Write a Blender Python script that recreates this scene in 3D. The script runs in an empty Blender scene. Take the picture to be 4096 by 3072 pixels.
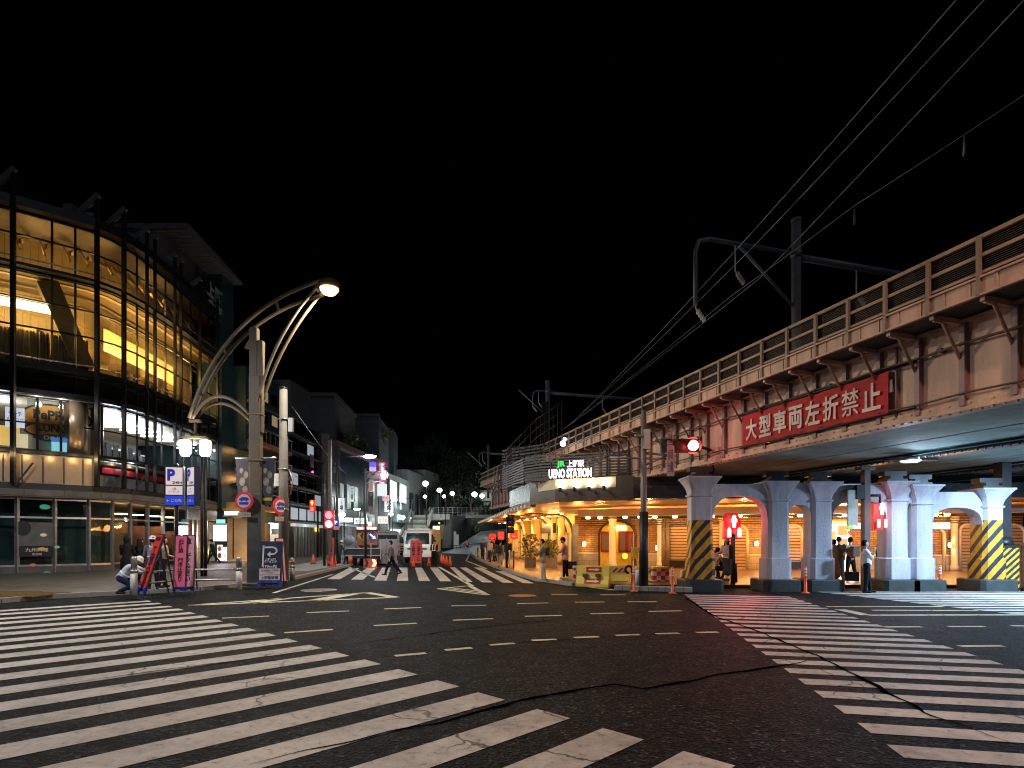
import bpy, bmesh, math, random
from mathutils import Vector, Matrix, noise
R = math.radians
rng = random.Random(7)
S = bpy.context.scene
COL = S.collection
# ------------------------------------------------------------ camera
FOC, HC = 575.0, 1.8            # focal length in pixels of a 1024 wide frame, eye height
cam = bpy.data.cameras.new("camera"); camo = bpy.data.objects.new("camera", cam); COL.objects.link(camo)
camo.location = (0, 0, HC); camo.rotation_euler = (R(90), 0, 0)
cam.sensor_width = 36; cam.lens = FOC / 1024 * 36; cam.shift_y = 156 / 1024
cam.clip_start = .1; cam.clip_end = 3000
S.camera = camo
# ------------------------------------------------------------ night sky
W = bpy.data.worlds.new("World"); S.world = W; W.use_nodes = True
nt = W.node_tree; bg = nt.nodes["Background"]
sky = nt.nodes.new("ShaderNodeTexSky"); sky.sky_type = 'NISHITA'; sky.sun_disc = False
sky.sun_elevation = R(-7); sky.sun_rotation = R(200)
nt.links.new(sky.outputs[0], bg.inputs[0]); bg.inputs[1].default_value = .05
# added soft fill sun from behind the camera, lifts dark facades like city glow
fill_sun = bpy.data.lights.new("fill_sun", 'SUN'); fill_sun.energy = .17; fill_sun.angle = R(35); fill_sun.color = (.7, .86, 1)
mo = bpy.data.objects.new("fill_sun", fill_sun); COL.objects.link(mo); mo.rotation_euler = Vector((.4, -.62, .68)).to_track_quat('Z', 'Y').to_euler(); mo.location = (0, 0, 60)
S.view_settings.view_transform = 'Standard'; S.view_settings.look = 'None'
S.view_settings.exposure = 0; S.view_settings.gamma = 1
c = S.cycles if hasattr(S, "cycles") else None
S.render.engine = 'CYCLES'
c = S.cycles
c.max_bounces = 5; c.diffuse_bounces = 2; c.glossy_bounces = 2; c.transmission_bounces = 3; c.transparent_max_bounces = 16
c.caustics_reflective = False; c.caustics_refractive = False; c.sample_clamp_indirect = 2.5; c.sample_clamp_direct = 0
c.use_denoising = True; c.use_light_tree = True; c.blur_glossy = 1.0; c.pixel_filter_type = 'BLACKMAN_HARRIS'; c.filter_width = 1.15
try: c.denoiser = 'OPENIMAGEDENOISE'; c.denoising_input_passes = 'RGB_ALBEDO_NORMAL'
except Exception: pass

def at(u, v, d):                # a point seen at (u, v) whose distance ahead is d metres
    return Vector(((u - 512) * d / FOC, d, HC + (540 - v) * d / FOC))
def gd(u, v, z=0.0):            # the point of the level z under (u, v)
    d = FOC * (HC - z) / (v - 540)
    return Vector(((u - 512) * d / FOC, d, z))
def xat(u, d): return (u - 512) * d / FOC
def zat(v, d): return HC + (540 - v) * d / FOC

# ------------------------------------------------------------ materials
MATS = {}
def newmat(name):
    m = bpy.data.materials.new(name); m.use_nodes = True
    t = m.node_tree; b = t.nodes["Principled BSDF"]
    return m, t, b
def N(t, typ, **k):
    n = t.nodes.new(typ)
    for a, v in k.items(): setattr(n, a, v)
    return n
def coords(t, out='Object'):
    return N(t, 'ShaderNodeTexCoord').outputs[out]
def mapped(t, scale=(1, 1, 1), rot=(0, 0, 0)):
    mp = N(t, 'ShaderNodeMapping'); mp.inputs['Scale'].default_value = scale; mp.inputs['Rotation'].default_value = rot
    t.links.new(coords(t), mp.inputs['Vector']); return mp.outputs[0]
def ramp(t, fac, stops):
    r = N(t, 'ShaderNodeValToRGB'); e = r.color_ramp.elements
    while len(e) < len(stops): e.new(.5)
    for el, (p, cl) in zip(e, stops):
        el.position = p; el.color = (*cl, 1) if len(cl) == 3 else cl
    t.links.new(fac, r.inputs[0]); return r.outputs[0]
def tone(cl, k): return tuple(min(1, x * k) for x in cl)
def mat(name, col, rough=.6, metal=0, var=.25, scale=2.5, bump=0, bscale=60, coat=0, streak=False):
    if name in MATS: return MATS[name]
    m, t, b = newmat(name)
    vec = mapped(t, (1, 1, .18)) if streak else coords(t)
    n = N(t, 'ShaderNodeTexNoise'); n.inputs['Scale'].default_value = scale; n.inputs['Detail'].default_value = 5
    n.inputs['Roughness'].default_value = .65
    t.links.new(vec, n.inputs['Vector'])
    t.links.new(ramp(t, n.outputs[0], [(.3, tone(col, 1 - var)), (.7, tone(col, 1 + var))]), b.inputs['Base Color'])
    mr = N(t, 'ShaderNodeMapRange'); mr.inputs[3].default_value = max(.03, rough - .12); mr.inputs[4].default_value = min(1, rough + .12)
    t.links.new(n.outputs[0], mr.inputs[0]); t.links.new(mr.outputs[0], b.inputs['Roughness'])
    b.inputs['Metallic'].default_value = metal
    if coat: b.inputs['Coat Weight'].default_value = coat
    if bump:
        n2 = N(t, 'ShaderNodeTexNoise'); n2.inputs['Scale'].default_value = bscale; n2.inputs['Detail'].default_value = 3
        t.links.new(coords(t), n2.inputs['Vector'])
        bp = N(t, 'ShaderNodeBump'); bp.inputs['Strength'].default_value = bump; bp.inputs['Distance'].default_value = .02
        t.links.new(n2.outputs[0], bp.inputs['Height']); t.links.new(bp.outputs[0], b.inputs['Normal'])
    MATS[name] = m; return m
def glow(name, col, s, sample=False, base=(.8, .8, .8)):
    if name in MATS: return MATS[name]
    m, t, b = newmat(name)
    b.inputs['Base Color'].default_value = (*base, 1); b.inputs['Roughness'].default_value = .4
    b.inputs['Emission Color'].default_value = (*col, 1); b.inputs['Emission Strength'].default_value = s
    if not sample: m.cycles.emission_sampling = 'NONE'
    MATS[name] = m; return m
def glassm(name, tint=(.85, .9, .92), refl=.5, rough=.03):
    if name in MATS: return MATS[name]
    m, t, b = newmat(name); t.nodes.remove(b)
    tr = N(t, 'ShaderNodeBsdfTransparent'); tr.inputs[0].default_value = (*tint, 1)
    gl = N(t, 'ShaderNodeBsdfGlossy'); gl.inputs['Roughness'].default_value = rough; gl.inputs[0].default_value = (.9, .95, 1, 1)
    fr = N(t, 'ShaderNodeFresnel'); fr.inputs[0].default_value = 1.5
    mu = N(t, 'ShaderNodeMath', operation='MULTIPLY'); mu.inputs[1].default_value = refl * 2
    mu.use_clamp = True
    n = N(t, 'ShaderNodeTexNoise'); n.inputs['Scale'].default_value = .9; t.links.new(coords(t), n.inputs['Vector'])
    bp = N(t, 'ShaderNodeBump'); bp.inputs['Strength'].default_value = .06; bp.inputs['Distance'].default_value = .1
    t.links.new(n.outputs[0], bp.inputs['Height']); t.links.new(bp.outputs[0], gl.inputs['Normal'])
    mx = N(t, 'ShaderNodeMixShader')
    t.links.new(fr.outputs[0], mu.inputs[0]); t.links.new(mu.outputs[0], mx.inputs[0])
    t.links.new(tr.outputs[0], mx.inputs[1]); t.links.new(gl.outputs[0], mx.inputs[2])
    t.links.new(mx.outputs[0], t.nodes['Material Output'].inputs[0])
    MATS[name] = m; return m
def brickm(name, c1, c2, mortar, bw=.22, bh=.075, rough=.75, axis='X', mort=.012, bump=.5):
    if name in MATS: return MATS[name]
    m, t, b = newmat(name)
    sx = N(t, 'ShaderNodeSeparateXYZ'); t.links.new(coords(t), sx.inputs[0])
    cb = N(t, 'ShaderNodeCombineXYZ')
    if axis == 'XY':
        t.links.new(sx.outputs['X'], cb.inputs[0]); t.links.new(sx.outputs['Y'], cb.inputs[1])
    else:
        ad = N(t, 'ShaderNodeMath', operation='ADD'); t.links.new(sx.outputs['X'], ad.inputs[0]); t.links.new(sx.outputs['Y'], ad.inputs[1])
        t.links.new((ad.outputs[0] if axis == 'S' else sx.outputs[axis]), cb.inputs[0]); t.links.new(sx.outputs['Z'], cb.inputs[1])
    br = N(t, 'ShaderNodeTexBrick'); br.inputs['Color1'].default_value = (*c1, 1); br.inputs['Color2'].default_value = (*c2, 1)
    br.inputs['Mortar'].default_value = (*mortar, 1); br.inputs['Scale'].default_value = 1
    br.inputs['Brick Width'].default_value = bw; br.inputs['Row Height'].default_value = bh; br.inputs['Mortar Size'].default_value = mort
    t.links.new(cb.outputs[0], br.inputs['Vector'])
    n = N(t, 'ShaderNodeTexNoise'); n.inputs['Scale'].default_value = 1.6; n.inputs['Detail'].default_value = 6; t.links.new(coords(t), n.inputs['Vector'])
    mx = N(t, 'ShaderNodeMixRGB', blend_type='MULTIPLY'); mx.inputs[0].default_value = .75
    t.links.new(br.outputs['Color'], mx.inputs[1]); t.links.new(ramp(t, n.outputs[0], [(.3, (.55, .55, .55)), (.7, (1.2, 1.2, 1.2))]), mx.inputs[2])
    t.links.new(mx.outputs[0], b.inputs['Base Color']); b.inputs['Roughness'].default_value = rough
    bp = N(t, 'ShaderNodeBump'); bp.inputs['Strength'].default_value = bump; bp.inputs['Distance'].default_value = .01; bp.invert = True
    t.links.new(br.outputs['Fac'], bp.inputs['Height']); t.links.new(bp.outputs[0], b.inputs['Normal'])
    MATS[name] = m; return m
def stripem(name, ca, cb_, period, ang, duty=.5, rough=.5, checker=False):
    """hard diagonal stripes in the (x+y, z) plane, or a checker"""
    if name in MATS: return MATS[name]
    m, t, b = newmat(name)
    sx = N(t, 'ShaderNodeSeparateXYZ'); t.links.new(coords(t), sx.inputs[0])
    if checker:
        ck = N(t, 'ShaderNodeTexChecker'); ck.inputs['Scale'].default_value = 1 / period
        cbn = N(t, 'ShaderNodeCombineXYZ'); cbn.inputs[1].default_value = .01
        t.links.new(sx.outputs[0], cbn.inputs[0]); t.links.new(sx.outputs[2], cbn.inputs[2])
        t.links.new(cbn.outputs[0], ck.inputs[0]); fac = ck.outputs['Fac']
    else:
        a = N(t, 'ShaderNodeMath', operation='ADD'); t.links.new(sx.outputs[0], a.inputs[0]); t.links.new(sx.outputs[1], a.inputs[1]); a.operation = 'SUBTRACT'
        p = N(t, 'ShaderNodeMath', operation='MULTIPLY'); t.links.new(a.outputs[0], p.inputs[0]); p.inputs[1].default_value = -math.sin(ang) / period
        q = N(t, 'ShaderNodeMath', operation='MULTIPLY'); t.links.new(sx.outputs[2], q.inputs[0]); q.inputs[1].default_value = math.cos(ang) / period
        s = N(t, 'ShaderNodeMath', operation='ADD'); t.links.new(p.outputs[0], s.inputs[0]); t.links.new(q.outputs[0], s.inputs[1])
        fr = N(t, 'ShaderNodeMath', operation='FRACT'); t.links.new(s.outputs[0], fr.inputs[0])
        gt = N(t, 'ShaderNodeMath', operation='GREATER_THAN'); t.links.new(fr.outputs[0], gt.inputs[0]); gt.inputs[1].default_value = duty
        fac = gt.outputs[0]
    n = N(t, 'ShaderNodeTexNoise'); n.inputs['Scale'].default_value = 5; n.inputs['Detail'].default_value = 6; t.links.new(coords(t), n.inputs['Vector'])
    mx = N(t, 'ShaderNodeMixRGB'); mx.inputs[1].default_value = (*ca, 1); mx.inputs[2].default_value = (*cb_, 1); t.links.new(fac, mx.inputs[0])
    m2 = N(t, 'ShaderNodeMixRGB', blend_type='MULTIPLY'); m2.inputs[0].default_value = .6
    t.links.new(mx.outputs[0], m2.inputs[1]); t.links.new(ramp(t, n.outputs[0], [(.32, (.5, .48, .45)), (.6, (1.1, 1.1, 1.1))]), m2.inputs[2])
    t.links.new(m2.outputs[0], b.inputs['Base Color']); b.inputs['Roughness'].default_value = rough
    MATS[name] = m; return m

def asphalt():
    m, t, b = newmat("asphalt")
    def ns(scale, det=3, rg=.6):
        n = N(t, 'ShaderNodeTexNoise'); n.inputs['Scale'].default_value = scale; n.inputs['Detail'].default_value = det; n.inputs['Roughness'].default_value = rg
        t.links.new(coords(t), n.inputs['Vector']); return n.outputs[0]
    vo = N(t, 'ShaderNodeTexVoronoi'); vo.inputs['Scale'].default_value = 34; t.links.new(coords(t), vo.inputs['Vector'])
    stone = ramp(t, vo.outputs['Color'], [(0, (.0012, .0018, .0022)), (.45, (.005, .0072, .0086)), (.8, (.0185, .0245, .028)), (1, (.09, .112, .124))])
    big = ramp(t, ns(.23, 6), [(.3, (.55, .58, .62)), (.5, (1, 1, 1)), (.72, (1.7, 1.7, 1.7))])
    mx = N(t, 'ShaderNodeMixRGB', blend_type='MULTIPLY'); mx.inputs[0].default_value = 1
    t.links.new(stone, mx.inputs[1]); t.links.new(big, mx.inputs[2])
    t.links.new(mx.outputs[0], b.inputs['Base Color'])
    b.inputs['Specular IOR Level'].default_value = .06
    mr = N(t, 'ShaderNodeMapRange'); mr.inputs[3].default_value = .55; mr.inputs[4].default_value = .85; t.links.new(ns(3), mr.inputs[0])
    t.links.new(mr.outputs[0], b.inputs['Roughness'])
    bp = N(t, 'ShaderNodeBump'); bp.inputs['Strength'].default_value = .9; bp.inputs['Distance'].default_value = .012
    t.links.new(vo.outputs['Distance'], bp.inputs['Height']); t.links.new(bp.outputs[0], b.inputs['Normal'])
    return m
def roadpaint(name, col):   # worn thermoplastic: grime, chips, a few cracks, tyre tracks
    m, t, b = newmat(name)
    def ns(scale, det=6, rg=.7):
        n = N(t, 'ShaderNodeTexNoise'); n.inputs['Scale'].default_value = scale; n.inputs['Detail'].default_value = det; n.inputs['Roughness'].default_value = rg
        t.links.new(coords(t), n.inputs['Vector']); return n.outputs[0]
    ve = N(t, 'ShaderNodeTexVoronoi', feature='DISTANCE_TO_EDGE'); ve.inputs['Scale'].default_value = .8
    wv = N(t, 'ShaderNodeMixRGB', blend_type='ADD'); wv.inputs[0].default_value = .35
    nn = N(t, 'ShaderNodeTexNoise'); nn.inputs['Scale'].default_value = 2.5; nn.inputs['Detail'].default_value = 4
    t.links.new(coords(t), nn.inputs['Vector']); t.links.new(coords(t), wv.inputs[1]); t.links.new(nn.outputs['Color'], wv.inputs[2])
    t.links.new(wv.outputs[0], ve.inputs['Vector'])
    crack = ramp(t, ve.outputs['Distance'], [(.004, (0, 0, 0)), (.012, (1, 1, 1))])
    gate = ramp(t, ns(.33, 2), [(.47, (1, 1, 1)), (.53, (0, 0, 0))])
    ck = N(t, 'ShaderNodeMixRGB', blend_type='SCREEN'); ck.inputs[0].default_value = 1; t.links.new(crack, ck.inputs[1]); t.links.new(gate, ck.inputs[2])
    wear = ramp(t, ns(9, 8, .75), [(.33, (.25, .25, .25)), (.44, (.85, .85, .85)), (.62, (1, 1, 1))])
    grime = ramp(t, ns(.75, 6, .75), [(.32, (.5, .48, .46)), (.5, (.86, .85, .84)), (.66, (1.1, 1.1, 1.1))])
    a = N(t, 'ShaderNodeMixRGB', blend_type='MULTIPLY'); a.inputs[0].default_value = 1; a.inputs[1].default_value = (*col, 1); t.links.new(wear, a.inputs[2])
    a2 = N(t, 'ShaderNodeMixRGB', blend_type='MULTIPLY'); a2.inputs[0].default_value = 1; t.links.new(a.outputs[0], a2.inputs[1]); t.links.new(grime, a2.inputs[2])
    a3 = N(t, 'ShaderNodeMixRGB', blend_type='MULTIPLY'); a3.inputs[0].default_value = .85; t.links.new(a2.outputs[0], a3.inputs[1]); t.links.new(ck.outputs[0], a3.inputs[2])
    t.links.new(a3.outputs[0], b.inputs['Base Color']); b.inputs['Roughness'].default_value = .62
    bp = N(t, 'ShaderNodeBump'); bp.inputs['Strength'].default_value = .35; bp.inputs['Distance'].default_value = .01
    t.links.new(ns(45, 3), bp.inputs['Height']); t.links.new(bp.outputs[0], b.inputs['Normal'])
    return m

# ------------------------------------------------------------ mesh collector
UP = Vector((0, 0, 1))
class MB:
    def __init__(s): s.v, s.f, s.k, s.m, s.sm = [], [], [], 0, []
    def add(s, vs, fs, smooth=False):
        o = len(s.v); s.v += [Vector(p) for p in vs]
        for f in fs: s.f.append([i + o for i in f]); s.k.append(s.m); s.sm.append(smooth)
        return s
    def box(s, x, y, z, sx, sy, sz, rz=0, M=None):        # centre and full sizes
        vs = [Vector((dx * sx / 2, dy * sy / 2, dz * sz / 2)) for dx in (-1, 1) for dy in (-1, 1) for dz in (-1, 1)]
        if rz: q = Matrix.Rotation(rz, 3, 'Z'); vs = [q @ p for p in vs]
        if M is not None: vs = [M @ p for p in vs]
        return s.add([p + Vector((x, y, z)) for p in vs], [(0, 1, 3, 2), (4, 6, 7, 5), (0, 4, 5, 1), (2, 3, 7, 6), (0, 2, 6, 4), (1, 5, 7, 3)])
    def beam(s, a, b, w, h, up=UP):
        a, b = Vector(a), Vector(b); d = (b - a).normalized()
        r = d.cross(up)
        if r.length < 1e-4: r = d.cross(Vector((0, 1, 0)))
        r.normalize(); q = r.cross(d)
        vs = [p + r * (i * w / 2) + q * (j * h / 2) for p in (a, b) for i in (-1, 1) for j in (-1, 1)]
        return s.add(vs, [(0, 1, 3, 2), (4, 6, 7, 5), (0, 4, 5, 1), (2, 3, 7, 6), (0, 2, 6, 4), (1, 5, 7, 3)])
    def tube(s, pts, r, n=8, cap=True, smooth=True):
        pts = [Vector(p) for p in pts]; k = len(pts)
        rs = r if isinstance(r, (list, tuple)) else [r] * k
        vs = []; ref = None
        for i, p in enumerate(pts):
            d = (pts[min(i + 1, k - 1)] - pts[max(i - 1, 0)]).normalized()
            if ref is None: ref = d.orthogonal().normalized()
            ref = (ref - d * ref.dot(d)); ref = ref.normalized() if ref.length > 1e-5 else d.orthogonal().normalized()
            q = d.cross(ref)
            for j in range(n):
                a = 2 * math.pi * j / n; vs.append(p + (ref * math.cos(a) + q * math.sin(a)) * rs[i])
        fs = [(i * n + j, i * n + (j + 1) % n, (i + 1) * n + (j + 1) % n, (i + 1) * n + j) for i in range(k - 1) for j in range(n)]
        s.add(vs, fs, smooth)
        if cap: s.add(vs[:n], [tuple(range(n))[::-1]]); s.add(vs[-n:], [tuple(range(n))])
        return s
    def lathe(s, prof, n=16, o=(0, 0, 0), ax=None, smooth=True):   # prof: (r, z) pairs
        o = Vector(o); M = Matrix.Identity(3) if ax is None else Vector(ax).normalized().to_track_quat('Z', 'Y').to_matrix()
        vs = [o + M @ Vector((r * math.cos(2 * math.pi * j / n), r * math.sin(2 * math.pi * j / n), z)) for r, z in prof for j in range(n)]
        fs = [(i * n + j, i * n + (j + 1) % n, (i + 1) * n + (j + 1) % n, (i + 1) * n + j) for i in range(len(prof) - 1) for j in range(n)]
        s.add(vs, fs, smooth)
        s.add(vs[:n], [tuple(range(n))[::-1]]); s.add(vs[-n:], [tuple(range(n))]); return s
    def ball(s, o, r, n=12, sc=(1, 1, 1)):
        o = Vector(o); m = n // 2; vs = []; fs = []
        for i in range(m + 1):
            a = math.pi * i / m - math.pi / 2
            for j in range(n):
                b = 2 * math.pi * j / n
                vs.append(o + Vector((math.cos(a) * math.cos(b) * r * sc[0], math.cos(a) * math.sin(b) * r * sc[1], math.sin(a) * r * sc[2])))
        for i in range(m):
            for j in range(n): fs.append((i * n + j, i * n + (j + 1) % n, (i + 1) * n + (j + 1) % n, (i + 1) * n + j))
        return s.add(vs, fs, True)
    def slab(s, poly, o, ax, ay, th):       # polygon in the plane (ax, ay) at o, given thickness th along -(ax x ay)
        o, ax, ay = Vector(o), Vector(ax).normalized(), Vector(ay).normalized(); nn = ax.cross(ay).normalized()
        a = [o + ax * p[0] + ay * p[1] for p in poly]; b = [p - nn * th for p in a]; n = len(a)
        return s.add(a + b, [tuple(range(n)), tuple(range(2 * n - 1, n - 1, -1))] + [(i, n + i, n + (i + 1) % n, (i + 1) % n) for i in range(n)])
    def prism(s, poly, z0, z1):
        return s.slab([(p[0], p[1]) for p in poly], (0, 0, z1), (1, 0, 0), (0, 1, 0), z1 - z0)
    def sheet(s, poly, z): return s.add([(p[0], p[1], z) for p in poly], [tuple(range(len(poly)))])
    def ribbon(s, pl, z0, z1, th):          # upright wall along a plan polyline, th to the left of travel
        L = [Vector((p[0], p[1], 0)) for p in pl]; n = len(L); off = []
        for i in range(n):
            d = (L[min(i + 1, n - 1)] - L[max(i - 1, 0)]).normalized(); off.append(Vector((-d.y, d.x, 0)) * th)
        vs = []
        for i in range(n):
            for q in (L[i], L[i] + off[i]):
                vs += [q + UP * z0, q + UP * z1]
        fs = []
        for i in range(n - 1):
            a, b = i * 4, i * 4 + 4
            fs += [(a, b, b + 1, a + 1), (a + 2, a + 3, b + 3, b + 2), (a + 1, b + 1, b + 3, a + 3), (a, a + 2, b + 2, b)]
        fs += [(0, 1, 3, 2), (n * 4 - 4, n * 4 - 2, n * 4 - 1, n * 4 - 3)]
        return s.add(vs, fs)

WM = {}
def wm(o): return WM.get(o.name, Matrix.Identity(4)) if o is not None else Matrix.Identity(4)
def tag(o, label=None, cat=None, group=None, kind=None):
    if label: o['label'] = label
    if cat: o['category'] = cat
    if group: o['group'] = group
    if kind: o['kind'] = kind
    return o
def thing(name, label, cat, loc=(0, 0, 0), rz=0, group=None):
    o = bpy.data.objects.new(name, None); COL.objects.link(o); o.empty_display_size = .2
    o.location = loc; o.rotation_euler = (0, 0, rz)
    WM[o.name] = Matrix.Translation(Vector(loc)) @ Matrix.Rotation(rz, 4, 'Z')
    return tag(o, label, cat, group)
def put(name, mb, mats, parent=None, world=False, bev=0, rec=True, label=None):
    """link the collected shape as ONE mesh object; with world=True its points are world points"""
    me = bpy.data.meshes.new(name)
    vs = mb.v
    if world and parent is not None:
        q = wm(parent).inverted(); vs = [q @ p for p in vs]
    me.from_pydata([tuple(p) for p in vs], [], mb.f)
    for m in (mats if isinstance(mats, (list, tuple)) else [mats]): me.materials.append(m)
    me.polygons.foreach_set('material_index', mb.k); me.polygons.foreach_set('use_smooth', mb.sm)
    if rec:
        b = bmesh.new(); b.from_mesh(me); bmesh.ops.remove_doubles(b, verts=b.verts, dist=1e-5)
        bmesh.ops.recalc_face_normals(b, faces=b.faces); b.to_mesh(me); b.free()
    o = bpy.data.objects.new(name, me); COL.objects.link(o)
    if parent is not None: o.parent = parent; WM[o.name] = wm(parent)
    else: WM[o.name] = Matrix.Identity(4)
    if bev:
        md = o.modifiers.new("bevel", 'BEVEL'); md.width = bev; md.segments = 2; md.limit_method = 'ANGLE'
    if label: o['label'] = label
    return o
def struct(name, mb, mats, **k): return tag(put(name, mb, mats, **k), kind='structure')
def dup(root, loc, rz=None, label=None, group=None):
    def cp(o, par):
        q = o.copy(); COL.objects.link(q)
        if par is not None: q.parent = par
        for ch in o.children: cp(ch, q)
        return q
    r = cp(root, None); r.location = loc
    if rz is not None: r.rotation_euler = (0, 0, rz)
    WM[r.name] = Matrix.Translation(Vector(loc)) @ Matrix.Rotation(r.rotation_euler[2], 4, 'Z')
    if label: r['label'] = label
    if group: r['group'] = group
    return r
def lamp(name, kind, loc, power, col, size=.1, parent=None, aim=None, spot=150, blend=1, sy=None):
    l = bpy.data.lights.new(name, kind); l.energy = power; l.color = col
    if kind == 'AREA':
        l.size = size
        if sy: l.shape = 'RECTANGLE'; l.size_y = sy
    else: l.shadow_soft_size = size
    if kind == 'SPOT': l.spot_size = R(spot); l.spot_blend = blend
    o = bpy.data.objects.new(name, l); COL.objects.link(o); loc = Vector(loc)
    M = Matrix.Translation(loc)
    if aim is not None: M = M @ (Vector(aim) - loc).to_track_quat('-Z', 'Y').to_matrix().to_4x4()
    if parent is not None: o.parent = parent; M = wm(parent).inverted() @ M
    o.matrix_local = M
    return o
TXT = {}
def text(body, w, h, o, ax, ay, m, parent, name='lettering', th=.004, bold=.0, spacing=1.0, line=1.0, world=True):
    """flat lettering filling a box w x h centred at o in the plane (ax right, ay up)"""
    cu = bpy.data.curves.new(name, 'FONT'); cu.body = body; cu.align_x = 'CENTER'; cu.size = 1; cu.offset = bold
    cu.space_character = spacing; cu.space_line = line; cu.resolution_u = 3
    ob = bpy.data.objects.new("tmp", cu); COL.objects.link(ob)
    dg = bpy.context.evaluated_depsgraph_get(); me = bpy.data.meshes.new_from_object(ob.evaluated_get(dg))
    bpy.data.objects.remove(ob); bpy.data.curves.remove(cu)
    vs = [v.co.copy() for v in me.vertices]; fs = [tuple(p.vertices) for p in me.polygons]; bpy.data.meshes.remove(me)
    if not vs: return None
    x0, x1 = min(p.x for p in vs), max(p.x for p in vs); y0, y1 = min(p.y for p in vs), max(p.y for p in vs)
    ax, ay, o = Vector(ax).normalized(), Vector(ay).normalized(), Vector(o); nn = ax.cross(ay)
    kx, ky = w / max(1e-6, x1 - x0), h / max(1e-6, y1 - y0)
    mb = MB()
    mb.add([o + ax * ((p.x - (x0 + x1) / 2) * kx) + ay * ((p.y - (y0 + y1) / 2) * ky) + nn * th for p in vs], fs)
    return put(name, mb, m, parent, world=world, rec=False)
# ------------------------------------------------------------ shared materials
ASPH = asphalt(); PAINT = roadpaint("road_paint", (.63, .6, .57)); YPAINT = roadpaint("yellow_road_paint", (.8, .75, .55))
TAR = mat("tar", (.0015, .0015, .002), .95); TAR.node_tree.nodes["Principled BSDF"].inputs['Specular IOR Level'].default_value = 0
PAVER = brickm("pavers", (.085, .078, .07), (.115, .105, .095), (.03, .03, .03), .6, .3, .6, 'XY', .008, .3)
PAVERO = brickm("station_pavers", (.17, .085, .04), (.22, .115, .055), (.06, .035, .02), .4, .4, .38, 'XY', .008, .3)
KERB = mat("kerb_stone", (.28, .28, .27), .8, 0, .25, 4, .3)
CONC = mat("concrete", (.3, .29, .28), .85, 0, .3, .7, .25, 30, streak=True)
DCONC = mat("dark_concrete", (.1, .1, .1), .8, 0, .35, 1.5, .25)
PIERM = mat("painted_pier", (.45, .45, .53), .6, 0, .36, 1.6, .5, 14, streak=True)
GIRD = mat("girder_paint", (.56, .355, .265), .55, 0, .42, 1.5, .15, 18, streak=True)
STIFF = mat("stiffener_paint", (.25, .15, .165), .5, 0, .25, 1.5, .1)
SOFF = mat("deck_underside", (.17, .27, .265), .85, 0, .5, .6, .9, 5)
RAILM = mat("rail_paint", (.3, .21, .165), .55, 0, .3, 3, .1, streak=True)
STEEL = mat("galvanised_steel", (.32, .33, .34), .42, .7, .2, 3)
DSTEEL = mat("dark_steel", (.03, .032, .036), .45, .4, .3, 3)
BLACK = mat("black_rubber", (.012, .012, .013), .6)
BLK = mat("black_metal", (.016, .017, .02), .45, .3)
WHITE = mat("white_paint", (.72, .72, .72), .4, 0, .08, 3)
CREAM = mat("cream_paint", (.62, .53, .4), .55, 0, .12, 2, .08)
RED = mat("red_paint", (.5, .02, .02), .45, 0, .12)
PINK = mat("pink_board", (.85, .16, .26), .5, 0, .12)
ORANGE = mat("orange_plastic", (.8, .13, .035), .45, 0, .12)
BLUE = mat("blue_paint", (.02, .06, .45), .42, 0, .1)
NAVY = mat("navy_paint", (.012, .018, .07), .5)
YEL = mat("yellow_paint", (.75, .48, .03), .5, 0, .18, 3, .1)
YELP = mat("yellow_plastic", (.72, .62, .12), .5, 0, .15, 2)
SILV = mat("aluminium", (.5, .51, .53), .32, .85, .12)
TEAL = mat("teal_panel", (.035, .07, .075), .35, .1, .2, .9)
GREYP = mat("grey_panel", (.13, .135, .14), .5, .1, .2, 1)
LOUV = mat("louvre", (.16, .16, .165), .45, .3, .2)
BROWN = mat("brown_cladding", (.075, .055, .045), .35, .2, .3, 1.1)
BRICK = brickm("brick_wall", (.5, .31, .16), (.36, .2, .1), (.2, .12, .07), .42, .13, .75, 'X', .02, .8)
BRICKS = brickm("street_brick", (.2, .16, .14), (.26, .2, .17), (.1, .09, .08), .4, .14, .8, 'S')
STONEB = brickm("stone_base", (.4, .35, .28), (.46, .4, .33), (.2, .17, .14), .9, .45, .7, 'X', .012, .4)
TILEW = brickm("wall_tile", (.12, .115, .11), (.14, .135, .13), (.09, .09, .09), .5, .5, .6, 'S', .006, .2)
CHEV = stripem("hazard_stripes", (.62, .29, .015), (.012, .014, .03), .34, R(48), .56)
CHEVS = stripem("small_hazard_stripes", (.45, .3, .03), (.012, .014, .02), .17, R(42), .5)
CHECK = stripem("red_white_check", (.7, .68, .66), (.55, .03, .05), .17, 0, checker=True)
GLASS = glassm("window_glass"); GLASSD = glassm("dark_glass", (.5, .6, .6), .6)
WARM = glow("warm_lamp", (1, .72, .38), 7); WARMT = glow("warm_tube", (1, .74, .4), 9)
COOL = glow("cool_lamp", (.93, 1, .97), 9); WHT = glow("white_lamp", (1, .97, .93), 6)
SIGW = glow("lit_sign_white", (.95, .97, 1), 2.2); REDL = glow("red_lamp", (1, .01, .015), 2.2); REDH = glow("red_core", (1, .72, .62), 4)
REDD = glow("dim_red_lamp", (1, .06, .1), .9)
FOIL = mat("leaf", (.06, .095, .03), .6, 0, .5, 2); FOILD = mat("dark_leaf", (.022, .042, .02), .6, 0, .5, .6)
BARK = mat("bark", (.07, .055, .04), .9, 0, .3, 4, .4)
WARMC = (1, .6, .27); ORC = (1, .5, .17); COOLC = (.8, .95, 1)

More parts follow.
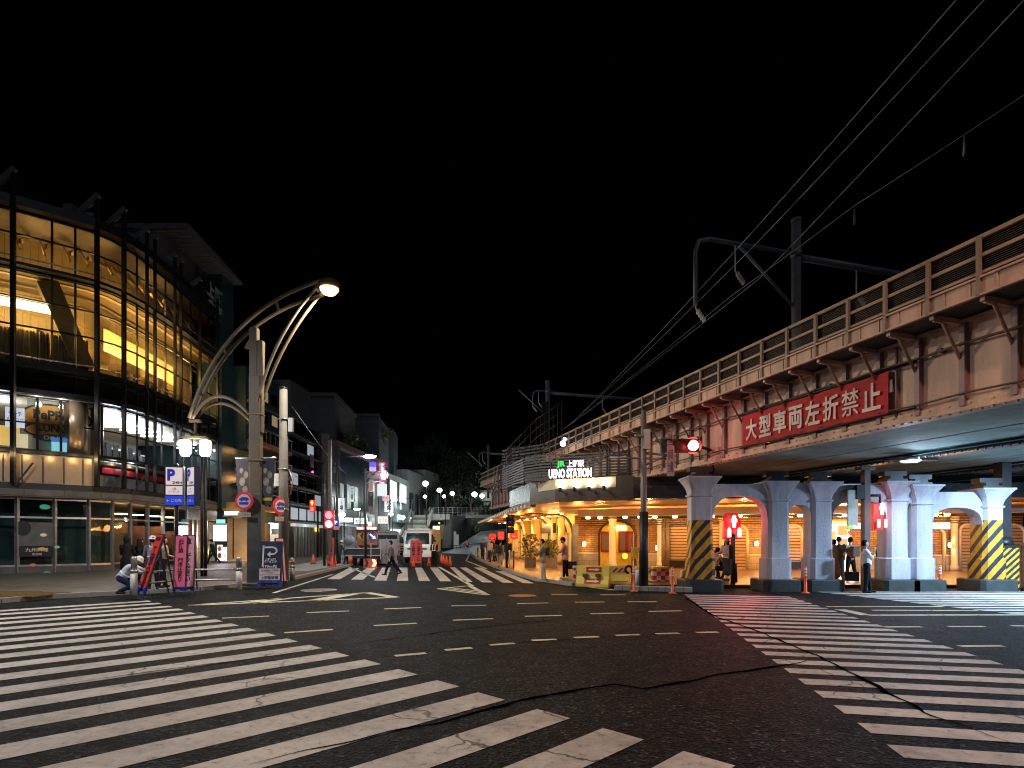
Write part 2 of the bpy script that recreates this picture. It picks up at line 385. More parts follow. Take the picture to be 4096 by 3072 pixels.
# ------------------------------------------------------------ ground
struct("road", MB().sheet([(-700, -60), (700, -60), (700, 900), (-700, 900)], 0), ASPH)
PZ = .12
def gp(u, v): p = gd(u, v, 0); return (p.x, p.y)
kerbL = [(-40, -2), (-24, 7), (-16.2, 13), (-14.6, 16.4), (-14.2, 17.6), (-12.6, 19), (-11.1, 20.4), (-10.2, 22.6), (-9.9, 26.4), (-10.4, 32), (-11.2, 40), (-12.6, 60), (-15.5, 90), (-19, 120)]
sw = MB(); sw.prism(kerbL + [(-30, 120), (-80, 120), (-80, -2)], .01, PZ); struct("pavement", sw, PAVER)
def kerb(pl, name):
    k = MB()
    for a, b in zip(pl, pl[1:]):
        a, b = Vector((*a, 0)), Vector((*b, 0)); n = max(1, int((b - a).length / 1.0))
        for i in range(n):
            p, q = a.lerp(b, i / n), a.lerp(b, (i + 1) / n - .012 / max(.1, (b - a).length))
            k.beam(p + UP * .073, q + UP * .073, .18, .142)
    return struct(name, k, KERB)
kerb(kerbL[1:], "kerb")
kerbR = [(-6.2, 92), (-4.9, 69), (-3.1, 51.7), (-1.2, 38), (.25, 29.5), (1.0, 25.6), (2.4, 22.4), (4.4, 21.6), (40, 21.6)]
sp = MB(); sp.prism(kerbR + [(40, 60), (-6.2, 110)], .01, PZ); struct("station_pavement", sp, PAVERO)
kerb(kerbR[:7], "kerb")
# side lane between far pavement and shops, coloured pale for the light pooled there
ln = MB(); ln.sheet([(-13.4, 30), (-11.0, 31), (-12.2, 48), (-16, 49)], PZ + .004); struct("side_lane", ln, mat("pale_lane", (.3, .31, .32), .6, 0, .2, .6))
ln = MB(); ln.sheet([gp(225, 584), gp(262, 582.5), gp(262, 570), gp(215, 570)][::-1], PZ + .004)
# tactile paving at the corner
tp = MB()
for i in range(9):
    for j in range(5):
        tp.box(-16.6 + .3 * i, 17.0 + .3 * j + .35 * (i < 5), PZ + .012, .28, .28, .024)
        for k in range(3): tp.box(-16.6 + .3 * i - .08 + .08 * k, 17.0 + .3 * j + .35 * (i < 5), PZ + .028, .03, .24, .012)
struct("tactile_paving", tp, mat("tactile_yellow", (.13, .085, .025), .8))

# ------------------------------------------------------------ painted markings (a sheet 4 mm above the road)
MZ = .004
def src(x, y): return gp(x / 4, y / 4)
cw = MB()
ends = [(2941, 3064), (2606, 2967), (2324, 2883), (2048, 2805), (1889, 2756), (1722, 2707), (1574, 2664), (1444, 2633), (1333, 2603), (1231, 2575), (1139, 2550), (1055, 2529), (981, 2510), (912, 2493), (852, 2474), (796, 2460), (745, 2443), (696, 2430), (648, 2416), (600, 2407)]
pts = [Vector((*src(*e), 0)) for e in ends]
A = Vector((.70, .714, 0)); B = (pts[-2] - pts[0]).normalized()
per = (pts[-2] - pts[0]).length / 18
for i, p in enumerate(pts):
    e = p.lerp(pts[0] + B * per * i, .5); L = 17 if i < 9 else 13
    wd = .45 if i < 17 else .4
    cw.sheet([tuple((e + B * wd)[:2]), tuple(e[:2]), tuple((e - A * L)[:2]), tuple((e - A * L + B * wd)[:2])], MZ)
e = pts[0] - B * per
cw.sheet([tuple((e + B * .45)[:2]), tuple(e[:2]), tuple((e - A * 12)[:2]), tuple((e - A * 12 + B * .45)[:2])], MZ)
struct("crosswalk", cw, PAINT)
cw = MB(); dE = Vector((.172, 1, 0)); dS = Vector((.977, -.213, 0))
for k in range(-2, 24):
    e = Vector((3.29, 5.05, 0)) + dE * .604 * k
    w = 3.2; t = dE.normalized() * -.31
    cw.sheet([tuple(q[:2]) for q in (e, e + t, e + dS * w + t, e + dS * w)], MZ)
struct("crosswalk", cw, PAINT)
cw = MB()
for k in range(11):
    y = 20 - .57 * k; x = 10.55 + (20 - y) * .262
    cw.sheet([(x, y), (x + .12, y - .3), (x + 13, y - .3), (x + 13, y)], MZ)
struct("crosswalk", cw, PAINT)
cw = MB()
q = lambda x, y: src(1250 + x / 3.017, 1800 + y / 3.017)
q3 = lambda x, y: src(1800 + x / 3.017, 1800 + y / 3.017)
for a, b, c_, d in [((180, 1558), (330, 1560), (565, 1428), (430, 1430)), ((463, 1565), (610, 1567), (770, 1422), (655, 1424)), ((745, 1575), (892, 1578), (945, 1420), (840, 1420)), ((1018, 1578), (1155, 1578), (1145, 1420), (1048, 1420)), ((1285, 1580), (1420, 1582), (1320, 1418), (1235, 1420)), ((1540, 1585), (1675, 1585), (1505, 1418), (1415, 1418))]:
    cw.sheet([q(*a), q(*b), q(*c_), q(*d)], MZ)
for a, b, c_, d in [((175, 1595), (272, 1592), (60, 1416), (0, 1418)), ((390, 1597), (522, 1600), (190, 1416), (115, 1418)), ((640, 1603), (768, 1605), (380, 1418), (290, 1418)), ((885, 1607), (1015, 1610), (650, 1461), (545, 1461))]:
    cw.sheet([q3(*a), q3(*b), q3(*c_), q3(*d)], MZ)
struct("crosswalk", cw, PAINT)
# lane lines, hatched triangles, stop lines
mk = MB()
def line(a, b, w=.15):
    a, b = Vector((*a, 0)), Vector((*b, 0)); n = (b - a).normalized(); n = Vector((-n.y, n.x, 0)) * w / 2
    mk.sheet([tuple((a + n)[:2]), tuple((a - n)[:2]), tuple((b - n)[:2]), tuple((b + n)[:2])], MZ)
g1 = lambda x, y: src(x / 1.08, 2300 + y / 1.08)
g2 = lambda x, y: src(2048 + x / 1.08, 2300 + y / 1.08)
for a, b in [((960, 187), (1163, 178)), ((1325, 163), (1508, 156)), ((1660, 147), (1820, 141)), ((1950, 134), (2100, 131)), ((1228, 250), (1438, 236)), ((1615, 219), (1800, 209)), ((1957, 196), (2130, 189)), ((1706, 350), (1840, 338)), ((1922, 325), (2038, 315)), ((2115, 303), (2222, 295))]: line(g1(*a), g1(*b), .14)
for a, b in [((85, 283), (192, 279)), ((267, 271), (375, 267)), ((448, 262), (552, 258)), ((622, 255), (722, 252)), ((795, 249), (890, 247)), ((22, 124), (158, 121)), ((272, 118), (400, 117)), ((500, 116), (625, 116)), ((55, 179), (215, 175)), ((340, 168), (484, 165)), ((592, 158), (732, 155)), ((170, 84), (282, 84)), ((380, 86), (490, 86))]: line(g2(*a), g2(*b), .14)
g5 = lambda x, y: src(3000 + x / 2.018, 2250 + y / 2.018)
for a, b, w in [((615, 357), (1560, 357), .14), ((945, 426), (2300, 423), .2), ((720, 378), (945, 426), .3), ((985, 386), (1840, 388), .14), ((1080, 521), (1385, 520), .14), ((1600, 518), (1895, 517), .14), ((2110, 512), (2300, 512), .14), ((1690, 677), (2040, 674), .14)]: line(g5(*a), g5(*b), w)
g6 = lambda x, y: src(650 + x / 1.6385, 2230 + y / 1.6385)
T0, T1, T2 = g6(170, 314), g6(1340, 231), g6(1530, 262)
line(T0, T1, .22); line(T1, T2, .3); line(T2, T0, .22)
for a, b in [((560, 300), (800, 268)), ((980, 285), (1250, 238))]: line(g6(*a), g6(*b), .5)
T0, T1, T2 = g6(1805, 205), g6(2010, 185), g6(2130, 247)
line(T0, T1, .16); line(T1, T2, .2); line(T2, T0, .16); line(g6(1880, 198), g6(2080, 222), .14); line(g6(1850, 202), g6(2105, 235), .14)
line(g6(1812, 62), g6(2030, 187), .18)
line(q3(1020, 1578), q3(1540, 1640), .16); line(src(2310, 2343), src(2470, 2362), .16)
struct("road_markings", mk, YPAINT)
mk = MB(); line(src(1095, 2372), src(1330, 2298), .14); line(src(1500, 2310), src(1395, 2268), .14)
for a, b in [((0, 1240), (330, 1155)), ((110, 1192), (230, 1150))]: line(q3(*a), q3(*b), .3)
line((-4.0, 50), (-1.6, 36), .16); line((-4.0, 50), (-5.2, 70), .16)
struct("edge_markings", mk, PAINT)
# manhole covers
for k, (x, y, r, nm) in enumerate([(1275, 2361, .62, "round pale manhole cover in the road beyond the long hatched triangle"), (2090, 2384, .45, "rusty orange manhole cover between the lane dashes")]):
    p = gd(x / 4, y / 4); mh = MB(); mh.lathe([(r, 0), (r, .012), (r * .93, .016)], 28, (p.x, p.y, 0))
    for i in range(-3, 4): mh.box(p.x + i * r * .22, p.y, .018, r * .08, r * 1.3 * math.sqrt(max(.05, 1 - (i * .25) ** 2)), .006)
    tag(put("manhole_cover", mh, SILV if k == 0 else mat("rusty_iron", (.3, .13, .05), .6, .3)), nm, "manhole cover")
# tar seams
def seam(pl, w, z, seed):
    g = random.Random(seed); P = [Vector((*src(x * 1.8517, y * 1.8517), 0)) for x, y in pl]; out = []
    for a, b in zip(P, P[1:]):
        n = max(2, int((b - a).length / .12)); out += [a.lerp(b, i / n) for i in range(n)]
    out.append(P[-1]); m = MB(); L = []; Rr = []
    for i, p in enumerate(out):
        d = (out[min(i + 1, len(out) - 1)] - out[max(0, i - 1)]).normalized(); n = Vector((-d.y, d.x, 0))
        p = p + n * (noise.noise(p * 2.3) * .06); ww = (w * (.3 + .8 * abs(noise.noise(p * 1.7 + Vector((seed, 0, 0))))) + g.uniform(0, .008)) * min(1, i / 14 + .05, (len(out) - 1 - i) / 14 + .05)
        L.append(p + n * ww); Rr.append(p - n * ww)
    m.add([(p.x, p.y, z) for p in L + Rr], [(i, i + 1, len(L) + i + 1, len(L) + i) for i in range(len(L) - 1)])
    return m
struct("tar_seam", seam([(540, 1652), (660, 1622), (740, 1605), (940, 1565), (1110, 1517), (1240, 1492), (1325, 1479), (1390, 1489), (1450, 1480), (1560, 1457), (1700, 1437), (1770, 1420)], .05, .008, 3), TAR)
struct("tar_seam", seam([(1470, 1285), (1540, 1330), (1640, 1365), (1770, 1420), (1870, 1470), (2000, 1540), (2230, 1625)], .045, .010, 5), TAR)
struct("tar_seam", seam([(700, 1400), (840, 1382), (1000, 1360), (1110, 1348), (1300, 1330)], .025, .009, 8), TAR)
struct("tar_seam", seam([(0, 1502), (130, 1480), (330, 1452), (480, 1432), (660, 1408), (720, 1398)], .022, .011, 9), TAR)
struct("tar_seam", seam([(850, 1412), (1090, 1390), (1300, 1378), (1560, 1362)], .018, .0095, 12), TAR)

# ------------------------------------------------------------ viaduct (girder bridge with walkway)
VP0, VD, VN = Vector((10.06, 11.3, 0)), Vector((-.2832, .9590, 0)), Vector((.9590, .2832, 0))
def V(s, t, z): return VP0 + VD * s + VN * t + UP * z
via = thing("railway_viaduct", "long riveted steel railway viaduct with a railed walkway, crossing overhead on the pier row", "railway bridge", V(8, 3, 0))
S0, S1 = -9, 42
m = MB(); m.slab([(S0, 4.6), (S1, 4.6), (S1, 6.5), (S0, 6.5)], VP0, VD, UP, .06); 
put("girder_web", m, GIRD, via, True)
m = MB()
m.beam(V(S0, .0, 4.57), V(S1, .0, 4.57), .42, .05); m.beam(V(S0, -.09, 4.68), V(S1, -.09, 4.68), .1, .16); m.beam(V(S0, 0, 6.46), V(S1, 0, 6.46), .36, .06)
for k in range(int((S1 - S0) / .22)):
    p = V(S0 + .22 * k, -.16, 4.535); m.box(p.x, p.y, p.z, .055, .055, .05, math.atan2(VD.y, VD.x))
    if k % 2: 
        p = V(S0 + .22 * k, -.15, 4.7); m.lathe([(.022, 0), (.014, .02)], 6, p, -VN)
put("bottom_flange", m, GIRD, via, True)
m = MB()
for k in range(S0, S1):
    m.m = 0; m.beam(V(k + .06, -.1, 4.66), V(k + .06, -.1, 6.44), .16, .12, VD); m.m = 1
    for z in (4.95, 5.1):
        for e in (.28, .4): m.lathe([(.028, 0), (.018, .02)], 6, V(k + .06 - e, -.032, z), -VN)
    if k % 3 == 0:
        for i in range(9): m.lathe([(.025, 0), (.016, .02)], 6, V(k + .22, -.032, 4.75 + .19 * i), -VN)
put("stiffeners", m, [STIFF, mat("rivet_dark", (.05, .03, .025), .5)], via, True)
for k in range(S0, S1):
    s = k + .1; m = MB()
    m.beam(V(s, -.98, 6.47), V(s, -.05, 6.44), .09, .1); m.tube([V(s, -.92, 6.42), V(s, -.66, 6.4), V(s, -.12, 5.62)], .035, 6)
    put("walkway_bracket", m, GIRD, via, True)
m = MB(); m.slab([(S0, -1.0), (S1, -1.0), (S1, .0), (S0, .0)], VP0 + UP * 6.56, VD, VN, .06)
put("walkway_slab", m, DCONC, via, True)
m = MB(); m.beam(V(S0, -1.0, 6.7), V(S1, -1.0, 6.7), .03, .34); m.beam(V(S0, -1.03, 6.87), V(S1, -1.03, 6.87), .09, .04); m.beam(V(S0, -1.03, 6.53), V(S1, -1.03, 6.53), .09, .04)
for k in range((S1 - S0) * 2):
    m.beam(V(S0 + k * .5 + .3, -1.025, 6.55), V(S0 + k * .5 + .3, -1.025, 6.85), .02, .03, VD)
put("fascia_panel", m, GIRD, via, True)
m = MB()
for z, w in ((7.66, .06), (7.3, .05), (6.97, .04)): m.beam(V(S0, -1.0, z), V(S1, -1.0, z), w, w * 1.3)
put("handrail", m, mat("handrail_paint", (.4, .27, .2), .55, 0, .35, 2, streak=True), via, True)
post = None
for k in range(-3, 38):
    m = MB(); m.beam(V(k + .12, -1.04, 6.5), V(k + .12, -1.04, 7.66), .07, .07, VD); put("rail_post", m, RAILM, via, True)
m = MB()
for i in range(16): m.beam(V(S0, -.96, 7.0 + i * .041), V(S1, -.96, 7.0 + i * .041), .008, .016)
put("mesh_screen", m, mat("mesh_wire", (.05, .038, .03), .6, .4), via, True)
m = MB()
for z, r in ((4.92, .022), (5.98, .03)): m.tube([V(S0 + k * 1.0, -.2, z - .03 * (k % 2)) for k in range(S1 - S0)], r, 6)
for k in range(-8, 30, 3): m.beam(V(k + .5, -.03, 5.98), V(k + .5, -.22, 5.98), .05, .1)
put("conduit", m, mat("conduit_dark", (.09, .06, .05), .6), via, True)
for k, (s_, z0_, z1_) in enumerate(((-.4, 4.75, 6.4), (2.6, 4.72, 6.4), (10.5, 4.75, 6.3))):
    m = MB(); m.tube([V(s_, -.13, z0_), V(s_, -.13, z1_)], .035, 8); m.beam(V(s_ + .16, -.06, 5.5), V(s_ + .16, -.2, 5.5), .22, .3); put("drain_pipe", m, STIFF, via, True)
# decks: three parallel spans seen from below
for j, (t0, t1) in enumerate([(0.05, 5.3), (5.7, 11.0), (11.4, 22)]):
    m = MB(); m.slab([(S0, t0), (S1 - 6, t0), (S1 - 6, t1), (S0, t1)], VP0 + UP * 4.68, VD, VN, .1)
    n = 2 if j < 2 else 3
    for i in range(n + 1):
        t = t0 + .2 + (t1 - t0 - .4) * i / n; m.beam(V(S0, t, 4.575), V(S1 - 6, t, 4.575), .05, .02)
    put("deck", m, SOFF, via, True)
    m = MB(); m.beam(V(S0, t1 + .14, 4.75), V(S1 - 6, t1 + .14, 4.75), .25, .42); m.beam(V(S0, t1 + .14, 4.52), V(S1 - 6, t1 + .14, 4.52), .5, .05)
    for k in range(150): p = V(S0 + .22 * k, t1 - .15, 4.48); m.box(p.x, p.y, p.z, .05, .05, .05)
    put("deck_girder", m, DSTEEL, via, True)
m = MB(); m.slab([(S0, .4), (S1 - 6, .4), (S1 - 6, 5.2), (S0, 5.2)], VP0 + UP * 6.45, VD, VN, .3); put("track_bed", m, DCONC, via, True)

# ------------------------------------------------------------ pier row
PY = 20.6
px_ = [6.72, 9.42, 10.95, 13.62, 14.5, 17.0]
ptop = [4.03, 3.86, 3.84, 3.86, 3.74, 3.62]
pier = thing("bridge_pier_row", "grey painted row of octagonal bridge piers joined by arches under the viaduct", "bridge pier", (11.8, PY, 0))
def octo(r, c=.3): k = r * c; return [(-r, -r + k), (-r + k, -r), (r - k, -r), (r, -r + k), (r, r - k), (r - k, r), (-r + k, r), (-r, r - k)]
def loft(mb, rings):                      # rings: (list of points)
    n = len(rings[0]); o = len(mb.v); vs = [p for r in rings for p in r]
    fs = [(i * n + j, i * n + (j + 1) % n, (i + 1) * n + (j + 1) % n, (i + 1) * n + j) for i in range(len(rings) - 1) for j in range(n)]
    fs += [tuple(range(n))[::-1], tuple(range((len(rings) - 1) * n, len(rings) * n))]
    mb.add(vs, fs)
for i, (x, zt) in enumerate(zip(px_, ptop)):
    hz = i in (0, 5); zc = zt - .62
    def ring(r, z, c=.3): return [Vector((x + a, PY + b, z)) for a, b in octo(r, c)]
    m = MB(); zs = 2.5
    def rings(z0, z1):
        L = [(0.42, .44), (1.14, .44), (1.18, .38), (zs, .37), (zc - .08, .37), (zc - .06, .42), (zc, .42)]
        return [ring(r, z) for z, r in L if z0 <= z <= z1]
    loft(m, rings(zs, 9)); 
    lo = MB(); loft(lo, rings(0, zs))
    put("column_shaft", m, PIERM, pier, True, label="upper grey shaft of the pier" if hz else None)
    put("column_base", lo, CHEV if hz else PIERM, pier, True, label="lower shaft in yellow and black hazard stripes" if hz else None)
    m = MB(); rr = [ring(.37 + .21 * (1 - math.cos(k / 6 * math.pi / 2)), zc + (zt - .06 - zc) * math.sin(k / 6 * math.pi / 2) if False else zc + (zt - .06 - zc) * k / 6, .3 - .04 * k) for k in range(7)]
    rr += [ring(.6, zt - .06, .05), ring(.6, zt, .05)]; loft(m, rr); put("capital", m, PIERM, pier, True)
    m = MB(); loft(m, [ring(.66, .0, .18), ring(.66, .38, .18), ring(.62, .42, .18)]); put("plinth", m, mat("plinth_stone", (.022, .03, .03), .55, 0, .4, 2, .3), pier, True)
    m = MB(); m.box(x, PY, zt + .05, .7, .6, .1); m.box(x, PY, zt + .16, .45, .5, .12); m.box(x, PY, zt + .3, .8, .4, .16); put("bearing_block", m, DSTEEL, pier, True)
arch = [(0, 1, 3.36, 2.5, 3.78), (1, 2, 3.05, 2.55, 3.8), (2, 3, 3.2, 2.5, 3.75), (3, 4, 3.1, 2.7, 3.6), (4, 5, 2.95, 2.35, 3.5)]
for a, b, cr, spz, top in arch:
    x0, x1 = px_[a] + .36, px_[b] - .36; w = x1 - x0; n = 20
    poly = [(x0, top), (x0, spz)]
    for k in range(n + 1):
        th = math.pi * (1 - k / n); cx_ = (x0 + x1) / 2
        poly.append((cx_ + math.copysign(abs(math.cos(th)) ** .8, math.cos(th)) * w / 2 * .98, spz + (cr - spz) * math.sin(th) ** .8 if math.sin(th) > 0 else spz))
    poly += [(x1, spz), (x1, top)]
    m = MB(); yA, yB = PY - .27, PY + .27
    # strip the spandrel: upper edge against the curve
    cur = poly[1:-1]
    va = [(p[0], yA, p[1]) for p in cur] + [(p[0], yA, top) for p in cur]; nb = len(cur)
    vb = [(p[0], yB, p[2]) for p in va]
    fs = [(i, i + 1, nb + i + 1, nb + i) for i in range(nb - 1)]
    m.add(va, fs); m.add(vb, fs); m.add(va[:nb] + vb[:nb], [(i, i + 1, nb + i + 1, nb + i) for i in range(nb - 1)]); m.add(va[nb:] + vb[nb:], [(i, i + 1, nb + i + 1, nb + i) for i in range(nb - 1)])
    put("arch_beam", m, PIERM, pier, True)
# banner tied along the girder
bn = thing("hanging_banner", "long red cloth banner with eight white characters tied along the viaduct girder", "banner", V(6.4, -.25, 5.2))
def von(u, t, z):                                # the point of the plane t seen in column u
    k = (u - 512) / 575; a = VP0 + VN * t
    s = (a.x - k * a.y) / (-VD.x + k * VD.y); return V(s, t, z), s
(_, sa), (_, sb) = von(742.5, -.22, 5), von(888.5, -.22, 5)
m = MB(); nx, nz = 60, 8; zb, zt_ = 4.86, 5.86
vs = []
for i in range(nx + 1):
    s = sa + (sb - sa) * i / nx
    for j in range(nz + 1):
        f = j / nz; w = .02 * math.sin(i * .9) * (1 - f) + .012 * noise.noise(Vector((i * .3, j * .5, 0)))
        vs.append(V(s, -.22 + w, zb + (zt_ - zb) * f + .012 * math.sin(i * .33)))
m.add(vs, [(i * (nz + 1) + j, (i + 1) * (nz + 1) + j, (i + 1) * (nz + 1) + j + 1, i * (nz + 1) + j + 1) for i in range(nx) for j in range(nz)], True)
put("cloth", m, mat("red_cloth", (.46, .022, .024), .8, 0, .28, 1.6), bn, True, rec=False)
m = MB(); m.tube([V(sa + .1, -.24, zt_ + .04), V(sb - .7, -.24, zt_ + .04)], .03, 6); m.tube([V(sa + .1, -.24, zb - .03), V(sb - .7, -.24, zb - .03)], .025, 6); put("pole", m, BLK, bn, True)
ch = "大型車両左折禁止"; L = sb - sa
for i, cc in enumerate(ch):
    s = sa + L * (i + .75) / 8.45
    text(cc, abs(L) / 8.45 * .84, .68, V(s, -.262, 5.35), -VD, UP, mat("character_white", (.72, .62, .58), .7), bn, 'character', .0, .006 if cc == '禁' else .024)
# ------------------------------------------------------------ glazed corner store, left
FA = [(-44, 14.5), (-34, 21.8), (-29, 25.6), (-25.3, 28.4), (-23.4, 29.9), (-22.4, 30.8), (-21.8, 32), (-21.6, 33.6), (-21.7, 37.4), (-22.05, 41), (-22.3, 44.5)]
def off(pl, d):
    L = [Vector((p[0], p[1], 0)) for p in pl]; o = []
    for i in range(len(L)):
        t = (L[min(i + 1, len(L) - 1)] - L[max(i - 1, 0)]).normalized(); o.append(L[i] + Vector((-t.y, t.x, 0)) * d)
    return [(p.x, p.y) for p in o]
def ray(u, pl):
    k = (u - 512) / FOC
    (a, b), (e, f) = pl[:2], pl[-2:]
    pl = [(a[0] - (b[0] - a[0]) * 3, a[1] - (b[1] - a[1]) * 3)] + list(pl) + [(f[0] + (f[0] - e[0]) * 2, f[1] + (f[1] - e[1]) * 2)]
    for a, b in zip(pl, pl[1:]):
        fa, fb = a[0] - k * a[1], b[0] - k * b[1]
        if fa * fb <= 0: t = fa / (fa - fb); return Vector((a[0] + (b[0] - a[0]) * t, a[1] + (b[1] - a[1]) * t, 0))
    return None
def seg(u0, u1, pl):
    """the piece of the plan polyline between two columns"""
    p, q = ray(u0, pl), ray(u1, pl); k0, k1 = (u0 - 512) / FOC, (u1 - 512) / FOC
    mid = [a for a in pl if k0 + 1e-4 < a[0] / a[1] < k1 - 1e-4]
    return [(p.x, p.y)] + mid + [(q.x, q.y)]
store = thing("glass_store_building", "large glass corner building with black outrigger posts and amber lit upper floors", "building", (-24, 36, 0))
us = [-62, 13, 52, 97, 124, 147, 155, 175, 181, 200, 217.5]
IN = off(FA, .35)                              # the glass line, behind the posts
BK = [(-44, 20), (-33, 26.5), (-27, 31.5), (-25.2, 33.5), (-24.6, 38), (-24.8, 44.5)]   # back walls of the lit galleries
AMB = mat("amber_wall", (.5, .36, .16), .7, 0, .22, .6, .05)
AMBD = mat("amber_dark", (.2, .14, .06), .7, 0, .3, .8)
# black outrigger posts
for u in [13, 97, 124, 147, 155, 175, 181, 200, 217.5]:
    p = ray(u, off(FA, -.25)); zt = 20.1 if u < 130 else 19.8
    m = MB(); m.beam(p + UP * 4.6, p + UP * zt, .15 if u < 130 else .11, .2 if u < 130 else .15, Vector((1, 0, 0)))
    q = ray(u, off(FA, .3))
    for z in (6.3, 9.3, 10.75, 15.7, 18.5): m.beam(p + UP * z, q + UP * z, .08, .12)
    put("outrigger_post", m, BLK, store, True)
    m = MB(); fx = Vector((1, 0, 0)); m.beam(p - fx * 1.35 + UP * (18.9 if u < 130 else 19.1), p + fx * .1 + UP * (20.25 if u < 130 else 20.0), .16, .3); put("roof_fin", m, LOUV, store, True)
def windows(us_, z0, z1, n, gm, fm, fr=.09, trans=(), nv=None):
    for k, (a, b) in enumerate(zip(us_, us_[1:])):
        S_ = seg(a + .01, b - .01, IN); L = sum((Vector(q) - Vector(p)).length for p, q in zip(S_, S_[1:]))
        m = MB(); m.ribbon(S_, z0, z0 + fr, .12); m.ribbon(S_, z1 - fr, z1, .12)
        for z in trans: m.ribbon(S_, z - .035, z + .035, .1)
        cnt = nv if nv else max(1, round(L / 1.25)); acc = 0
        for i in range(cnt + 1):
            t = L * i / cnt; acc = 0
            for p, q in zip(S_, S_[1:]):
                p, q = Vector((*p, 0)), Vector((*q, 0)); l = (q - p).length
                if t <= acc + l + 1e-6: m.beam(p.lerp(q, min(1, (t - acc) / l)) + UP * (z0 + fr), p.lerp(q, min(1, (t - acc) / l)) + UP * (z1 - fr), .05, .1, Vector((1, 0, 0))); break
                acc += l
        w = put("window", m, fm, store, True)
        g = MB(); P = [Vector((*p, 0)) for p in S_]
        g.add([p + UP * z for p in P for z in (z0 + .02, z1 - .02)], [(2 * i, 2 * i + 2, 2 * i + 3, 2 * i + 1) for i in range(len(P) - 1)])
        put("pane", g, gm, w, True, rec=False)
windows(us, 15.75, 18.5, 1, GLASS, BLK, trans=(17.3,))
windows(us, 10.8, 15.6, 1, GLASS, BLK, trans=(14.1, 12.7))
windows(us, 9.45, 10.55, 1, GLASSD, BLK, .05)
windows([-62, 13, 61, 97, 102, 124, 147, 175, 200, 217.5], 6.35, 9.2, 1, GLASS, BLK, trans=(7.8,))
windows(us[3:], 4.7, 6.2, 1, GLASS, BLK, .05)
# floor edges and ledges
for z0, z1, d in ((18.5, 18.95, -.25), (15.6, 15.75, -.1), (10.55, 10.8, -.16), (9.2, 9.45, -.16), (6.2, 6.35, -.12), (4.3, 4.7, .1)):
    m = MB(); m.ribbon(seg(-62, 217.5, off(FA, d)), z0, z1, .5); put("floor_edge", m, BLK if z0 > 5 else DSTEEL, store, True)
for z in (15.95, 11.0, 9.1):
    m = MB(); P = seg(-62, 217.5, off(FA, -.2)); m.tube([(p[0], p[1], z) for p in P], .035, 6); put("outer_rail", m, STEEL, store, True)
# stone canopy over the ground floor
m = MB(); P = seg(-62, 217, off(FA, -.75)); m.ribbon(P, 3.95, 4.32, 1.2)
put("stone_canopy", m, brickm("canopy_stone", (.17, .155, .13), (.19, .17, .145), (.05, .05, .05), 2.2, 2, .7, 'S', .02), store, True)
# slabs, back walls, ceilings
for z in (18.55, 15.6, 10.6, 9.22, 6.1, 4.1):
    m = MB(); P = seg(-62, 216, off(FA, .5)); B_ = BK if z > 10 else [(-50, 26), (-34, 36), (-30, 40), (-29, 44.5)]
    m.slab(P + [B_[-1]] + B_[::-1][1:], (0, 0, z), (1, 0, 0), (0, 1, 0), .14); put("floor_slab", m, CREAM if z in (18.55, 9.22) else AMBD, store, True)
m = MB(); m.ribbon(BK, 10.6, 18.5, .2)
for i in range(40):
    f = i / 39 * (len(BK) - 1); a, b = BK[min(int(f), len(BK) - 2)], BK[min(int(f) + 1, len(BK) - 1)]; t = f - min(int(f), len(BK) - 2)
    p = Vector((a[0] + (b[0] - a[0]) * t, a[1] + (b[1] - a[1]) * t, 0))
    m.beam(p + UP * 10.7, p + UP * 18.4, .03, .06, Vector((1, 0, 0)))
for z in (12.6, 14.3, 16.4): m.ribbon(off(BK, -.06), z, z + .12, .06)
put("gallery_wall", m, AMB, store, True)
for u0, u1 in ((-40, 12), (14, 50), (53, 88)):                     # dim curtains behind the lowest gallery panes
    a_, b_ = ray(u0, off(FA, .9)), ray(u1, off(FA, .9)); n_ = 40; dn = (b_ - a_).normalized(); dn = Vector((-dn.y, dn.x, 0)); vv = []
    for i in range(n_ + 1): q_ = a_.lerp(b_, i / n_) + dn * (.09 * math.sin(i * 1.7) + .05 * math.sin(i * .6)); vv += [q_ + UP * 10.85, q_ + UP * 12.65]
    m = MB(); m.add(vv, [(2 * i, 2 * i + 2, 2 * i + 3, 2 * i + 1) for i in range(n_)], True); put("curtain", m, mat("curtain_brown", (.3, .22, .12), .8, 0, .3, 2), store, True, rec=False)
for u, z_ in ((-10, 13.2), (30, 12.9), (72, 12.9), (110, 11.6), (120, 12.2), (137, 11.8), (152, 12.3), (166, 11.7)):   # boxes and panels standing in the galleries
    q_ = ray(u, off(FA, 1.7)); m = MB(); m.box(q_.x, q_.y, (10.7 + z_) / 2, 1.1, .5, z_ - 10.7); m.box(q_.x + .5, q_.y + .3, 11.2, .5, .5, 1.0); put("stored_boxes", m, mat("box_brown", (.2, .13, .06), .8, 0, .4), store, True)
m = MB()
for z in (14.75, 15.3):
    P_ = seg(-62, 215, off(FA, 2.1)); m.tube([(p[0], p[1], z) for p in P_], .07, 6)
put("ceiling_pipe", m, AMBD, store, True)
m = MB(); m.ribbon(seg(-62, 216, off(FA, .9)), 15.4, 15.62, .25); put("gallery_beam", m, AMB, store, True)
m = MB()
for u in (20, 45, 70, 88, 100, 112, 126, 138, 150, 163, 176, 190):
    a, b = ray(u, off(FA, .5)), ray(u + 9, off(FA, 2.9))
    if b is None: b = a + Vector((-2.5, 1, 0))
    m.beam(a + UP * 17.0, b + UP * 18.3, .12, .2); m.beam(a + UP * 16.6, Vector((a.x - 1.6, a.y + 1.6, 18.2)), .07, .1)
put("roof_rafters", m, AMB, store, True)
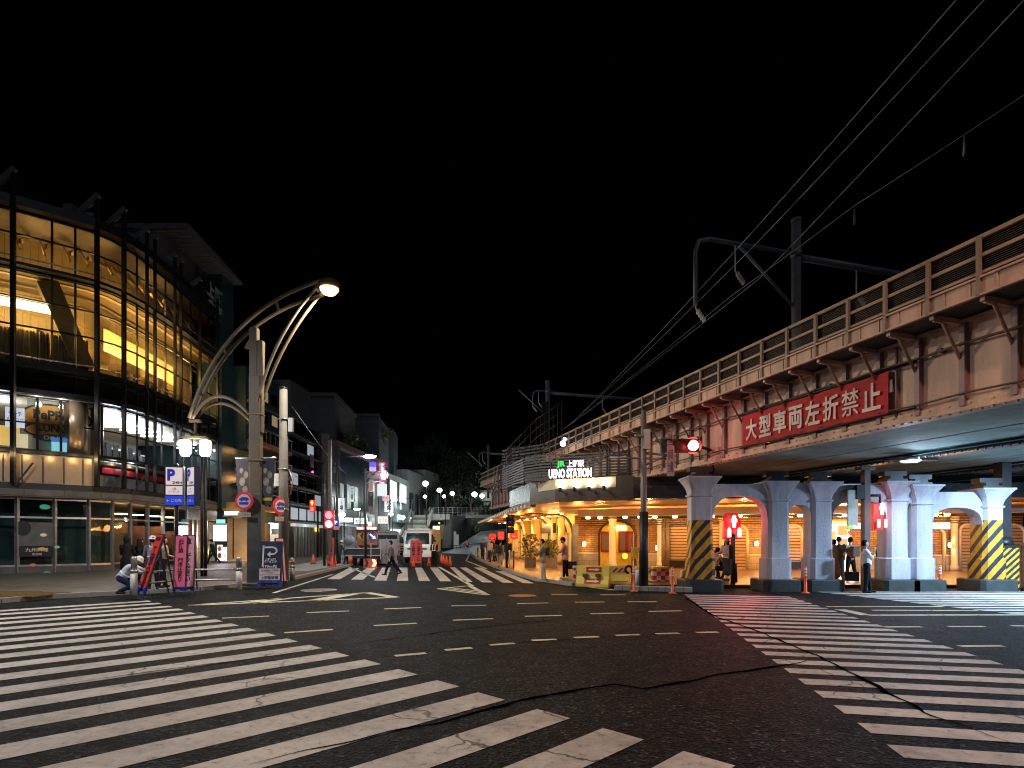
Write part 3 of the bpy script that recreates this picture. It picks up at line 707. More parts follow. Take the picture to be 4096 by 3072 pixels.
# sloping stair flight behind the glass
a, b = ray(47, off(FA, 1.2)), ray(84, off(FA, 1.2)); m = MB(); m.beam(a + UP * 15.4, b + UP * 11.2, 1.0, .9); m.beam(a + UP * 15.95 + Vector((.2, -.3, 0)), b + UP * 11.8 + Vector((.2, -.3, 0)), .06, .12)
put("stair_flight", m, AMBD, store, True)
# long bright tube at the left, and the lamps washing the gallery walls
m = MB(); T_ = [ray(u, off(FA, .9)) for u in (-40, 0, 51)]; m.tube([p + UP * 14.0 for p in T_], .14, 8); m.tube([p + UP * 13.8 for p in T_], .1, 8); put("light_tube", m, glow("tube_glow", (1, .78, .42), 14), store, True)
for u in (-20, 25, 60, 90, 112, 130, 150, 170, 186):
    a, b = ray(u, off(FA, 1.0)), ray(u + 2, off(FA, 1.0)); lamp("gallery_light", 'POINT', a + UP * 13.2, 170 if u < 60 else (70 if u < 100 else 210), (1, .6, .2), .35, store)
    if u in (25, 90, 150): lamp("gallery_light", 'POINT', a + UP * 16.6, 70, (1, .6, .22), .3, store)
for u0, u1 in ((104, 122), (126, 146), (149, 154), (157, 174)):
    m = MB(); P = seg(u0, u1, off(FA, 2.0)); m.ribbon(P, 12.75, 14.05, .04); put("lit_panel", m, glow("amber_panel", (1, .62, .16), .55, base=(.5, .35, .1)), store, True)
m = MB(); m.ribbon([(-50, 26), (-34, 36), (-30, 40), (-29, 44.5)], 0.1, 9.3, .2); put("shop_back_wall", m, mat("shop_wall", (.4, .37, .34), .7, 0, .3, .7), store, True)
# first floor shop: sign wall, white dining room, copper panels below
lamp("shop_light", 'POINT', ray(38, off(FA, -.3)) + UP * 8.9, 40, (1, .93, .8), .15, store); lamp("shop_light", 'POINT', ray(62, off(FA, -.3)) + UP * 8.9, 40, (1, .93, .8), .15, store)  # two lamps added outside the glass to brighten the sign wall
P = seg(27, 73.5, off(FA, .75)); m = MB(); m.ribbon(P, 6.4, 9.2, .1); put("sign_wall", m, mat("pale_sign_wall", (.42, .43, .38), .6, 0, .15, 2), store, True)
a, b = Vector((*P[0], 0)), Vector((*P[-1], 0)); ax = (b - a).normalized(); c0 = (a + b) / 2 + ax * .22
nn = ax.cross(UP)
def blob(cx, cz, rx, rz, n=40, f=lambda t: 1): return [(cx + rx * math.cos(2 * math.pi * i / n) * f(2 * math.pi * i / n), cz + rz * math.sin(2 * math.pi * i / n) * f(2 * math.pi * i / n)) for i in range(n)]
wv = lambda t: 1 + .1 * math.cos(2 * t) + .05 * math.cos(3 * t + .6)
sg = lambda k: Vector((c0.x, c0.y, 0)) + nn * k
m = MB(); m.slab(blob(.0, 8.25, 1.38, .72, f=wv), sg(.08), ax, UP, .06); m.slab(blob(-.05, 7.55, 1.2, .45, f=wv), sg(.075), ax, UP, .06); put("sign_border", m, BLK, store, True)
SORG = mat("sign_orange", (.62, .25, .03), .5)
m = MB(); m.slab(blob(.0, 8.25, 1.27, .62, f=wv), sg(.12), ax, UP, .04); m.slab(blob(-.05, 7.55, 1.1, .37, f=wv), sg(.115), ax, UP, .04); put("sign_board", m, SORG, store, True)
m = MB(); m.slab(blob(.1, 7.14, 1.05, .2), sg(.15), ax, UP, .04); put("sign_oval", m, mat("sign_green", (.02, .1, .06), .5), store, True)
text("PePPeR", 1.85, .5, sg(.12) + UP * 8.33, ax, UP, BLK, store, th=.012, bold=.035); text("LUNCH", 1.5, .42, sg(.115) + UP * 7.66, ax, UP, BLK, store, th=.012, bold=.03); text("DINER", 1.0, .2, sg(.15) + UP * 7.14, ax, UP, WHITE, store, th=.012, bold=.02)
p = ray(66, off(FA, .45)); m = MB(); m.slab([(-.6, 0), (.6, 0), (.6, .72), (-.6, .72)], p + UP * 6.42, ax, UP, .05); put("poster", m, glow("cyan_poster", (.25, .75, .85), .75), store, True)
m = MB(); m.slab([(-.6, .5), (.6, .5), (.6, .72), (-.6, .72)], p + UP * 6.43 - ax.cross(UP) * -.03, ax, UP, .04); put("poster_header", m, glow("blue_poster", (.02, .12, .6), .7), store, True)
for u, z, w, h, col, nm in ((15, 7.5, .75, 1.0, (.85, .88, 1), "menu_poster"), (4, 6.55, 1.2, 1.0, (1, .6, .1), "menu_photo"), (19, 6.5, .7, .7, (.9, .7, .4), "menu_card")):
    p = ray(u, off(FA, .45)); m = MB(); m.slab([(-w / 2, 0), (w / 2, 0), (w / 2, h), (-w / 2, h)], p + UP * z, ax, UP, .03); put(nm, m, glow(nm, col, .75), store, True)
text("ランチ\nメニュー", .7, .5, ray(15, off(FA, .45)) + UP * 8.05 , ax, UP, BLK, store, th=.02, bold=.01)
COP = mat("copper_panel", (.36, .27, .19), .36, .45, .15, .9)
m = MB(); P = seg(-62, 97, off(FA, .3)); m.ribbon(P, 4.7, 6.15, .08); m.m = 1
for u in (-20, 3, 22, 43, 64, 83): q_ = ray(u, off(FA, .26)); m.beam(q_ + UP * 4.75, q_ + UP * 6.1, .03, .05, ax)
for u in (24, 118, 140):
    q_ = ray(u, off(FA, -.2)); m.beam(q_ + UP * 4.5 - ax * .35, q_ + UP * 5.7 + ax * .35, .08, .08)
put("spandrel_panel", m, [COP, BLK], store, True)
for u in (0, 25, 50, 75, 92): lamp("cove_light", 'POINT', ray(u, off(FA, -.35)) + UP * 6.1, 14, (1, .68, .3), .1, store)
m = MB()
for u, d, w in ((108, 3, 1.4), (118, 5, 1.6), (131, 3.5, 1.3), (139, 6, 1.2), (150, 4, 1), (165, 4, 1.2), (186, 4, 1.4), (205, 3, 1.4)):
    q_ = ray(u, off(FA, min(d, 2.2))); m.box(q_.x, q_.y, 8.95, w, .3, .06); m.box(q_.x - 1, q_.y + 1.5, 8.95, w, .3, .06)
put("ceiling_lamps", m, glow("shop_lamp", (.95, .98, 1), 9), store, True)
for u, e in ((112, 260), (134, 260), (160, 80), (190, 60), (2, 120)): lamp("shop_light", 'POINT', ray(u, off(FA, 1.9)) + UP * 8.4, e, (.88, .95, 1), .3, store)
m = MB(); P = seg(102, 172, off(FA, .7)); m.ribbon(P, 5.5, 5.82, .15); put("red_counter", m, mat("red_counter", (.5, .03, .05), .25), store, True); m = MB(); m.ribbon(off(P, .5), 4.75, 5.45, .15); put("grey_counter", m, mat("grey_counter", (.4, .4, .42), .3, 0, .5, .7), store, True); lamp("shop_light", 'POINT', ray(130, off(FA, .5)) + UP * 6.0, 30, (1, .95, .9), .2, store); lamp("shop_light", 'POINT', ray(112, off(FA, .5)) + UP * 6.0, 30, (1, .95, .9), .2, store)
m = MB(); P = seg(104, 146, off(FA, 2.6)); m.ribbon(P, 6.4, 7.4, .1); put("white_partition", m, WHITE, store, True)
for k, u in enumerate((106, 112, 119, 127, 133, 141)):
    q_ = ray(u, off(FA, 1.5)); m = MB(); m.box(q_.x, q_.y, 6.75, .45, .45, .5); m.box(q_.x - .2, q_.y, 7.15, .06, .45, .5); put("dining_chair", m, GREYP, store, True)
m = MB(); a = ray(76, off(FA, .8)); m.lathe([(.55, 6.4), (.55, 9.2)], 20, (a.x, a.y, 0)); a = ray(96, off(FA, 1.2)); m.lathe([(.35, 6.4), (.35, 9.2)], 20, (a.x, a.y, 0)); put("round_column", m, COP, store, True)
# ground floor glazing
gus = [-62, -25, 17, 54.5, 88.5, 112, 130, 147.5, 163, 176, 188]
GF = off(FA, .15)
for k, (a, b) in enumerate(zip(gus, gus[1:])):
    p, q_ = ray(a, GF), ray(b, GF); m = MB()
    m.beam(p + UP * PZ, p + UP * 3.95, .16, .16, Vector((1, 0, 0)))
    for z in (.5, 2.95): m.beam(p + UP * z, q_ + UP * z, .08, .09)
    m.beam(p + UP * 3.9, q_ + UP * 3.9, .1, .1)
    w = put("shop_window", m, SILV, store, True)
    g = MB(); g.add([p + UP * PZ, q_ + UP * PZ, q_ + UP * 3.9, p + UP * 3.9], [(0, 1, 2, 3)]); put("pane", g, GLASSD if k < 5 else GLASS, w, True, rec=False)
m = MB(); m.ribbon(seg(-62, 112, off(FA, .1)), PZ, .45, .12); put("stone_plinth", m, DCONC, store, True)
m = MB(); m.ribbon(seg(-62, 112, off(FA, 1.3)), PZ, 3.9, .1); put("dark_blind", m, mat("blind", (.07, .12, .115), .8, 0, .3, 1.5), store, True)
p = ray(37, GF); m = MB(); ax2 = Vector((.8, .6, 0))
m.slab([(-.75, 1.5), (.7, 1.5), (.7, 2.7), (-.75, 2.7)], p + ax2.cross(UP) * .05, ax2, UP, .02); put("window_notice", m, mat("grey_notice", (.1, .105, .1), .5), store, True)
m = MB(); m.slab([(-.75, .95), (.7, .95), (.7, 1.48), (-.75, 1.48)], p + ax2.cross(UP) * .05, ax2, UP, .02); m.slab(blob(-.55, 2.4, .32, .38), p + ax2.cross(UP) * .08, ax2, UP, .02); put("black_notice", m, BLK, store, True)
text("九州料理", .9, .2, p + UP * 1.3, ax2, UP, WHITE, store, th=.07, bold=.01); text("居酒屋", .4, .12, p + UP * 1.08, ax2, UP, WHITE, store, th=.07)
for u, v, r, col in ((45, 507, .22, (.05, .75, .5)), (43.5, 535, .14, (1, .9, .6)), (42, 549, .16, (.9, .55, .1)), (33, 565, .14, (.8, .25, .2)), (57, 547, .12, (.3, .7, .8)), (47, 573, .16, (.05, .5, .45))):
    z_ = zat(v, ray(u, GF).y); q_ = ray(u, off(FA, .02)); m = MB(); m.slab(blob(0, 0, r, r * .6, 14), q_ + UP * z_, ax2, UP, .015); put("sticker", m, mat("sticker%d" % u, col, .4), store, True)
m = MB()
for u in (118, 125, 137, 152, 157, 167, 172):
    q_ = ray(u, off(FA, 1.6)); m.box(q_.x, q_.y, 3.35, .7, .25, .05)
put("ceiling_lamps", m, glow("shop_warm_lamp", (1, .8, .5), 6), store, True)
for u, e in ((120, 26), (140, 24), (158, 30), (172, 36)): lamp("shop_light", 'POINT', ray(u, off(FA, 1.5)) + UP * 3.1, e, (1, .72, .45), .2, store)
m = MB()
for u, w, z0, z1 in ((121, 1.2, 2.2, 2.8), (138, .8, 1.0, 2.7), (153, 1.4, .2, 2.7), (166, 1, .3, 2.4)):
    q_ = ray(u, off(FA, 2.2)); m.box(q_.x, q_.y, (z0 + z1) / 2, w, .2, z1 - z0)
put("shop_display", m, mat("shop_display", (.32, .14, .08), .6, 0, .5, 2), store, True)
# end of the ground floor: brick panels and bright entrance
ew = ray(188, GF); xw = ew.x
FY = lambda u: ray(u, GF)
def gpanel(name, u0, u1, z0, z1, mt, d=0.0):
    P = seg(u0, u1, off(FA, .15 + d)); m = MB(); m.ribbon(P, z0, z1, .08); return put(name, m, mt, store, True)
ORB = brickm("orange_tile", (.55, .3, .1), (.5, .26, .09), (.25, .13, .05), .5, .3, .6, 'S', .012)
gpanel("tiled_wall", 188.5, 201, PZ, 3.2, ORB, .02); gpanel("fascia", 188, 217, 3.2, 3.95, SILV, -.1)
for u in (192, 196.5, 203, 207.5): m = MB(); q_ = ray(u, off(FA, .1)); m.beam(q_ + UP * PZ, q_ + UP * 3.2, .12, .14); put("mullion", m, SILV, store, True)
gpanel("entrance_wall", 201, 217, PZ, 3.2, mat("white_interior", (.75, .73, .75), .5), 1.2)
# tower part with oversailing slatted roof
tw = MB(); tw.slab([(-21.4, 38), (-21.9, 46.6), (-40, 46.6), (-40, 38)][::-1], (0, 0, 22.75), (1, 0, 0), (0, 1, 0), .3); put("roof_slab", tw, LOUV, store, True)
m = MB()
for i in range(26): y = 38.2 + i * .32; m.beam((-27, y, 22.36), (-21.65, y, 22.36), .07, .12)
put("soffit_slats", m, mat("slat_grey", (.3, .29, .26), .5, .2), store, True)
m = MB(); m.box(-32, 42.2, 20.6, 17, 8, 3.6); put("penthouse_wall", m, GREYP, store, True)
m = MB(); m.box(-23.35, 45.3, 13.5, 1.9, 1.9, 18.4)
for i in range(9): m.box(-23.35, 45.3, 5 + i * 2.1, 2.0, 2.0, .1)
put("stair_tower", m, TEAL, store, True)
P_ = Vector((-22.36, 42.6, 0)); ax3 = Vector((-.06, 1, 0)).normalized()
text("上野\nの森", 2.6, 2.4, Vector((-22.25, 43.0, 19.6)), ax3, UP, mat("pale_letter", (.4, .38, .38), .5), store, th=.05, bold=.06)
a = ray(56, FA); m = MB(); m.box(a.x, a.y + 1, 19.3, .5, .5, .7); put("roof_box", m, GREYP, store, True); m = MB(); m.lathe([(.3, 0), (.35, .25), (.1, .4)], 10, (a.x + .9, a.y + 1.2, 19.0)); put("roof_vent", m, GREYP, store, True); m = MB(); m.box(a.x - 4, a.y + .6, 19.2, .4, .4, .4); put("roof_box", m, GREYP, store, True)

# ------------------------------------------------------------ the street row behind it
def shopfront(b, xs, z0, z1, x, mt):
    pass
# dark block with orange lit balconies
b2 = thing("dark_office_block", "dark block with orange lit balcony soffits, next along from the glass store", "building", (-24, 50, 0))
m = MB(); m.prism([(-21.4, 46.2), (-21.0, 53.8), (-35, 53.8), (-35, 46.2)], 9.2, 15.8); m.prism([(-22.4, 46.0), (-22.0, 53.8), (-35, 53.8), (-35, 46.0)], PZ, 9.2); put("wall", m, TEAL, b2, True)
OSOF = mat("orange_soffit", (.5, .24, .14), .6)
for z, d in ((9.6, 1.5), (7.3, 1.5), (4.3, 1.2)):
    m = MB(); m.prism([(-22.4, 46.4), (-22.4 + d + .3, 46.6), (-22.0 + d, 53.6), (-22.0, 53.6)], z, z + .35); put("balcony_slab", m, OSOF, b2, True)
    m = MB(); m.tube([(-22.2 + d, 46.6, z + 1.4), (-22.0 + d, 53.6, z + 1.4)], .05, 6)
    for i in range(9): m.beam((-22.2 + d + .02 * i, 46.6 + i * .87, z + .3), (-22.2 + d + .02 * i, 46.6 + i * .87, z + 1.4), .04, .04)
    put("railing", m, STEEL, b2, True)
for z in (13.0, 11.2, 9.8, 8.0, 6.3):
    m = MB(); m.beam((-21.25 - (z < 9) * .95, 46.2, z), (-20.9 - (z < 9) * .95, 53.7, z), .15, .22); put("ledge", m, LOUV, b2, True)
for j, z in enumerate((10.2, 11.8, 13.6, 6.6)):
    for i in range(4):
        y = 46.9 + i * 1.75; xx = -21.33 + (y - 46.2) * .053 - (.98 if z < 9 else 0)
        m = MB(); m.box(xx, y + .6, z + .5, .1, 1.3, 1.05); f = put("window", m, BLK, b2, True)
        m = MB(); m.box(xx + .03, y + .6, z + .5, .08, 1.15, .9); put("pane", m, GLASSD if (i + j) % 3 else glow("dim_window", (1, .7, .35), .25, base=(.1, .1, .1)), f, True)
for y, z in ((47.5, 9.2), (51.5, 9.2), (48.5, 3.9), (52, 3.9), (48, 6.9), (51.5, 6.9)): lamp("soffit_light", 'POINT', (-21.3, y, z), 45, ORC, .15, b2)
m = MB(); m.prism([(-21.0, 46.5), (-20.85, 49.6), (-22, 49.6), (-22, 46.5)], PZ, 3.2); put("timber_screen", m, mat("lit_timber", (.42, .27, .14), .6, 0, .25, 1), b2, True)
m = MB(); m.box(-20.98, 51.6, 3.05, .25, 3.6, .5); put("shop_sign", m, glow("shop_sign_white", (.8, .88, 1), 1.3), b2, True)
m = MB(); m.box(-21.6, 52, 1.6, .3, 3, 2.4); put("dark_shopfront", m, GREYP, b2, True)
for y, z, sy, sz in ((51.3, 1.9, 1.2, .8), (52.6, 1.9, .9, .8)): m = MB(); m.box(-21.4, y, z, .1, sy, sz); put("notice_board", m, glow("notice", (1, .9, .65), .5), b2, True)
for y in (50.3, 53.3): m = MB(); m.lathe([(.08, 0), (.14, .15), (.1, .5), (.03, .6)], 10, (-21.2, y, 2.3)); put("wall_lamp", m, WARM, b2, True)
lamp("entry_light", 'POINT', (-20.3, 48, 2.8), 40, WARMC, .2, b2)
# banded office block
b3 = thing("banded_office_block", "grey office block with banded windows and a ribbed rooftop box", "building", (-23, 58, 0))
m = MB(); m.prism([(-21.2, 54), (-20.9, 63.2), (-38, 63.2), (-38, 54)], PZ, 13.4); put("wall", m, mat("grey_render", (.11, .115, .12), .55, 0, .25, .8), b3, True)
m = MB(); m.prism([(-21.0, 54.5), (-20.8, 59.0), (-36, 59.0), (-36, 54.5)], 13.4, 17); put("rooftop_box", m, mat("ribbed_metal", (.16, .165, .175), .4, .3, .2, 1), b3, True)
m = MB()
for i in range(16): m.beam((-20.96 + .0, 54.5, 13.6 + i * .21), (-20.76, 59.0, 13.6 + i * .21), .04, .06)
put("box_ribs", m, LOUV, b3, True)
m = MB(); m.box(-20.75, 63.6, 6.8, .9, .9, 13.4); put("end_column", m, mat("beige_column", (.24, .21, .18), .7, 0, .2, 1), b3, True)
for k in range(6):
    z = 3.5 + k * 1.68
    m = MB(); m.beam((-20.95, 54.2, z), (-20.75, 63.0, z), .3, .16); put("sill_band", m, LOUV, b3, True)
    for i in range(4):
        y = 54.5 + i * 2.15; m = MB(); m.box(-21.08 + .03 * i, y + 1, z + .85, .12, 1.95, 1.25); f = put("window", m, BLK, b3, True)
        lit = (k == 0 or (k, i) in ((1, 3), (2, 0), (4, 2)))
        m = MB(); m.box(-21.04 + .03 * i, y + 1, z + .85, .1, 1.8, 1.1); put("pane", m, glow("office_lit", (.8, .92, 1), .35, base=(.1, .1, .1)) if lit else GLASSD, f, True)
for i in range(8): m = MB(); m.box(-20.9, 55.5 + i * .95, 1.6, .16, .35, 3.0); put("fin", m, mat("beige_fin", (.3, .28, .24), .6), b3, True)
m = MB(); m.box(-20.75, 58.8, 3.25, .5, 8.6, .28); put("canopy", m, glow("pale_canopy", (.75, .85, .9), .35), b3, True)
m = MB(); m.box(-20.55, 59, 9.9, .1, .9, 1.3); put("pale_panel", m, SILV, b3, True)
m = MB(); m.box(-20.7, 61, 2.9, .2, .8, .4); put("exit_sign", m, glow("yellow_sign", (1, .75, .05), 1.3), b3, True)
lamp("shop_light", 'POINT', (-20.0, 57, 2.8), 18, COOLC, .2, b3)
# tall plain tower blocks further back
b4 = thing("plain_tower_block", "tall plain concrete block rising behind the low street row", "building", (-28, 74, 0))
m = MB(); m.prism([(-21, 68), (-21.8, 80), (-40, 80), (-40, 68)], PZ, 19.0); put("wall", m, mat("dim_concrete", (.105, .105, .105), .8, 0, .2, .5), b4, True)
m = MB(); m.box(-30.5, 67.9, 19.0, 19.2, .3, .4); m.beam((-20.9, 67.8, 19.0), (-21.7, 80, 19.0), .3, .4); put("parapet", m, LOUV, b4, True)
m = MB(); m.box(-27, 67.9, 10, .04, .06, 18); m.box(-20.98, 70.2, 14.4, .3, 1.5, 1.0); put("wall_recess", m, BLK, b4, True)
b5 = thing("far_plain_block", "second plain block, smaller and bluish, behind the tall concrete one", "building", (-26, 90, 0))
m = MB(); m.prism([(-19.7, 85), (-20.5, 96), (-36, 96), (-36, 85)], PZ, 20.2); m.prism([(-19.9, 97), (-20.6, 104), (-36, 104), (-36, 97)], PZ, 20.3); put("wall", m, mat("dim_blue_wall", (.1, .11, .13), .8, 0, .2, .5), b5, True)
m = MB(); m.box(-27.8, 85, 20.3, 16.6, .4, .35); put("parapet", m, LOUV, b5, True)
# low street row
b6 = thing("low_shop_row", "low shop row with a brown roof edge, teal cladding and a brick pier", "building", (-23, 80, 0))
m = MB(); m.prism([(-21, 67), (-19.6, 84), (-30, 84), (-30, 67)], 3.6, 12.8); put("wall", m, TEAL, b6, True)
m = MB()
for i in range(46): y = 67.2 + i * .28; m.beam((-20.96 + (y - 67) * .0824, y, 5.6), (-20.96 + (y - 67) * .0824, y, 12.6), .05, .05)
put("cladding_ribs", m, mat("teal_rib", (.05, .1, .105), .35, .2), b6, True)
m = MB(); m.beam((-20.6, 66.6, 13.0), (-19.0, 86, 13.0), .9, .7); put("roof_edge", m, mat("brown_edge", (.24, .17, .14), .6, 0, .2, 1), b6, True)
m = MB(); m.box(-20.6, 67.1, 8, 1.0, .3, 9.5); put("end_pier", m, mat("taupe_pier", (.2, .18, .165), .7), b6, True)
m = MB(); m.prism([(-20.2, 77.6), (-19.6, 83.8), (-20.9, 83.8), (-20.9, 77.6)], PZ, 12.2); put("brick_pier", m, BRICKS, b6, True)
m = MB(); m.prism([(-21.6, 67), (-20.4, 84), (-30, 84), (-30, 67)], PZ, 3.6); put("shopfront", m, mat("lit_shop", (.5, .47, .42), .6, 0, .4, .5), b6, True)
m = MB(); m.slab([(0, 0), (12.5, 0), (12.5, .1), (0, .1)], (-20.6, 67.2, 3.5), Vector((.08, 1, 0)), Vector((.5, 0, 1)), 1.6); put("awning", m, mat("white_awning", (.7, .72, .75), .6), b6, True)
for i in range(3):
    m = MB(); m.box(-20.78 + i * .2, 69.8 + i * 2.4, 7.2, .14, 1.9, 3.0); f = put("window", m, SILV, b6, True); m = MB(); m.box(-20.72 + i * .2, 69.8 + i * 2.4, 7.2, .14, 1.75, 2.85); put("pane", m, glow("blue_window", (.5, .8, .85), .12, base=(.08, .1, .1)), f, True)
for y in (70, 74, 79): lamp("shop_light", 'POINT', (-18.7, y, 3.0), 55, COOLC, .2, b6)
# white lit shop beyond, then plain houses
b7 = thing("white_lit_shop", "narrow shop with a big white lit upper window beyond the brick pier", "building", (-19, 92, 0))
m = MB(); m.prism([(-18.9, 86), (-17.9, 100), (-28, 100), (-28, 86)], PZ, 12); put("wall", m, mat("pale_wall", (.28, .3, .3), .7, 0, .2, .6), b7, True)
for i in range(2): m = MB(); m.box(-18.45 + .45 * i, 89 + i * 5.6, 9.4, .2, 5.2, 3.2); f = put("window", m, SILV, b7, True); m = MB(); m.box(-18.38 + .45 * i, 89 + i * 5.6, 9.4, .2, 4.8, 2.9); put("pane", m, glow("bright_window", (.85, 1, .97), 1.2), f, True)
m = MB(); m.box(-18.1, 92, 5.6, 1.2, 9, 2.0); put("balcony", m, mat("glass_balcony", (.18, .25, .26), .3), b7, True)
m = MB(); m.box(-18.2, 92, 2.2, .3, 11, 2.6); put("shopfront", m, glow("white_shopfront", (.9, .97, 1), .8), b7, True)
b8 = thing("grey_end_house", "grey rendered house with tall mullioned windows beside the stairs", "building", (-19, 106, 0))
m = MB(); m.prism([(-18.3, 101), (-17.0, 112), (-27, 112), (-27, 101)], PZ, 14.2); m.prism([(-17.0, 112), (-15.2, 120), (-27, 120), (-27, 112)], PZ, 15.5); put("wall", m, mat("grey_wall", (.25, .26, .26), .7, 0, .2, .6), b8, True)
for i in range(3): m = MB(); m.box(-17.95 + i * .42, 103 + i * 3.4, 7.6, .2, 2.4, 5.2); f = put("window", m, BLK, b8, True); m = MB(); m.box(-17.9 + i * .42, 103 + i * 3.4, 8.2, .2, 2.1, 2); m.box(-17.9 + i * .42, 103 + i * 3.4, 6.2, .2, 2.1, 1.7); put("pane", m, GLASSD, f, True)
m = MB(); m.box(-17.0, 106, 2.4, .3, 9, 3.2); put("shopfront", m, glow("white_shopfront2", (.9, .97, 1), .6), b8, True)
# ------------------------------------------------------------ station front under the viaduct
st = thing("station_building", "station front of brick, shutters and warm lit canopy under the railway viaduct", "station", (10, 34, 0))
WL = [(4.2, 38), (13.4, 33.2), (27, 31.4), (46, 31)]
def wallpt(u, d=0): return ray(u, off(WL, -d))       # d metres in front of the wall
def wpanel(name, u0, u1, z0, z1, mt, d=0, th=.12, par=None):
    P = seg(u0, u1, off(WL, -d)); m = MB(); m.ribbon(P, z0, z1, th); return put(name, m, mt, par or st, True)
wpanel("brick_wall", 574.5, 1023, .9, 3.4, BRICK)
wpanel("stone_base", 574.5, 1023, PZ, .9, STONEB, .06, .2)
wpanel("stone_cap", 574.5, 1023, .9, .98, CREAM, .1, .2)
# dark louvre band above the wall
m = MB()
for i in range(7): m.ribbon(seg(575, 1023, off(WL, -.5 - .14 * i)), 2.72 + i * .12, 2.76 + i * .12, .1)
put("ceiling_louvres", m, mat("louvre_wood", (.045, .028, .016), .5, 0, .3), st, True)
m = MB(); m.slab([(4, 38.4), (14, 34), (27, 32), (50, 31.6), (50, 24.4), (21, 24.4), (8.5, 25.2), (5.3, 27.3), (3, 33)][::-1], (0, 0, 3.75), (1, 0, 0), (0, 1, 0), .12)
put("ceiling", m, mat("station_ceiling", (.4, .25, .13), .55, 0, .15, .6), st, True)
# ceiling beam with round lamps
BL = [(3.7, 32.2), (12, 29.4), (26, 27.4), (46, 26.6)]
m = MB(); m.ribbon(BL, 3.12, 3.5, .3); put("ceiling_beam", m, mat("pinkish_beam", (.45, .33, .28), .5, 0, .12), st, True)
m = MB(); m.ribbon(off(BL, .8), 3.0, 3.08, .1); put("conduit_rail", m, BLK, st, True)
for i, u in enumerate((588, 600, 625, 640, 655, 675, 697, 712, 740, 768, 782, 800, 822, 845, 868, 905, 935, 947, 972, 1000)):
    p = ray(u, off(BL, .35)); m = MB(); m.lathe([(.1, 0), (.13, .05), (.13, .12)], 14, (p.x, p.y, 2.98)); put("ceiling_lamp", m, WARM, st, True)
for u in (600, 650, 705, 745, 790, 840, 890, 940, 985):
    p = ray(u, off(BL, 1.2)); lamp("ceiling_light", 'POINT', p + UP * 2.85, 260, (1, .47, .13), .12, st)
for u in (560, 640, 720, 800, 880, 960):
    p = ray(max(u, 578), off(BL, -2.2)); lamp("soffit_light", 'POINT', p + UP * 3.0, 80, (1, .45, .12), .3, st)
# wall lamps on the brick
for u, v in ((584, 544), (657, 548) , (756, 543.5), (949.5, 545)):
    p = wallpt(u, .12); z = zat(v, p.y); s = thing("wall_sconce", {584: "glowing wall lamp on brick left of the yellow doors", 657: "glowing wall lamp partly behind the tall signal pole", 756: "glowing wall lamp beside the arched shutter, between striped pier and grey pier", 949.5: "glowing wall lamp in the narrow arched niche at the station's right end"}[u], "wall lamp", p + UP * z, 0, "wall lamps along the station front")
    m = MB(); m.box(0, .03, 0, .2, .08, .34); m.lathe([(.1, .14), (.12, .19)], 12, (0, -.06, 0)); put("bracket", m, BLK, s)
    m = MB(); m.lathe([(.09, -.14), (.12, -.05), (.12, .08), (.09, .14)], 14, (0, -.08, 0)); put("shade", m, WARM, s)
    lamp("bulb_light", 'POINT', p + Vector((-.03, -.3, z + .28)), 9, (1, .58, .16), .06, s); lamp("bulb_light", 'POINT', p + Vector((-.03, -.3, z - .3)), 12, (1, .58, .16), .06, s)
# arched yellow doorway with red doors
def archpoly(w, z0, z1, n=14):
    r = w / 2; P = [(-r, z0)]; P += [(-r * math.cos(math.pi * i / n), z1 - r * .75 + r * .75 * math.sin(math.pi * i / n)) for i in range(n + 1)]; P += [(r, z0)]; return P
WAX = (Vector((*WL[1], 0)) - Vector((*WL[0], 0))).normalized()
def archway(u0, u1, zt, mt, fm, name, d=.12, ax=None):
    p, q_ = wallpt(u0, d), wallpt(u1, d); ax_ = (q_ - p).normalized(); w = (q_ - p).length; c_ = (p + q_) / 2
    o = thing(name[0], name[1], name[2], c_ + UP * PZ)
    m = MB(); m.slab(archpoly(w + .3, PZ, zt + .15), c_, ax_, UP, .08); put("frame", m, fm, o, True)
    m = MB(); m.slab(archpoly(w, PZ, zt), c_ - ax_.cross(UP) * -.04, ax_, UP, .06); put("panel", m, mt, o, True)
    return o, c_ , ax_, w
YD = glow("yellow_door", (1, .5, .02), .14, base=(.7, .4, .02))
o, c_, ax_, w = archway(600.5, 634, 2.95, YEL, mat("dark_frame", (.06, .045, .035), .5), ("arched_doorway", "arched yellow doorway with two red framed glass doors", "doorway"))
nn = ax_.cross(UP); RD = mat("door_red", (.35, .02, .03), .4)
for k, (x0, x1) in enumerate(((-1.05, -.32), (.12, .66), (.66, 1.05))):
    m = MB(); zb, zt = 1.02, 2.35; cc = c_ + nn * .09
    for a, b, e, f in ((x0, x0 + .1, zb, zt), (x1 - .1, x1, zb, zt), (x0, x1, zb, zb + .14), (x0, x1, zt - .14, zt)): m.slab([(a, e), (b, e), (b, f), (a, f)], cc, ax_, UP, .05)
    d_ = put("door_leaf", m, RD, o, True); m = MB(); m.slab([(x0, zb), (x1, zb), (x1, zt), (x0, zt)], c_ + nn * .06, ax_, UP, .02); put("pane", m, glow("door_glow", (1, .5, .15), .1, base=(.1, .06, .03)), d_, True)
m = MB(); m.slab([(-.45, 2.45), (.62, 2.45), (.58, 2.7), (-.45, 2.7)], c_ + nn * .12, ax_, UP, .05); put("lit_transom", m, WHT, o, True)
lamp("transom_light", 'POINT', c_ + nn * .5 + UP * 2.5, 14, (1, .7, .35), .15, o)
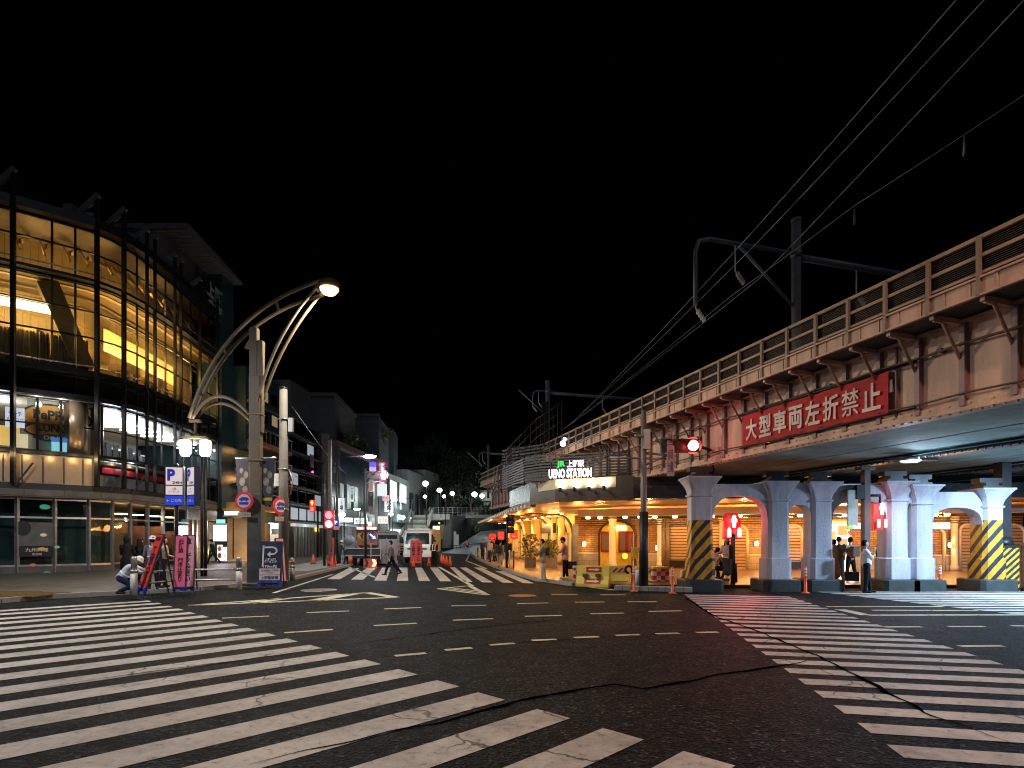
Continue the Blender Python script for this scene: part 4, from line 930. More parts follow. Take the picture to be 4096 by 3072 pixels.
# shutters
SHUT = mat("shutter_steel", (.5, .36, .22), .45, .2, .15, 1.2)
def shutter(u0, u1, zt, label, arched=True, d=.12):
    p, q_ = wallpt(u0, d), wallpt(u1, d); ax_ = (q_ - p).normalized(); w = (q_ - p).length; c_ = (p + q_) / 2; nn = ax_.cross(UP)
    o = thing("roller_shutter", label, "shutter", c_ + UP * PZ, 0, "closed shutters along the station front")
    m = MB()
    z = PZ
    while z < zt - .06:
        hw = w / 2
        if arched and z > zt - w * .375: hw = w / 2 * math.sqrt(max(0, 1 - ((z - (zt - w * .375)) / (w * .375)) ** 2))
        if hw > .05:
            m.m = 0; m.slab([(-hw, z), (hw, z), (hw, z + .12), (-hw, z + .12)], c_ + nn * .04, ax_, UP, .05); m.m = 1; m.slab([(-hw, z + .12), (hw, z + .12), (hw, z + .18), (-hw, z + .18)], c_, ax_, UP, .03)
        z += .18
    put("curtain", m, [SHUT, mat("shutter_groove", (.16, .09, .045), .6)], o, True)
    if arched:
        P = archpoly(w + .12, PZ, zt + .06); m = MB(); m.tube([c_ + nn * .02 + ax_ * a + UP * b for a, b in P], .08, 6); put("frame", m, CREAM, o, True)
    else:
        for s in (-1, 1): m = MB(); m.beam(c_ + ax_ * (w / 2 + .04) * s + UP * PZ, c_ + ax_ * (w / 2 + .04) * s + UP * zt, .1, .1, ax_); put("frame", m, CREAM, o, True)
    return o
shutter(669, 688, 2.7, "closed shutter just left of the left hazard striped pier", False)
shutter(706, 719.5, 2.75, "narrow closed shutter seen right of the left striped pier, left of a cream pillar", False)
shutter(727, 746, 2.62, "arched closed shutter behind the red pedestrian light")
shutter(783, 800.5, 2.62, "arched closed shutter framed between the two middle grey piers")
shutter(961, 975, 2.6, "closed shutter left of the right hazard striped pier")
shutter(1001, 1023, 2.6, "closed shutter at the far right edge beyond the striped hoarding")
# pillars, pipes, niches
for u, w_, mt, z1, lab in ((612.5, .42, CREAM, 3.2, "cream round column standing in front of the yellow doorway"), (723.5, .5, CREAM, 3.2, "cream pillar between two closed shutters"), (954.5, .34, CREAM, 3.1, "slim cream pillar right of the niche lamp"), (660, .36, WHITE, 3.2, "pale white column by the brown downpipes")):
    p = wallpt(u, 2.2 if u < 620 else .3); m = MB(); m.lathe([(w_ * .62, PZ), (w_ * .62, PZ + .25), (w_ * .5, PZ + .3), (w_ * .5, z1 - .3), (w_ * .62, z1 - .2), (w_ * .62, z1)], 20, (p.x, p.y, 0)); tag(put("column", m, mt), lab, "column")
for u in (663.5, 667.5):
    p = wallpt(u, .35); m = MB(); m.tube([(p.x, p.y, PZ), (p.x, p.y, 3.1)], .14, 10)
    for z in (1.2, 2.5): m.lathe([(.16, z), (.16, z + .06)], 10, (p.x, p.y, 0))
    tag(put("downpipe", m, mat("brown_pipe", (.22, .17, .13), .5)), "brown downpipe beside the pale column, %s one" % ("left" if u < 665 else "right"), "pipe")
for u0, u1, lab in ((928, 944, "brick niche under a curved cream hood beside the narrow lamp niche"), ):
    p, q_ = wallpt(u0, .1), wallpt(u1, .1); m = MB(); ax_ = (q_ - p).normalized(); m.tube([p + UP * PZ, p + UP * 2.3, (p + q_) / 2 + UP * 2.65, q_ + UP * 2.2, q_ + UP * PZ], .09, 6); tag(put("arched_frame", m, CREAM), lab, "arch frame")
for u0, u1, lab in ((669, 688, "low black slatted planter rail in front of the shutter left of the left striped pier"), (783, 803, "low black slatted planter rail at the foot of the arched shutter between grey piers")):
    p, q_ = wallpt(u0, .35), wallpt(u1, .35); m = MB(); m.beam(p + UP * .55, q_ + UP * .55, .08, .06); m.beam(p + UP * .22, q_ + UP * .22, .08, .06)
    for i in range(22): a = p.lerp(q_, i / 21); m.beam(a + UP * .2, a + UP * .56, .03, .05, ax_)
    tag(put("low_railing", m, BLK), lab, "railing")
# bright ticket shop seen between the piers
sh = thing("ticket_shop", "dazzling white lit shop opening between the grey piers", "shop", wallpt(838, .1) + UP * PZ)
wpanel("lit_interior", 826, 850, PZ, 2.75, glow("shop_white", (1, .95, .88), 3.5), .14, .05, sh)
wpanel("entrance_frame", 824, 826.2, PZ, 2.9, CREAM, .2, .2, sh); wpanel("entrance_frame", 850, 852, PZ, 2.9, CREAM, .2, .2, sh)
wpanel("yellow_header", 826.5, 850, 2.75, 2.9, glow("yellow_strip", (1, .85, .1), 1.6), .22, .05, sh)
wpanel("poster", 838.5, 847.5, 1.1, 1.9, mat("poster_card", (.45, .45, .5), .5), .25, .02, sh); wpanel("poster", 838, 847.5, 2.05, 2.6, mat("poster_card2", (.5, .42, .36), .5), .25, .02, sh)
wpanel("door_panel", 831, 836, PZ, 2.3, mat("white_panel", (.7, .66, .62), .5), .24, .03, sh)
p = wallpt(838, 1.2); lamp("shop_light", 'AREA', p + UP * 2.5, 130, (1, .92, .8), 1.8, sh, p + Vector((-.4, -4, .3)), sy=.8)
def hang_sign(u0, u1, z0, z1, y, mts, label, cat="sign"):
    x0, x1 = xat(u0, y), xat(u1, y); o = thing("hanging_sign", label, cat, ((x0 + x1) / 2, y, (z0 + z1) / 2), 0, "lit signs hung under the viaduct")
    m = MB(); m.box((x0 + x1) / 2, y + .06, (z0 + z1) / 2, x1 - x0 + .05, .1, z1 - z0 + .05); 
    for s in (.2, .8): m.tube([(x0 + (x1 - x0) * s, y + .06, z1), (x0 + (x1 - x0) * s, y + .06, 3.4)], .015, 5)
    put("case", m, STEEL, o, True)
    for a, b, mt in mts:
        m = MB(); m.box(x0 + (x1 - x0) * (a + b) / 2, y, (z0 + z1) / 2, (x1 - x0) * (b - a) - .02, .03, z1 - z0 - .02); put("lit_face", m, mt, o, True)
    return o
GRS = glow("green_sign", (.05, .9, .12), 1.6)
o = hang_sign(848, 880, 2.32, 2.6, 27, [(0, .17, GRS), (.17, .62, SIGW), (.68, 1, SIGW)], "white lit sign with green end hung in front of the white shop")
text("出口 →", .5, .14, (xat(861, 27), 26.97, 2.46), (1, 0, 0), UP, BLK, o, bold=.01)
o = hang_sign(924.5, 950, 2.3, 2.6, 26.5, [(0, .4, SIGW), (.42, .55, SIGW), (.57, 1, SIGW)], "white lit sign with a green corner hung in the right arch")
m = MB(); m.box(xat(930.5, 26.4), 26.45, 2.37, .42, .02, .12); put("green_strip", m, GRS, o, True)
text("上野駅 ↑", .3, .1, (xat(931, 26.4), 26.46, 2.52), (1, 0, 0), UP, mat("sign_letter_green", (.01, .2, .05), .5), o)
p = Vector((xat(851, 27.5), 27.5, 2.14)); m = MB(); m.lathe([(.07, -.1), (.14, 0), (.14, .08), (.06, .15)], 14, p); tag(put("red_awning_piece", m, glow("awning_red_glow", (1, .2, .12), .7, base=(.6, .05, .04))), "small round glowing piece in place of the red awning below the green lit sign", "lantern")  # glowing knob standing in for a bit of red awning
# canopy: dark fascia, glass skirt, curved warm soffit with lamps
CE = [(-3.4, 59), (-1.9, 47.6), (-.2, 35), (.9, 28.8), (2.0, 26.6), (5.3, 25.1), (8.6, 24.9), (21, 24.2), (50, 24)]
def cz(y): return 3.52
m = MB(); m.ribbon([CE[3]] + CE[4:6], 3.55, 4.62, .25); put("fascia", m, BROWN, st, True)
m = MB(); m.ribbon(off([(1.3, 27.9), (2.0, 26.6), (4.6, 25.4)], -.02), 4.14, 4.6, .015); put("lit_band", m, CREAM, st, True)
m = MB(); m.ribbon(CE[5:], 3.6, 4.2, .25); m.ribbon(off(CE[5:7], .05), 4.22, 4.55, .2); put("fascia_return", m, mat("gloss_black", (.035, .036, .042), .22, 0, .3), st, True)
m = MB(); m.ribbon(CE[:4], 3.45, 3.7, .3); put("canopy_edge", m, mat("canopy_edge", (.3, .23, .19), .45), st, True)
for i in range(30):
    y = 30 + i; p = None; m = MB()
    for a, b in zip(CE[:4], CE[1:4]):
        if b[1] <= y <= a[1]: t = (y - b[1]) / (a[1] - b[1]); p = (b[0] + (a[0] - b[0]) * t, y)
    if p: m.box(p[0] - .02, p[1], 3.57, .06, .5, .12); put("edge_light", m, glow("edge_light", (1, .75, .6), .3), st, True)
m = MB(); m.ribbon([(-.15, 34.5), (.95, 28.7)], 3.75, 4.7, .04); m.ribbon([(.95, 28.7), (1.3, 28.3)], 3.75, 4.9, .04); put("glass_skirt", m, mat("lit_skirt", (.16, .22, .26), .25, .1, .2), st, True)
m = MB(); m.slab([(-3.4, 59), (-1.9, 47.6), (-.2, 35), (.9, 28.8), (2.0, 26.6), (5.3, 25.1), (5.5, 33), (4.6, 39), (1.8, 50), (.2, 60)][::-1], (0, 0, 3.72), (1, 0, 0), (0, 1, 0), .14)
put("canopy_soffit", m, mat("wood_soffit", (.5, .3, .15), .45, 0, .2, .5), st, True)
# arched ribs springing from the shop columns
SHP = [(4.2, 38), (3.4, 41.5), (2.3, 46), (1.0, 52), (-.2, 60)]
for k, t in enumerate((.04, .14, .26, .38, .5, .62, .74, .86)):
    f = t * (len(SHP) - 1); i = int(f); a = Vector((*SHP[i], 0)).lerp(Vector((*SHP[i + 1], 0)), f - i)
    d = Vector((-.93, -.36, 0)); pts_ = [a + UP * z for z in (PZ, 2.2)] + [a + d * (1.1 * (1 - math.cos(j / 6 * math.pi / 2))) + UP * (2.2 + 1.25 * math.sin(j / 6 * math.pi / 2)) for j in range(1, 7)] + [a + d * (3.2 - k * .12) + UP * 3.5]
    m = MB(); m.tube(pts_, .09, 8); put("arched_rib", m, mat("rib_paint", (.16, .1, .06), .45), st, True)
    for e in (.9, 1.9):
        p = a + d * e + Vector((.1, .4, 0)); m = MB(); m.lathe([(.08, 0), (.11, .1), (.11, .2)], 12, p + UP * 3.36); put("spot_lamp", m, WARM, st, True)
    lamp("spot_light", 'POINT', a + d * 1.2 + UP * 3.1, 120, (1, .47, .12), .12, st)
    if k % 2 == 0: lamp("spot_light", 'POINT', a + d * 3.1 + UP * 3.1, 75, (1, .45, .12), .12, st)
# shop front of the curved side
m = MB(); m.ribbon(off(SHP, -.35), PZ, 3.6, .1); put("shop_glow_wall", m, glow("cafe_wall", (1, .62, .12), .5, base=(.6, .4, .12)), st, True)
for t, w_, mt in ((.47, .55, "y"), (.6, .5, "y"), (.22, .3, "s"), (.1, .3, "s"), (.75, .4, "y"), (.9, .4, "y")):
    f = t * (len(SHP) - 1); i = int(f); a = Vector((*SHP[i], 0)).lerp(Vector((*SHP[i + 1], 0)), f - i) + Vector((-.5, -.2, 0))
    m = MB(); m.lathe([(w_ * .9, PZ), (w_ * .9, PZ + .35), (w_ * .75, PZ + .4), (w_ * .75, 3.4)], 18, a); put("shop_pillar", m, mat("lit_pillar", (.6, .42, .16), .5, 0, .1), st, True)
m = MB(); a, b = Vector((3.0, 40.6, 0)), Vector((2.3, 44.5, 0)); m.beam(a + UP * 2.65, b + UP * 2.65, .2, .7); put("shop_header", m, BLK, st, True)
for a_, b_ in (((4.0, 38.6), (3.55, 40.2)), ((3.5, 40.5), (3.0, 42.6))):
    m = MB(); a, b = Vector((*a_, 0)) + Vector((-.25, -.1, 0)), Vector((*b_, 0)) + Vector((-.25, -.1, 0))
    for z in (PZ + .1, 1.1, 2.2): m.beam(a + UP * z, b + UP * z, .06, .08)
    for t in (0, .5, 1): p = a.lerp(b, t); m.beam(p + UP * PZ, p + UP * 2.3, .06, .06)
    f = put("window", m, mat("window_wood", (.25, .12, .06), .5), st, True); g = MB(); g.add([a + UP * .2, b + UP * .2, b + UP * 2.3, a + UP * 2.3], [(0, 1, 2, 3)]); put("pane", g, glow("cafe_window", (1, .7, .45), .3, base=(.3, .2, .15)), f, True, rec=False)
m = MB(); m.box(4.15, 37.6, 1.5, .35, .35, 2.7); put("corner_post", m, mat("corner_blue", (.25, .27, .33), .4, .3), st, True)
# sign on slatted parapet
m = MB(); PW = [(-.6, 33), (.6, 28.6), (1.4, 27.6), (4.4, 26.5), (5.4, 26.3)]
for i in range(9): m.ribbon(PW, 4.72 + i * .135, 4.79 + i * .135, .06)
put("slatted_parapet", m, mat("parapet_slat", (.075, .075, .08), .45, .2), st, True)
for x, y in PW: m = MB(); m.tube([(x, y + .1, 4.5), (x, y + .1, 6.0)], .04, 6); put("parapet_post", m, BLK, st, True)
m = MB(); m.slab([(0, 0), (3.9, 0), (3.9, .12), (0, .12)], (.9, 27.4, 4.6), Vector((3, -1.1, 0)), Vector((0, 0, 1)), .5); put("light_shelf", m, BROWN, st, True)
SAX = Vector((3.9, -1.35, 0)).normalized(); SN = SAX.cross(UP); SO = Vector((2.75, 26.6, 0)) + SN * .3
LET = glow("sign_letters", (.96, .98, 1), 3.2); LETG = glow("jr_green", (.01, .9, .1), 1.1, base=(0, .08, .01))
sg = thing("station_sign", "white lit rooftop lettering reading UENO STATION below a green JR mark", "station sign", SO + UP * 5)
text("UENO STATION", 2.0, .42, SO + UP * 4.86, SAX, UP, LET, sg, bold=.035); text("JR", .42, .32, SO + UP * 5.27 - SAX * .42, SAX, UP, LETG, sg, bold=.05); text("上野駅", .78, .32, SO + UP * 5.28 + SAX * .26, SAX, UP, LET, sg, bold=.02)
m = MB()
for s in (-.9, -.3, .4, .9): p = SO + SAX * s - SN * .12; m.tube([p + UP * 4.62, p + UP * 5.4], .02, 5); 
m.tube([SO - SAX * 1.05 - SN * .1 + UP * 4.64, SO + SAX * 1.05 - SN * .1 + UP * 4.64], .025, 5); put("sign_frame", m, BLK, sg, True)
lamp("sign_light", 'AREA', SO + SN * .2 + UP * 5.2, 2.5, (.9, .95, 1), 2.2, sg, SO - SN * 2 + UP * 5.2, sy=.6)
FAX = (Vector((5.3, 25.1, 0)) - Vector((2, 26.6, 0))).normalized(); FN = FAX.cross(UP); FO = Vector((2.0, 26.6, 0))
for k in range(4):
    p = FO + FAX * (.35 + k * .68) + FN * .35 + UP * 4.08; s = thing("flood_lamp", "small floodlight on the canopy fascia, %s" % ("under the letter U of the sign, leftmost", "under the word UENO, second from the left", "under the middle of STATION, third from the left", "under the end of STATION, rightmost")[k], "floodlight", p, 0, "floodlights under the station sign")
    m = MB(); m.beam(p, p - FN * .35 + UP * -.05, .03, .03); m.lathe([(.04, -.1), (.09, .08)], 10, p, Vector((0, 0, 1)) - FN * .5); put("housing", m, BLK, s, True)
    m = MB(); m.lathe([(.085, 0), (.08, .02)], 10, p + (UP - FN * .5).normalized() * .085, UP - FN * .5); put("lens", m, glow("flood_lens", (1, .93, .8), 12), s, True)
    lamp("flood_light", 'SPOT', p + UP * .14 - FN * .03, 42, (1, .72, .4), .05, s, p + UP * .6 - FN * .5, 130)
# stepped railings and dark roof plant left of the sign
rp = thing("rooftop_railing", "black railings and pale louvred plant on the station roof, left of the lit sign", "railing", (0, 34, 4.7))
m = MB()
for a, b in (((-1.5, 44, 5.0), (-.4, 35, 6.2)), ((-.4, 35, 6.2), (1.3, 31, 7.3)), ((1.3, 31, 7.3), (2.6, 30, 8.0))):
    a, b = Vector(a), Vector(b)
    for z in (0, .5, 1.0): m.tube([a + UP * z, b + UP * z], .03, 5)
    for i in range(7): p = a.lerp(b, i / 6); m.beam(p - UP * .8, p + UP * 1.0, .04, .04)
put("bars", m, BLK, rp, True)
m = MB()
for i in range(14): z = 5 + i * .2; m.beam((-.6 - .05 * i * 0, 37.5, z), (2.4, 34.5, z), .1, .1)
put("louvre_panel", m, mat("pale_louvre", (.05, .052, .058), .5, .2), rp, True)
m = MB(); m.box(1.0, 37, 6.3, 2.6, .3, 3.0); put("plant_wall", m, mat("plant_dark", (.03, .031, .034), .6), rp, True)
m = MB(); m.ball((2.75, 31, 7.0), .16); m.ball((2.9, 31.6, 7.35), .1); put("lamp_globe", m, glow("roof_globe", (.95, .97, 1), 4), rp, True); lamp("roof_light", 'POINT', (2.6, 30.4, 7.0), 9, (.9, .95, 1), .15, rp)
# planters with shrubs
def shrub(name, label, x, y, z, r, h, nl, pot, mt=FOIL, seed=1):
    g = random.Random(seed); o = thing(name, label, "potted plant", (x, y, z))
    m = MB(); m.box(0, 0, .3, pot, pot, .6); put("pot", m, mat("timber_pot", (.22, .15, .1), .7), o)
    m = MB()
    for i in range(5): a = g.uniform(0, 6.3); m.tube([(0, 0, .5), (math.cos(a) * r * .35, math.sin(a) * r * .35, .5 + h * .5), (math.cos(a) * r * .7, math.sin(a) * r * .7, .5 + h * .85)], [.025, .018, .008], 5)
    put("stems", m, BARK, o)
    m = MB()
    for i in range(nl):
        a, e = g.uniform(0, 6.3), g.uniform(0, 1); rr = r * math.sqrt(g.uniform(.05, 1)) * (1 - .5 * abs(e - .45))
        p = Vector((math.cos(a) * rr, math.sin(a) * rr, .55 + h * e)); d = Vector((g.gauss(0, 1), g.gauss(0, 1), g.gauss(.2, .7))).normalized(); q_ = d.orthogonal().normalized(); l, w_ = g.uniform(.12, .24), g.uniform(.04, .07)
        m.add([p, p + d * l * .5 + q_ * w_, p + d * l, p + d * l * .5 - q_ * w_], [(0, 1, 2, 3)])
    put("foliage", m, mt, o, rec=False); return o
shrub("potted_shrub", "tall feathery potted shrub by the lit shop pillar", 1.15, 36.2, PZ, .7, 1.5, 420, .7, mat("lit_leaf", (.2, .2, .05), .6, 0, .4), 3)
shrub("potted_shrub", "bushy potted shrub in a square box left of the person in pink", 2.35, 35.6, PZ, .62, 1.1, 420, .85, mat("lit_leaf2", (.16, .18, .03), .6, 0, .4), 4)
# red pennants hung over the terrace
for k, (u, v0, v1, w_, y, lab) in enumerate(((514, 530, 540, 8, 47, "red pennant with white writing nearest the shop pillar"), (501, 531.5, 540.5, 6.5, 53, "red pennant in the middle of the three"), (492.5, 533.5, 541.5, 7, 56, "red pennant hung furthest along the terrace"))):
    x, z0, z1, w_ = xat(u, y), zat(v1, y), zat(v0, y), w_ * y / FOC; o = thing("hanging_pennant", lab, "pennant", (x, y, z1), 0, "red pennants over the terrace")
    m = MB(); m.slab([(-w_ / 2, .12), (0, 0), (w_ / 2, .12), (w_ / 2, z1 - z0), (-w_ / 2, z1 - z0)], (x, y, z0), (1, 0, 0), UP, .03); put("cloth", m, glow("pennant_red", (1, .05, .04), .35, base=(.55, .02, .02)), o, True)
    m = MB(); m.tube([(x - w_ / 2, y, z1), (x + w_ / 2, y, z1)], .02, 5); m.tube([(x, y, z1), (x, y, 3.5)], .012, 5); put("hanger", m, BLK, o, True); text("BAR", w_ * .4, .12, (x, y - .0, (z0 + z1) / 2 - .1), (1, 0, 0), UP, WHITE, o, th=.01)
# terrace railing with posts
tr = thing("terrace_railing", "black and white post railing along the kerb of the lit terrace", "railing", (-1.6, 45, PZ))
m = MB(); PL = [Vector(p) for p in ((-3.6, 58, PZ), (-2.3, 49.5, PZ), (-1.0, 41.5, PZ), (-.15, 35.5, PZ), (.35, 32.5, PZ))]
for a, b in zip(PL, PL[1:]):
    for z in (.55, .95): m.tube([a + UP * z, b + UP * z], .03, 5)
put("rails", m, STEEL, tr, True)
for a, b in zip(PL, PL[1:]):
    n = max(2, int((b - a).length / 1.7))
    for i in range(n): p = a.lerp(b, i / n); m = MB(); m.tube([p, p + UP * 1.05], .045, 8); put("post", m, BLK if i % 2 else WHITE, tr, True)
for k, (x, y, lab) in enumerate(((-2.2, 52.5, "small cafe table with red cloth at the far end of the terrace"), (-.9, 46, "small cafe table with red cloth in the middle of the terrace"))):
    o = thing("terrace_table", lab, "table", (x, y, PZ)); m = MB(); m.lathe([(.4, .72), (.4, .76)], 16); put("table_top", m, RED, o); m = MB(); m.lathe([(.22, 0), (.04, .05), (.04, .72)], 10); put("leg", m, BLK, o)
# ------------------------------------------------------------ street lamps
LAMPC = (1, .84, .62)
LP = mat("lamp_post_paint", (.135, .108, .072), .55, .1, .2, 1.2)
def street_lamp(name, label, loc, rz, power, lantern=True, spot=172, col=LAMPC):
    o = thing(name, label, "street lamp", loc, rz, "tall twin arched street lamps"); K = .94; n0 = len(COL.objects)
    m = MB(); m.box(0, 0, 1.8, .55, .42, 3.6); m.box(0, 0, .06, .8, .7, .12); put("post_base", m, mat("lamp_base", (.075, .09, .085), .5, .2), o, bev=.02)
    m = MB(); m.box(0, 0, 5.9, .42, .36, 4.6); m.box(-.06, 0, 9.1, .3, .3, 2.0); m.beam((.17, 0, 6), (.2, 0, 9.6), .2, .3, Vector((0, 1, 0))); m.box(0, 0, 4.9, .6, .46, .08); m.box(0, 0, 6.7, .58, .45, .06)
    m.slab([(-.42, 9.3), (.1, 9.3), (.1, 10.0), (0, 10.1)], (0, -.1, 0), (1, 0, 0), UP, .2)
    put("post", m, LP, o, bev=.015)
    def arc(p0, p1, p2, n=16): p0, p1, p2 = map(Vector, (p0, p1, p2)); return [p0 * (1 - t) ** 2 + p1 * 2 * t * (1 - t) + p2 * t * t for t in [i / n for i in range(n + 1)]]
    m = MB()
    for dy, dz in ((-.16, .12), (.16, -.1)): m.tube(arc((-2.45, dy, 6.5), (-1.25, dy, 10.6 + dz), (2.55, dy, 11.75 + dz * 2)), .072, 8)
    for i in (2, 6, 12): 
        A1, A2 = arc((-2.45, -.16, 6.5), (-1.25, -.16, 10.72), (2.55, -.16, 12.0))[i], arc((-2.45, .16, 6.5), (-1.25, .16, 10.5), (2.55, .16, 11.55))[i]; m.beam(A1, A2, .1, .06)
    put("main_arch", m, LP, o)
    m = MB()
    for dy, dx in ((-.14, 0), (.14, .22)): m.tube(arc((.12 + dx * .3, dy, 7.2), (.7 + dx, dy, 9.8), (2.35 + dx, dy, 11.7)), .064, 8)
    put("brace_arch", m, LP, o)
    m = MB()
    for dy, dz in ((-.13, 0), (.13, -.28)): m.tube(arc((-.2, dy, 6.7 + dz), (-1.5, dy, 8.15 + dz), (-2.35, dy, 6.5)), .065, 8)
    m.beam((-2.5, 0, 6.42), (-2.1, 0, 6.42), .2, .1); m.tube([(-2.3, 0, 6.4), (-2.3, 0, 5.75)], .05, 8); m.box(-2.3, 0, 5.78, .9, .3, .08)
    put("lantern_arm", m, LP, o)
    m = MB(); m.lathe([(.18, 0), (.36, .06), (.42, .2), (.3, .34), (.1, .4)], 16, (2.82, 0, 11.72)); m.beam((2.3, 0, 11.75), (2.75, 0, 11.85), .3, .22); put("lamp_head", m, LP, o)
    m = MB(); m.lathe([(.05, -.26), (.24, -.18), (.37, -.02), (.37, .02)], 16, (2.82, 0, 11.72)); put("lens", m, glow("street_lens", (1, .66, .3), 4), o)
    lamp("lamp_light", 'SPOT', wm(o) @ (Vector((2.82, 0, 11.38)) * K), power, col, .22, o, wm(o) @ Vector((2.82 + .6, 0, 0)), spot, .35)
    if lantern:
        for x in (-2.68, -1.92):
            m = MB(); m.lathe([(.14, 0), (.2, .1), (.22, .5), (.21, .6), (.1, .64)], 10, (x, 0, 5.06)); put("lantern", m, glow("lantern_glow", (1, .86, .62), 2.6), o)
        lamp("lantern_light", 'POINT', wm(o) @ (Vector((-2.3, -.3, 4.9)) * K), 420, (1, .82, .62), .3, o)
    for ch in list(COL.objects)[n0:]:
        if ch.type == 'MESH':
            for v in ch.data.vertices: v.co *= K
    return o
LPX = gd(256, 585.5, PZ)
street_lamp("street_lamp", "tall beige street lamp with twin arched arms and a blazing head, beside the navy board", (LPX.x, LPX.y, PZ), R(4), 3900)
# the same lamps stand at the near corners of the junction, behind the camera
street_lamp("street_lamp", "tall arched street lamp on the near left corner of the junction", (-18.4, 11.2, PZ), R(5), 3900, False, 172, (.95, .96, 1))
street_lamp("street_lamp", "tall arched street lamp on the near right corner of the junction, facing the viaduct", (10.4, .4, 0), R(150), 2300, False, 178, (1, .6, .4))
street_lamp("street_lamp", "tall arched street lamp behind the viewer in the middle of the near pavement", (-6.5, -8, 0), R(60), 450, False, 165, (1, .78, .66))
# banners on the lamp post
for k, (sx, lab) in enumerate(((-1, "dark event banner on the street lamp post, the one nearer the round sign"), (1, "dark event banner on the street lamp post, the one nearer the concrete pole"))):
    o = thing("post_banner", lab, "banner", (LPX.x + sx * .45, LPX.y, 4.0), 0, "banners on the lamp post")
    m = MB(); m.slab([(-.2 - .02 * sx, -.9), (.2 - .02 * sx, -.9), (.24 + .05 * sx, .8), (-.24 + .05 * sx, .8)], (LPX.x + sx * .44, LPX.y - .05, 4.0), (1, 0, 0), UP, .02); put("cloth", m, mat("banner_cloth", (.05, .055, .075), .8, 0, .3), o, True)
    m = MB()
    for i, (bx, bz, r) in enumerate(((-.07, 4.35, .07), (.09, 4.2, .09), (-.04, 3.95, .11), (.06, 3.65, .1))): m.slab(blob(0, 0, r, r * 1.5, 12), (LPX.x + sx * .44 + bx, LPX.y - .055, bz), (1, 0, 0), UP, .012)
    put("printed_patches", m, mat("banner_print", (.3, .27, .24), .8, 0, .5, 5), o, True); m = MB(); m.slab([(-.18, -.05), (.18, -.05), (.18, .06), (-.18, .06)], (LPX.x + sx * .43, LPX.y - .062, 3.3), (1, 0, 0), UP, .01); put("yellow_band", m, YEL, o, True)
    m = MB(); m.tube([(LPX.x, LPX.y, 4.82), (LPX.x + sx * .75, LPX.y, 4.82)], .03, 6); put("bracket", m, STEEL, o, True)
# ------------------------------------------------------------ poles, signals, round signs
CPOLE = mat("pole_concrete", (.15, .148, .145), .75, 0, .15, 2, .1)
def pole(u, vb, vtop, r0, r1, mt, name, label, cat="pole", z0=PZ, cap=True):
    p = gd(u, vb, z0); zt = zat(vtop, p.y); o = thing(name, label, cat, (p.x, p.y, z0)); m = MB(); m.tube([(p.x, p.y, z0), (p.x, p.y, (z0 + zt) / 2), (p.x, p.y, zt)], [r0, (r0 + r1) / 2, r1], 14); put("shaft", m, mt, o, True)
    m = MB(); m.lathe([(r1 * 1.12, 0), (r1 * 1.05, .06), (r1 * .3, .1)], 14, (p.x, p.y, zt)); put("cap", m, BLK, o, True); return o, p, zt
def disc_sign(p, r, y, label, blue_car=True, plate=True, ax=Vector((1, 0, 0))):
    c_ = Vector((p[0], y, p[1])); o = thing("round_road_sign", label, "road sign", c_, 0, "round red ringed road signs"); nn = ax.cross(UP)
    m = MB(); m.slab(blob(0, 0, r, r, 32), c_, ax, UP, .03); put("rim", m, mat("sign_red", (.75, .03, .07), .45), o, True)
    m = MB(); m.slab(blob(0, 0, r * .74, r * .74, 32), c_ + nn * .01, ax, UP, .02); put("face", m, mat("sign_pinkwhite", (.75, .55, .6), .45, 0, .1), o, True)
    m = MB(); z = c_ + nn * .02; m.slab([(-r * .5, r * .08), (r * .52, r * .08), (r * .52, r * .3), (r * .3, r * .42), (-r * .2, r * .44), (-r * .35, r * .3), (-r * .5, r * .25)], z, ax, UP, .015); m.slab([(-r * .5, -r * .4), (r * .5, -r * .4), (r * .5, -r * .12), (-r * .5, -r * .12)], z, ax, UP, .015); m.slab(blob(-r * .25, r * .06, r * .1, r * .1, 10), z, ax, UP, .016); m.slab(blob(r * .28, r * .06, r * .1, r * .1, 10), z, ax, UP, .016)
    put("pictogram", m, BLUE, o, True)
    if plate:
        m = MB(); m.slab([(-r * .7, -r * 1.75), (r * .7, -r * 1.75), (r * .7, -r * 1.25), (-r * .7, -r * 1.25)], c_, ax, UP, .02); put("sub_plate", m, mat("pale_plate", (.5, .42, .42), .5), o, True); text("ここから", r * 1.0, r * .25, c_ - UP * r * 1.5 + nn * .004, ax, UP, BLK, o)
    m = MB(); m.tube([c_ - nn * .05 - UP * r * 1.8, c_ - nn * .05 + UP * r * .8], .03, 6); put("bracket", m, STEEL, o, True); return o
o, p, zt = pole(283.5, 582, 389, .2, .15, CPOLE, "utility_pole", "grey concrete utility pole right of the street lamp, carrying the narrow round sign", "utility pole")
m = MB()
for z in (3.0, 4.6, 6.6): m.lathe([(.2, 0), (.21, .02), (.2, .05)], 14, (p.x, p.y, z))
m.box(p.x + .3, p.y, 6.4, .18, .16, .55); m.tube([(p.x + .24, p.y - .05, 4.6), (p.x + .4, p.y - .05, 4.2), (p.x + .3, p.y - .05, 3.6)], .03, 5); m.box(p.x - .25, p.y, 4.2, .2, .2, .5); put("clamps_and_box", m, STEEL, o, True)
disc_sign((p.x, zat(506, p.y - .3)), .34, p.y - .3, "narrow looking round red ringed sign facing away on the concrete pole", ax=Vector((.5, .866, 0)))
rs = disc_sign((xat(244, 20.8), zat(501, 20.8)), .33, 20.8, "big round red ringed sign with a blue car, fixed beside the street lamp post")
m = MB(); m.tube([(xat(244, 20.9), 20.9, zat(501, 20.9)), (LPX.x, LPX.y, zat(501, 20.9))], .03, 6); put("arm", m, STEEL, rs, True)
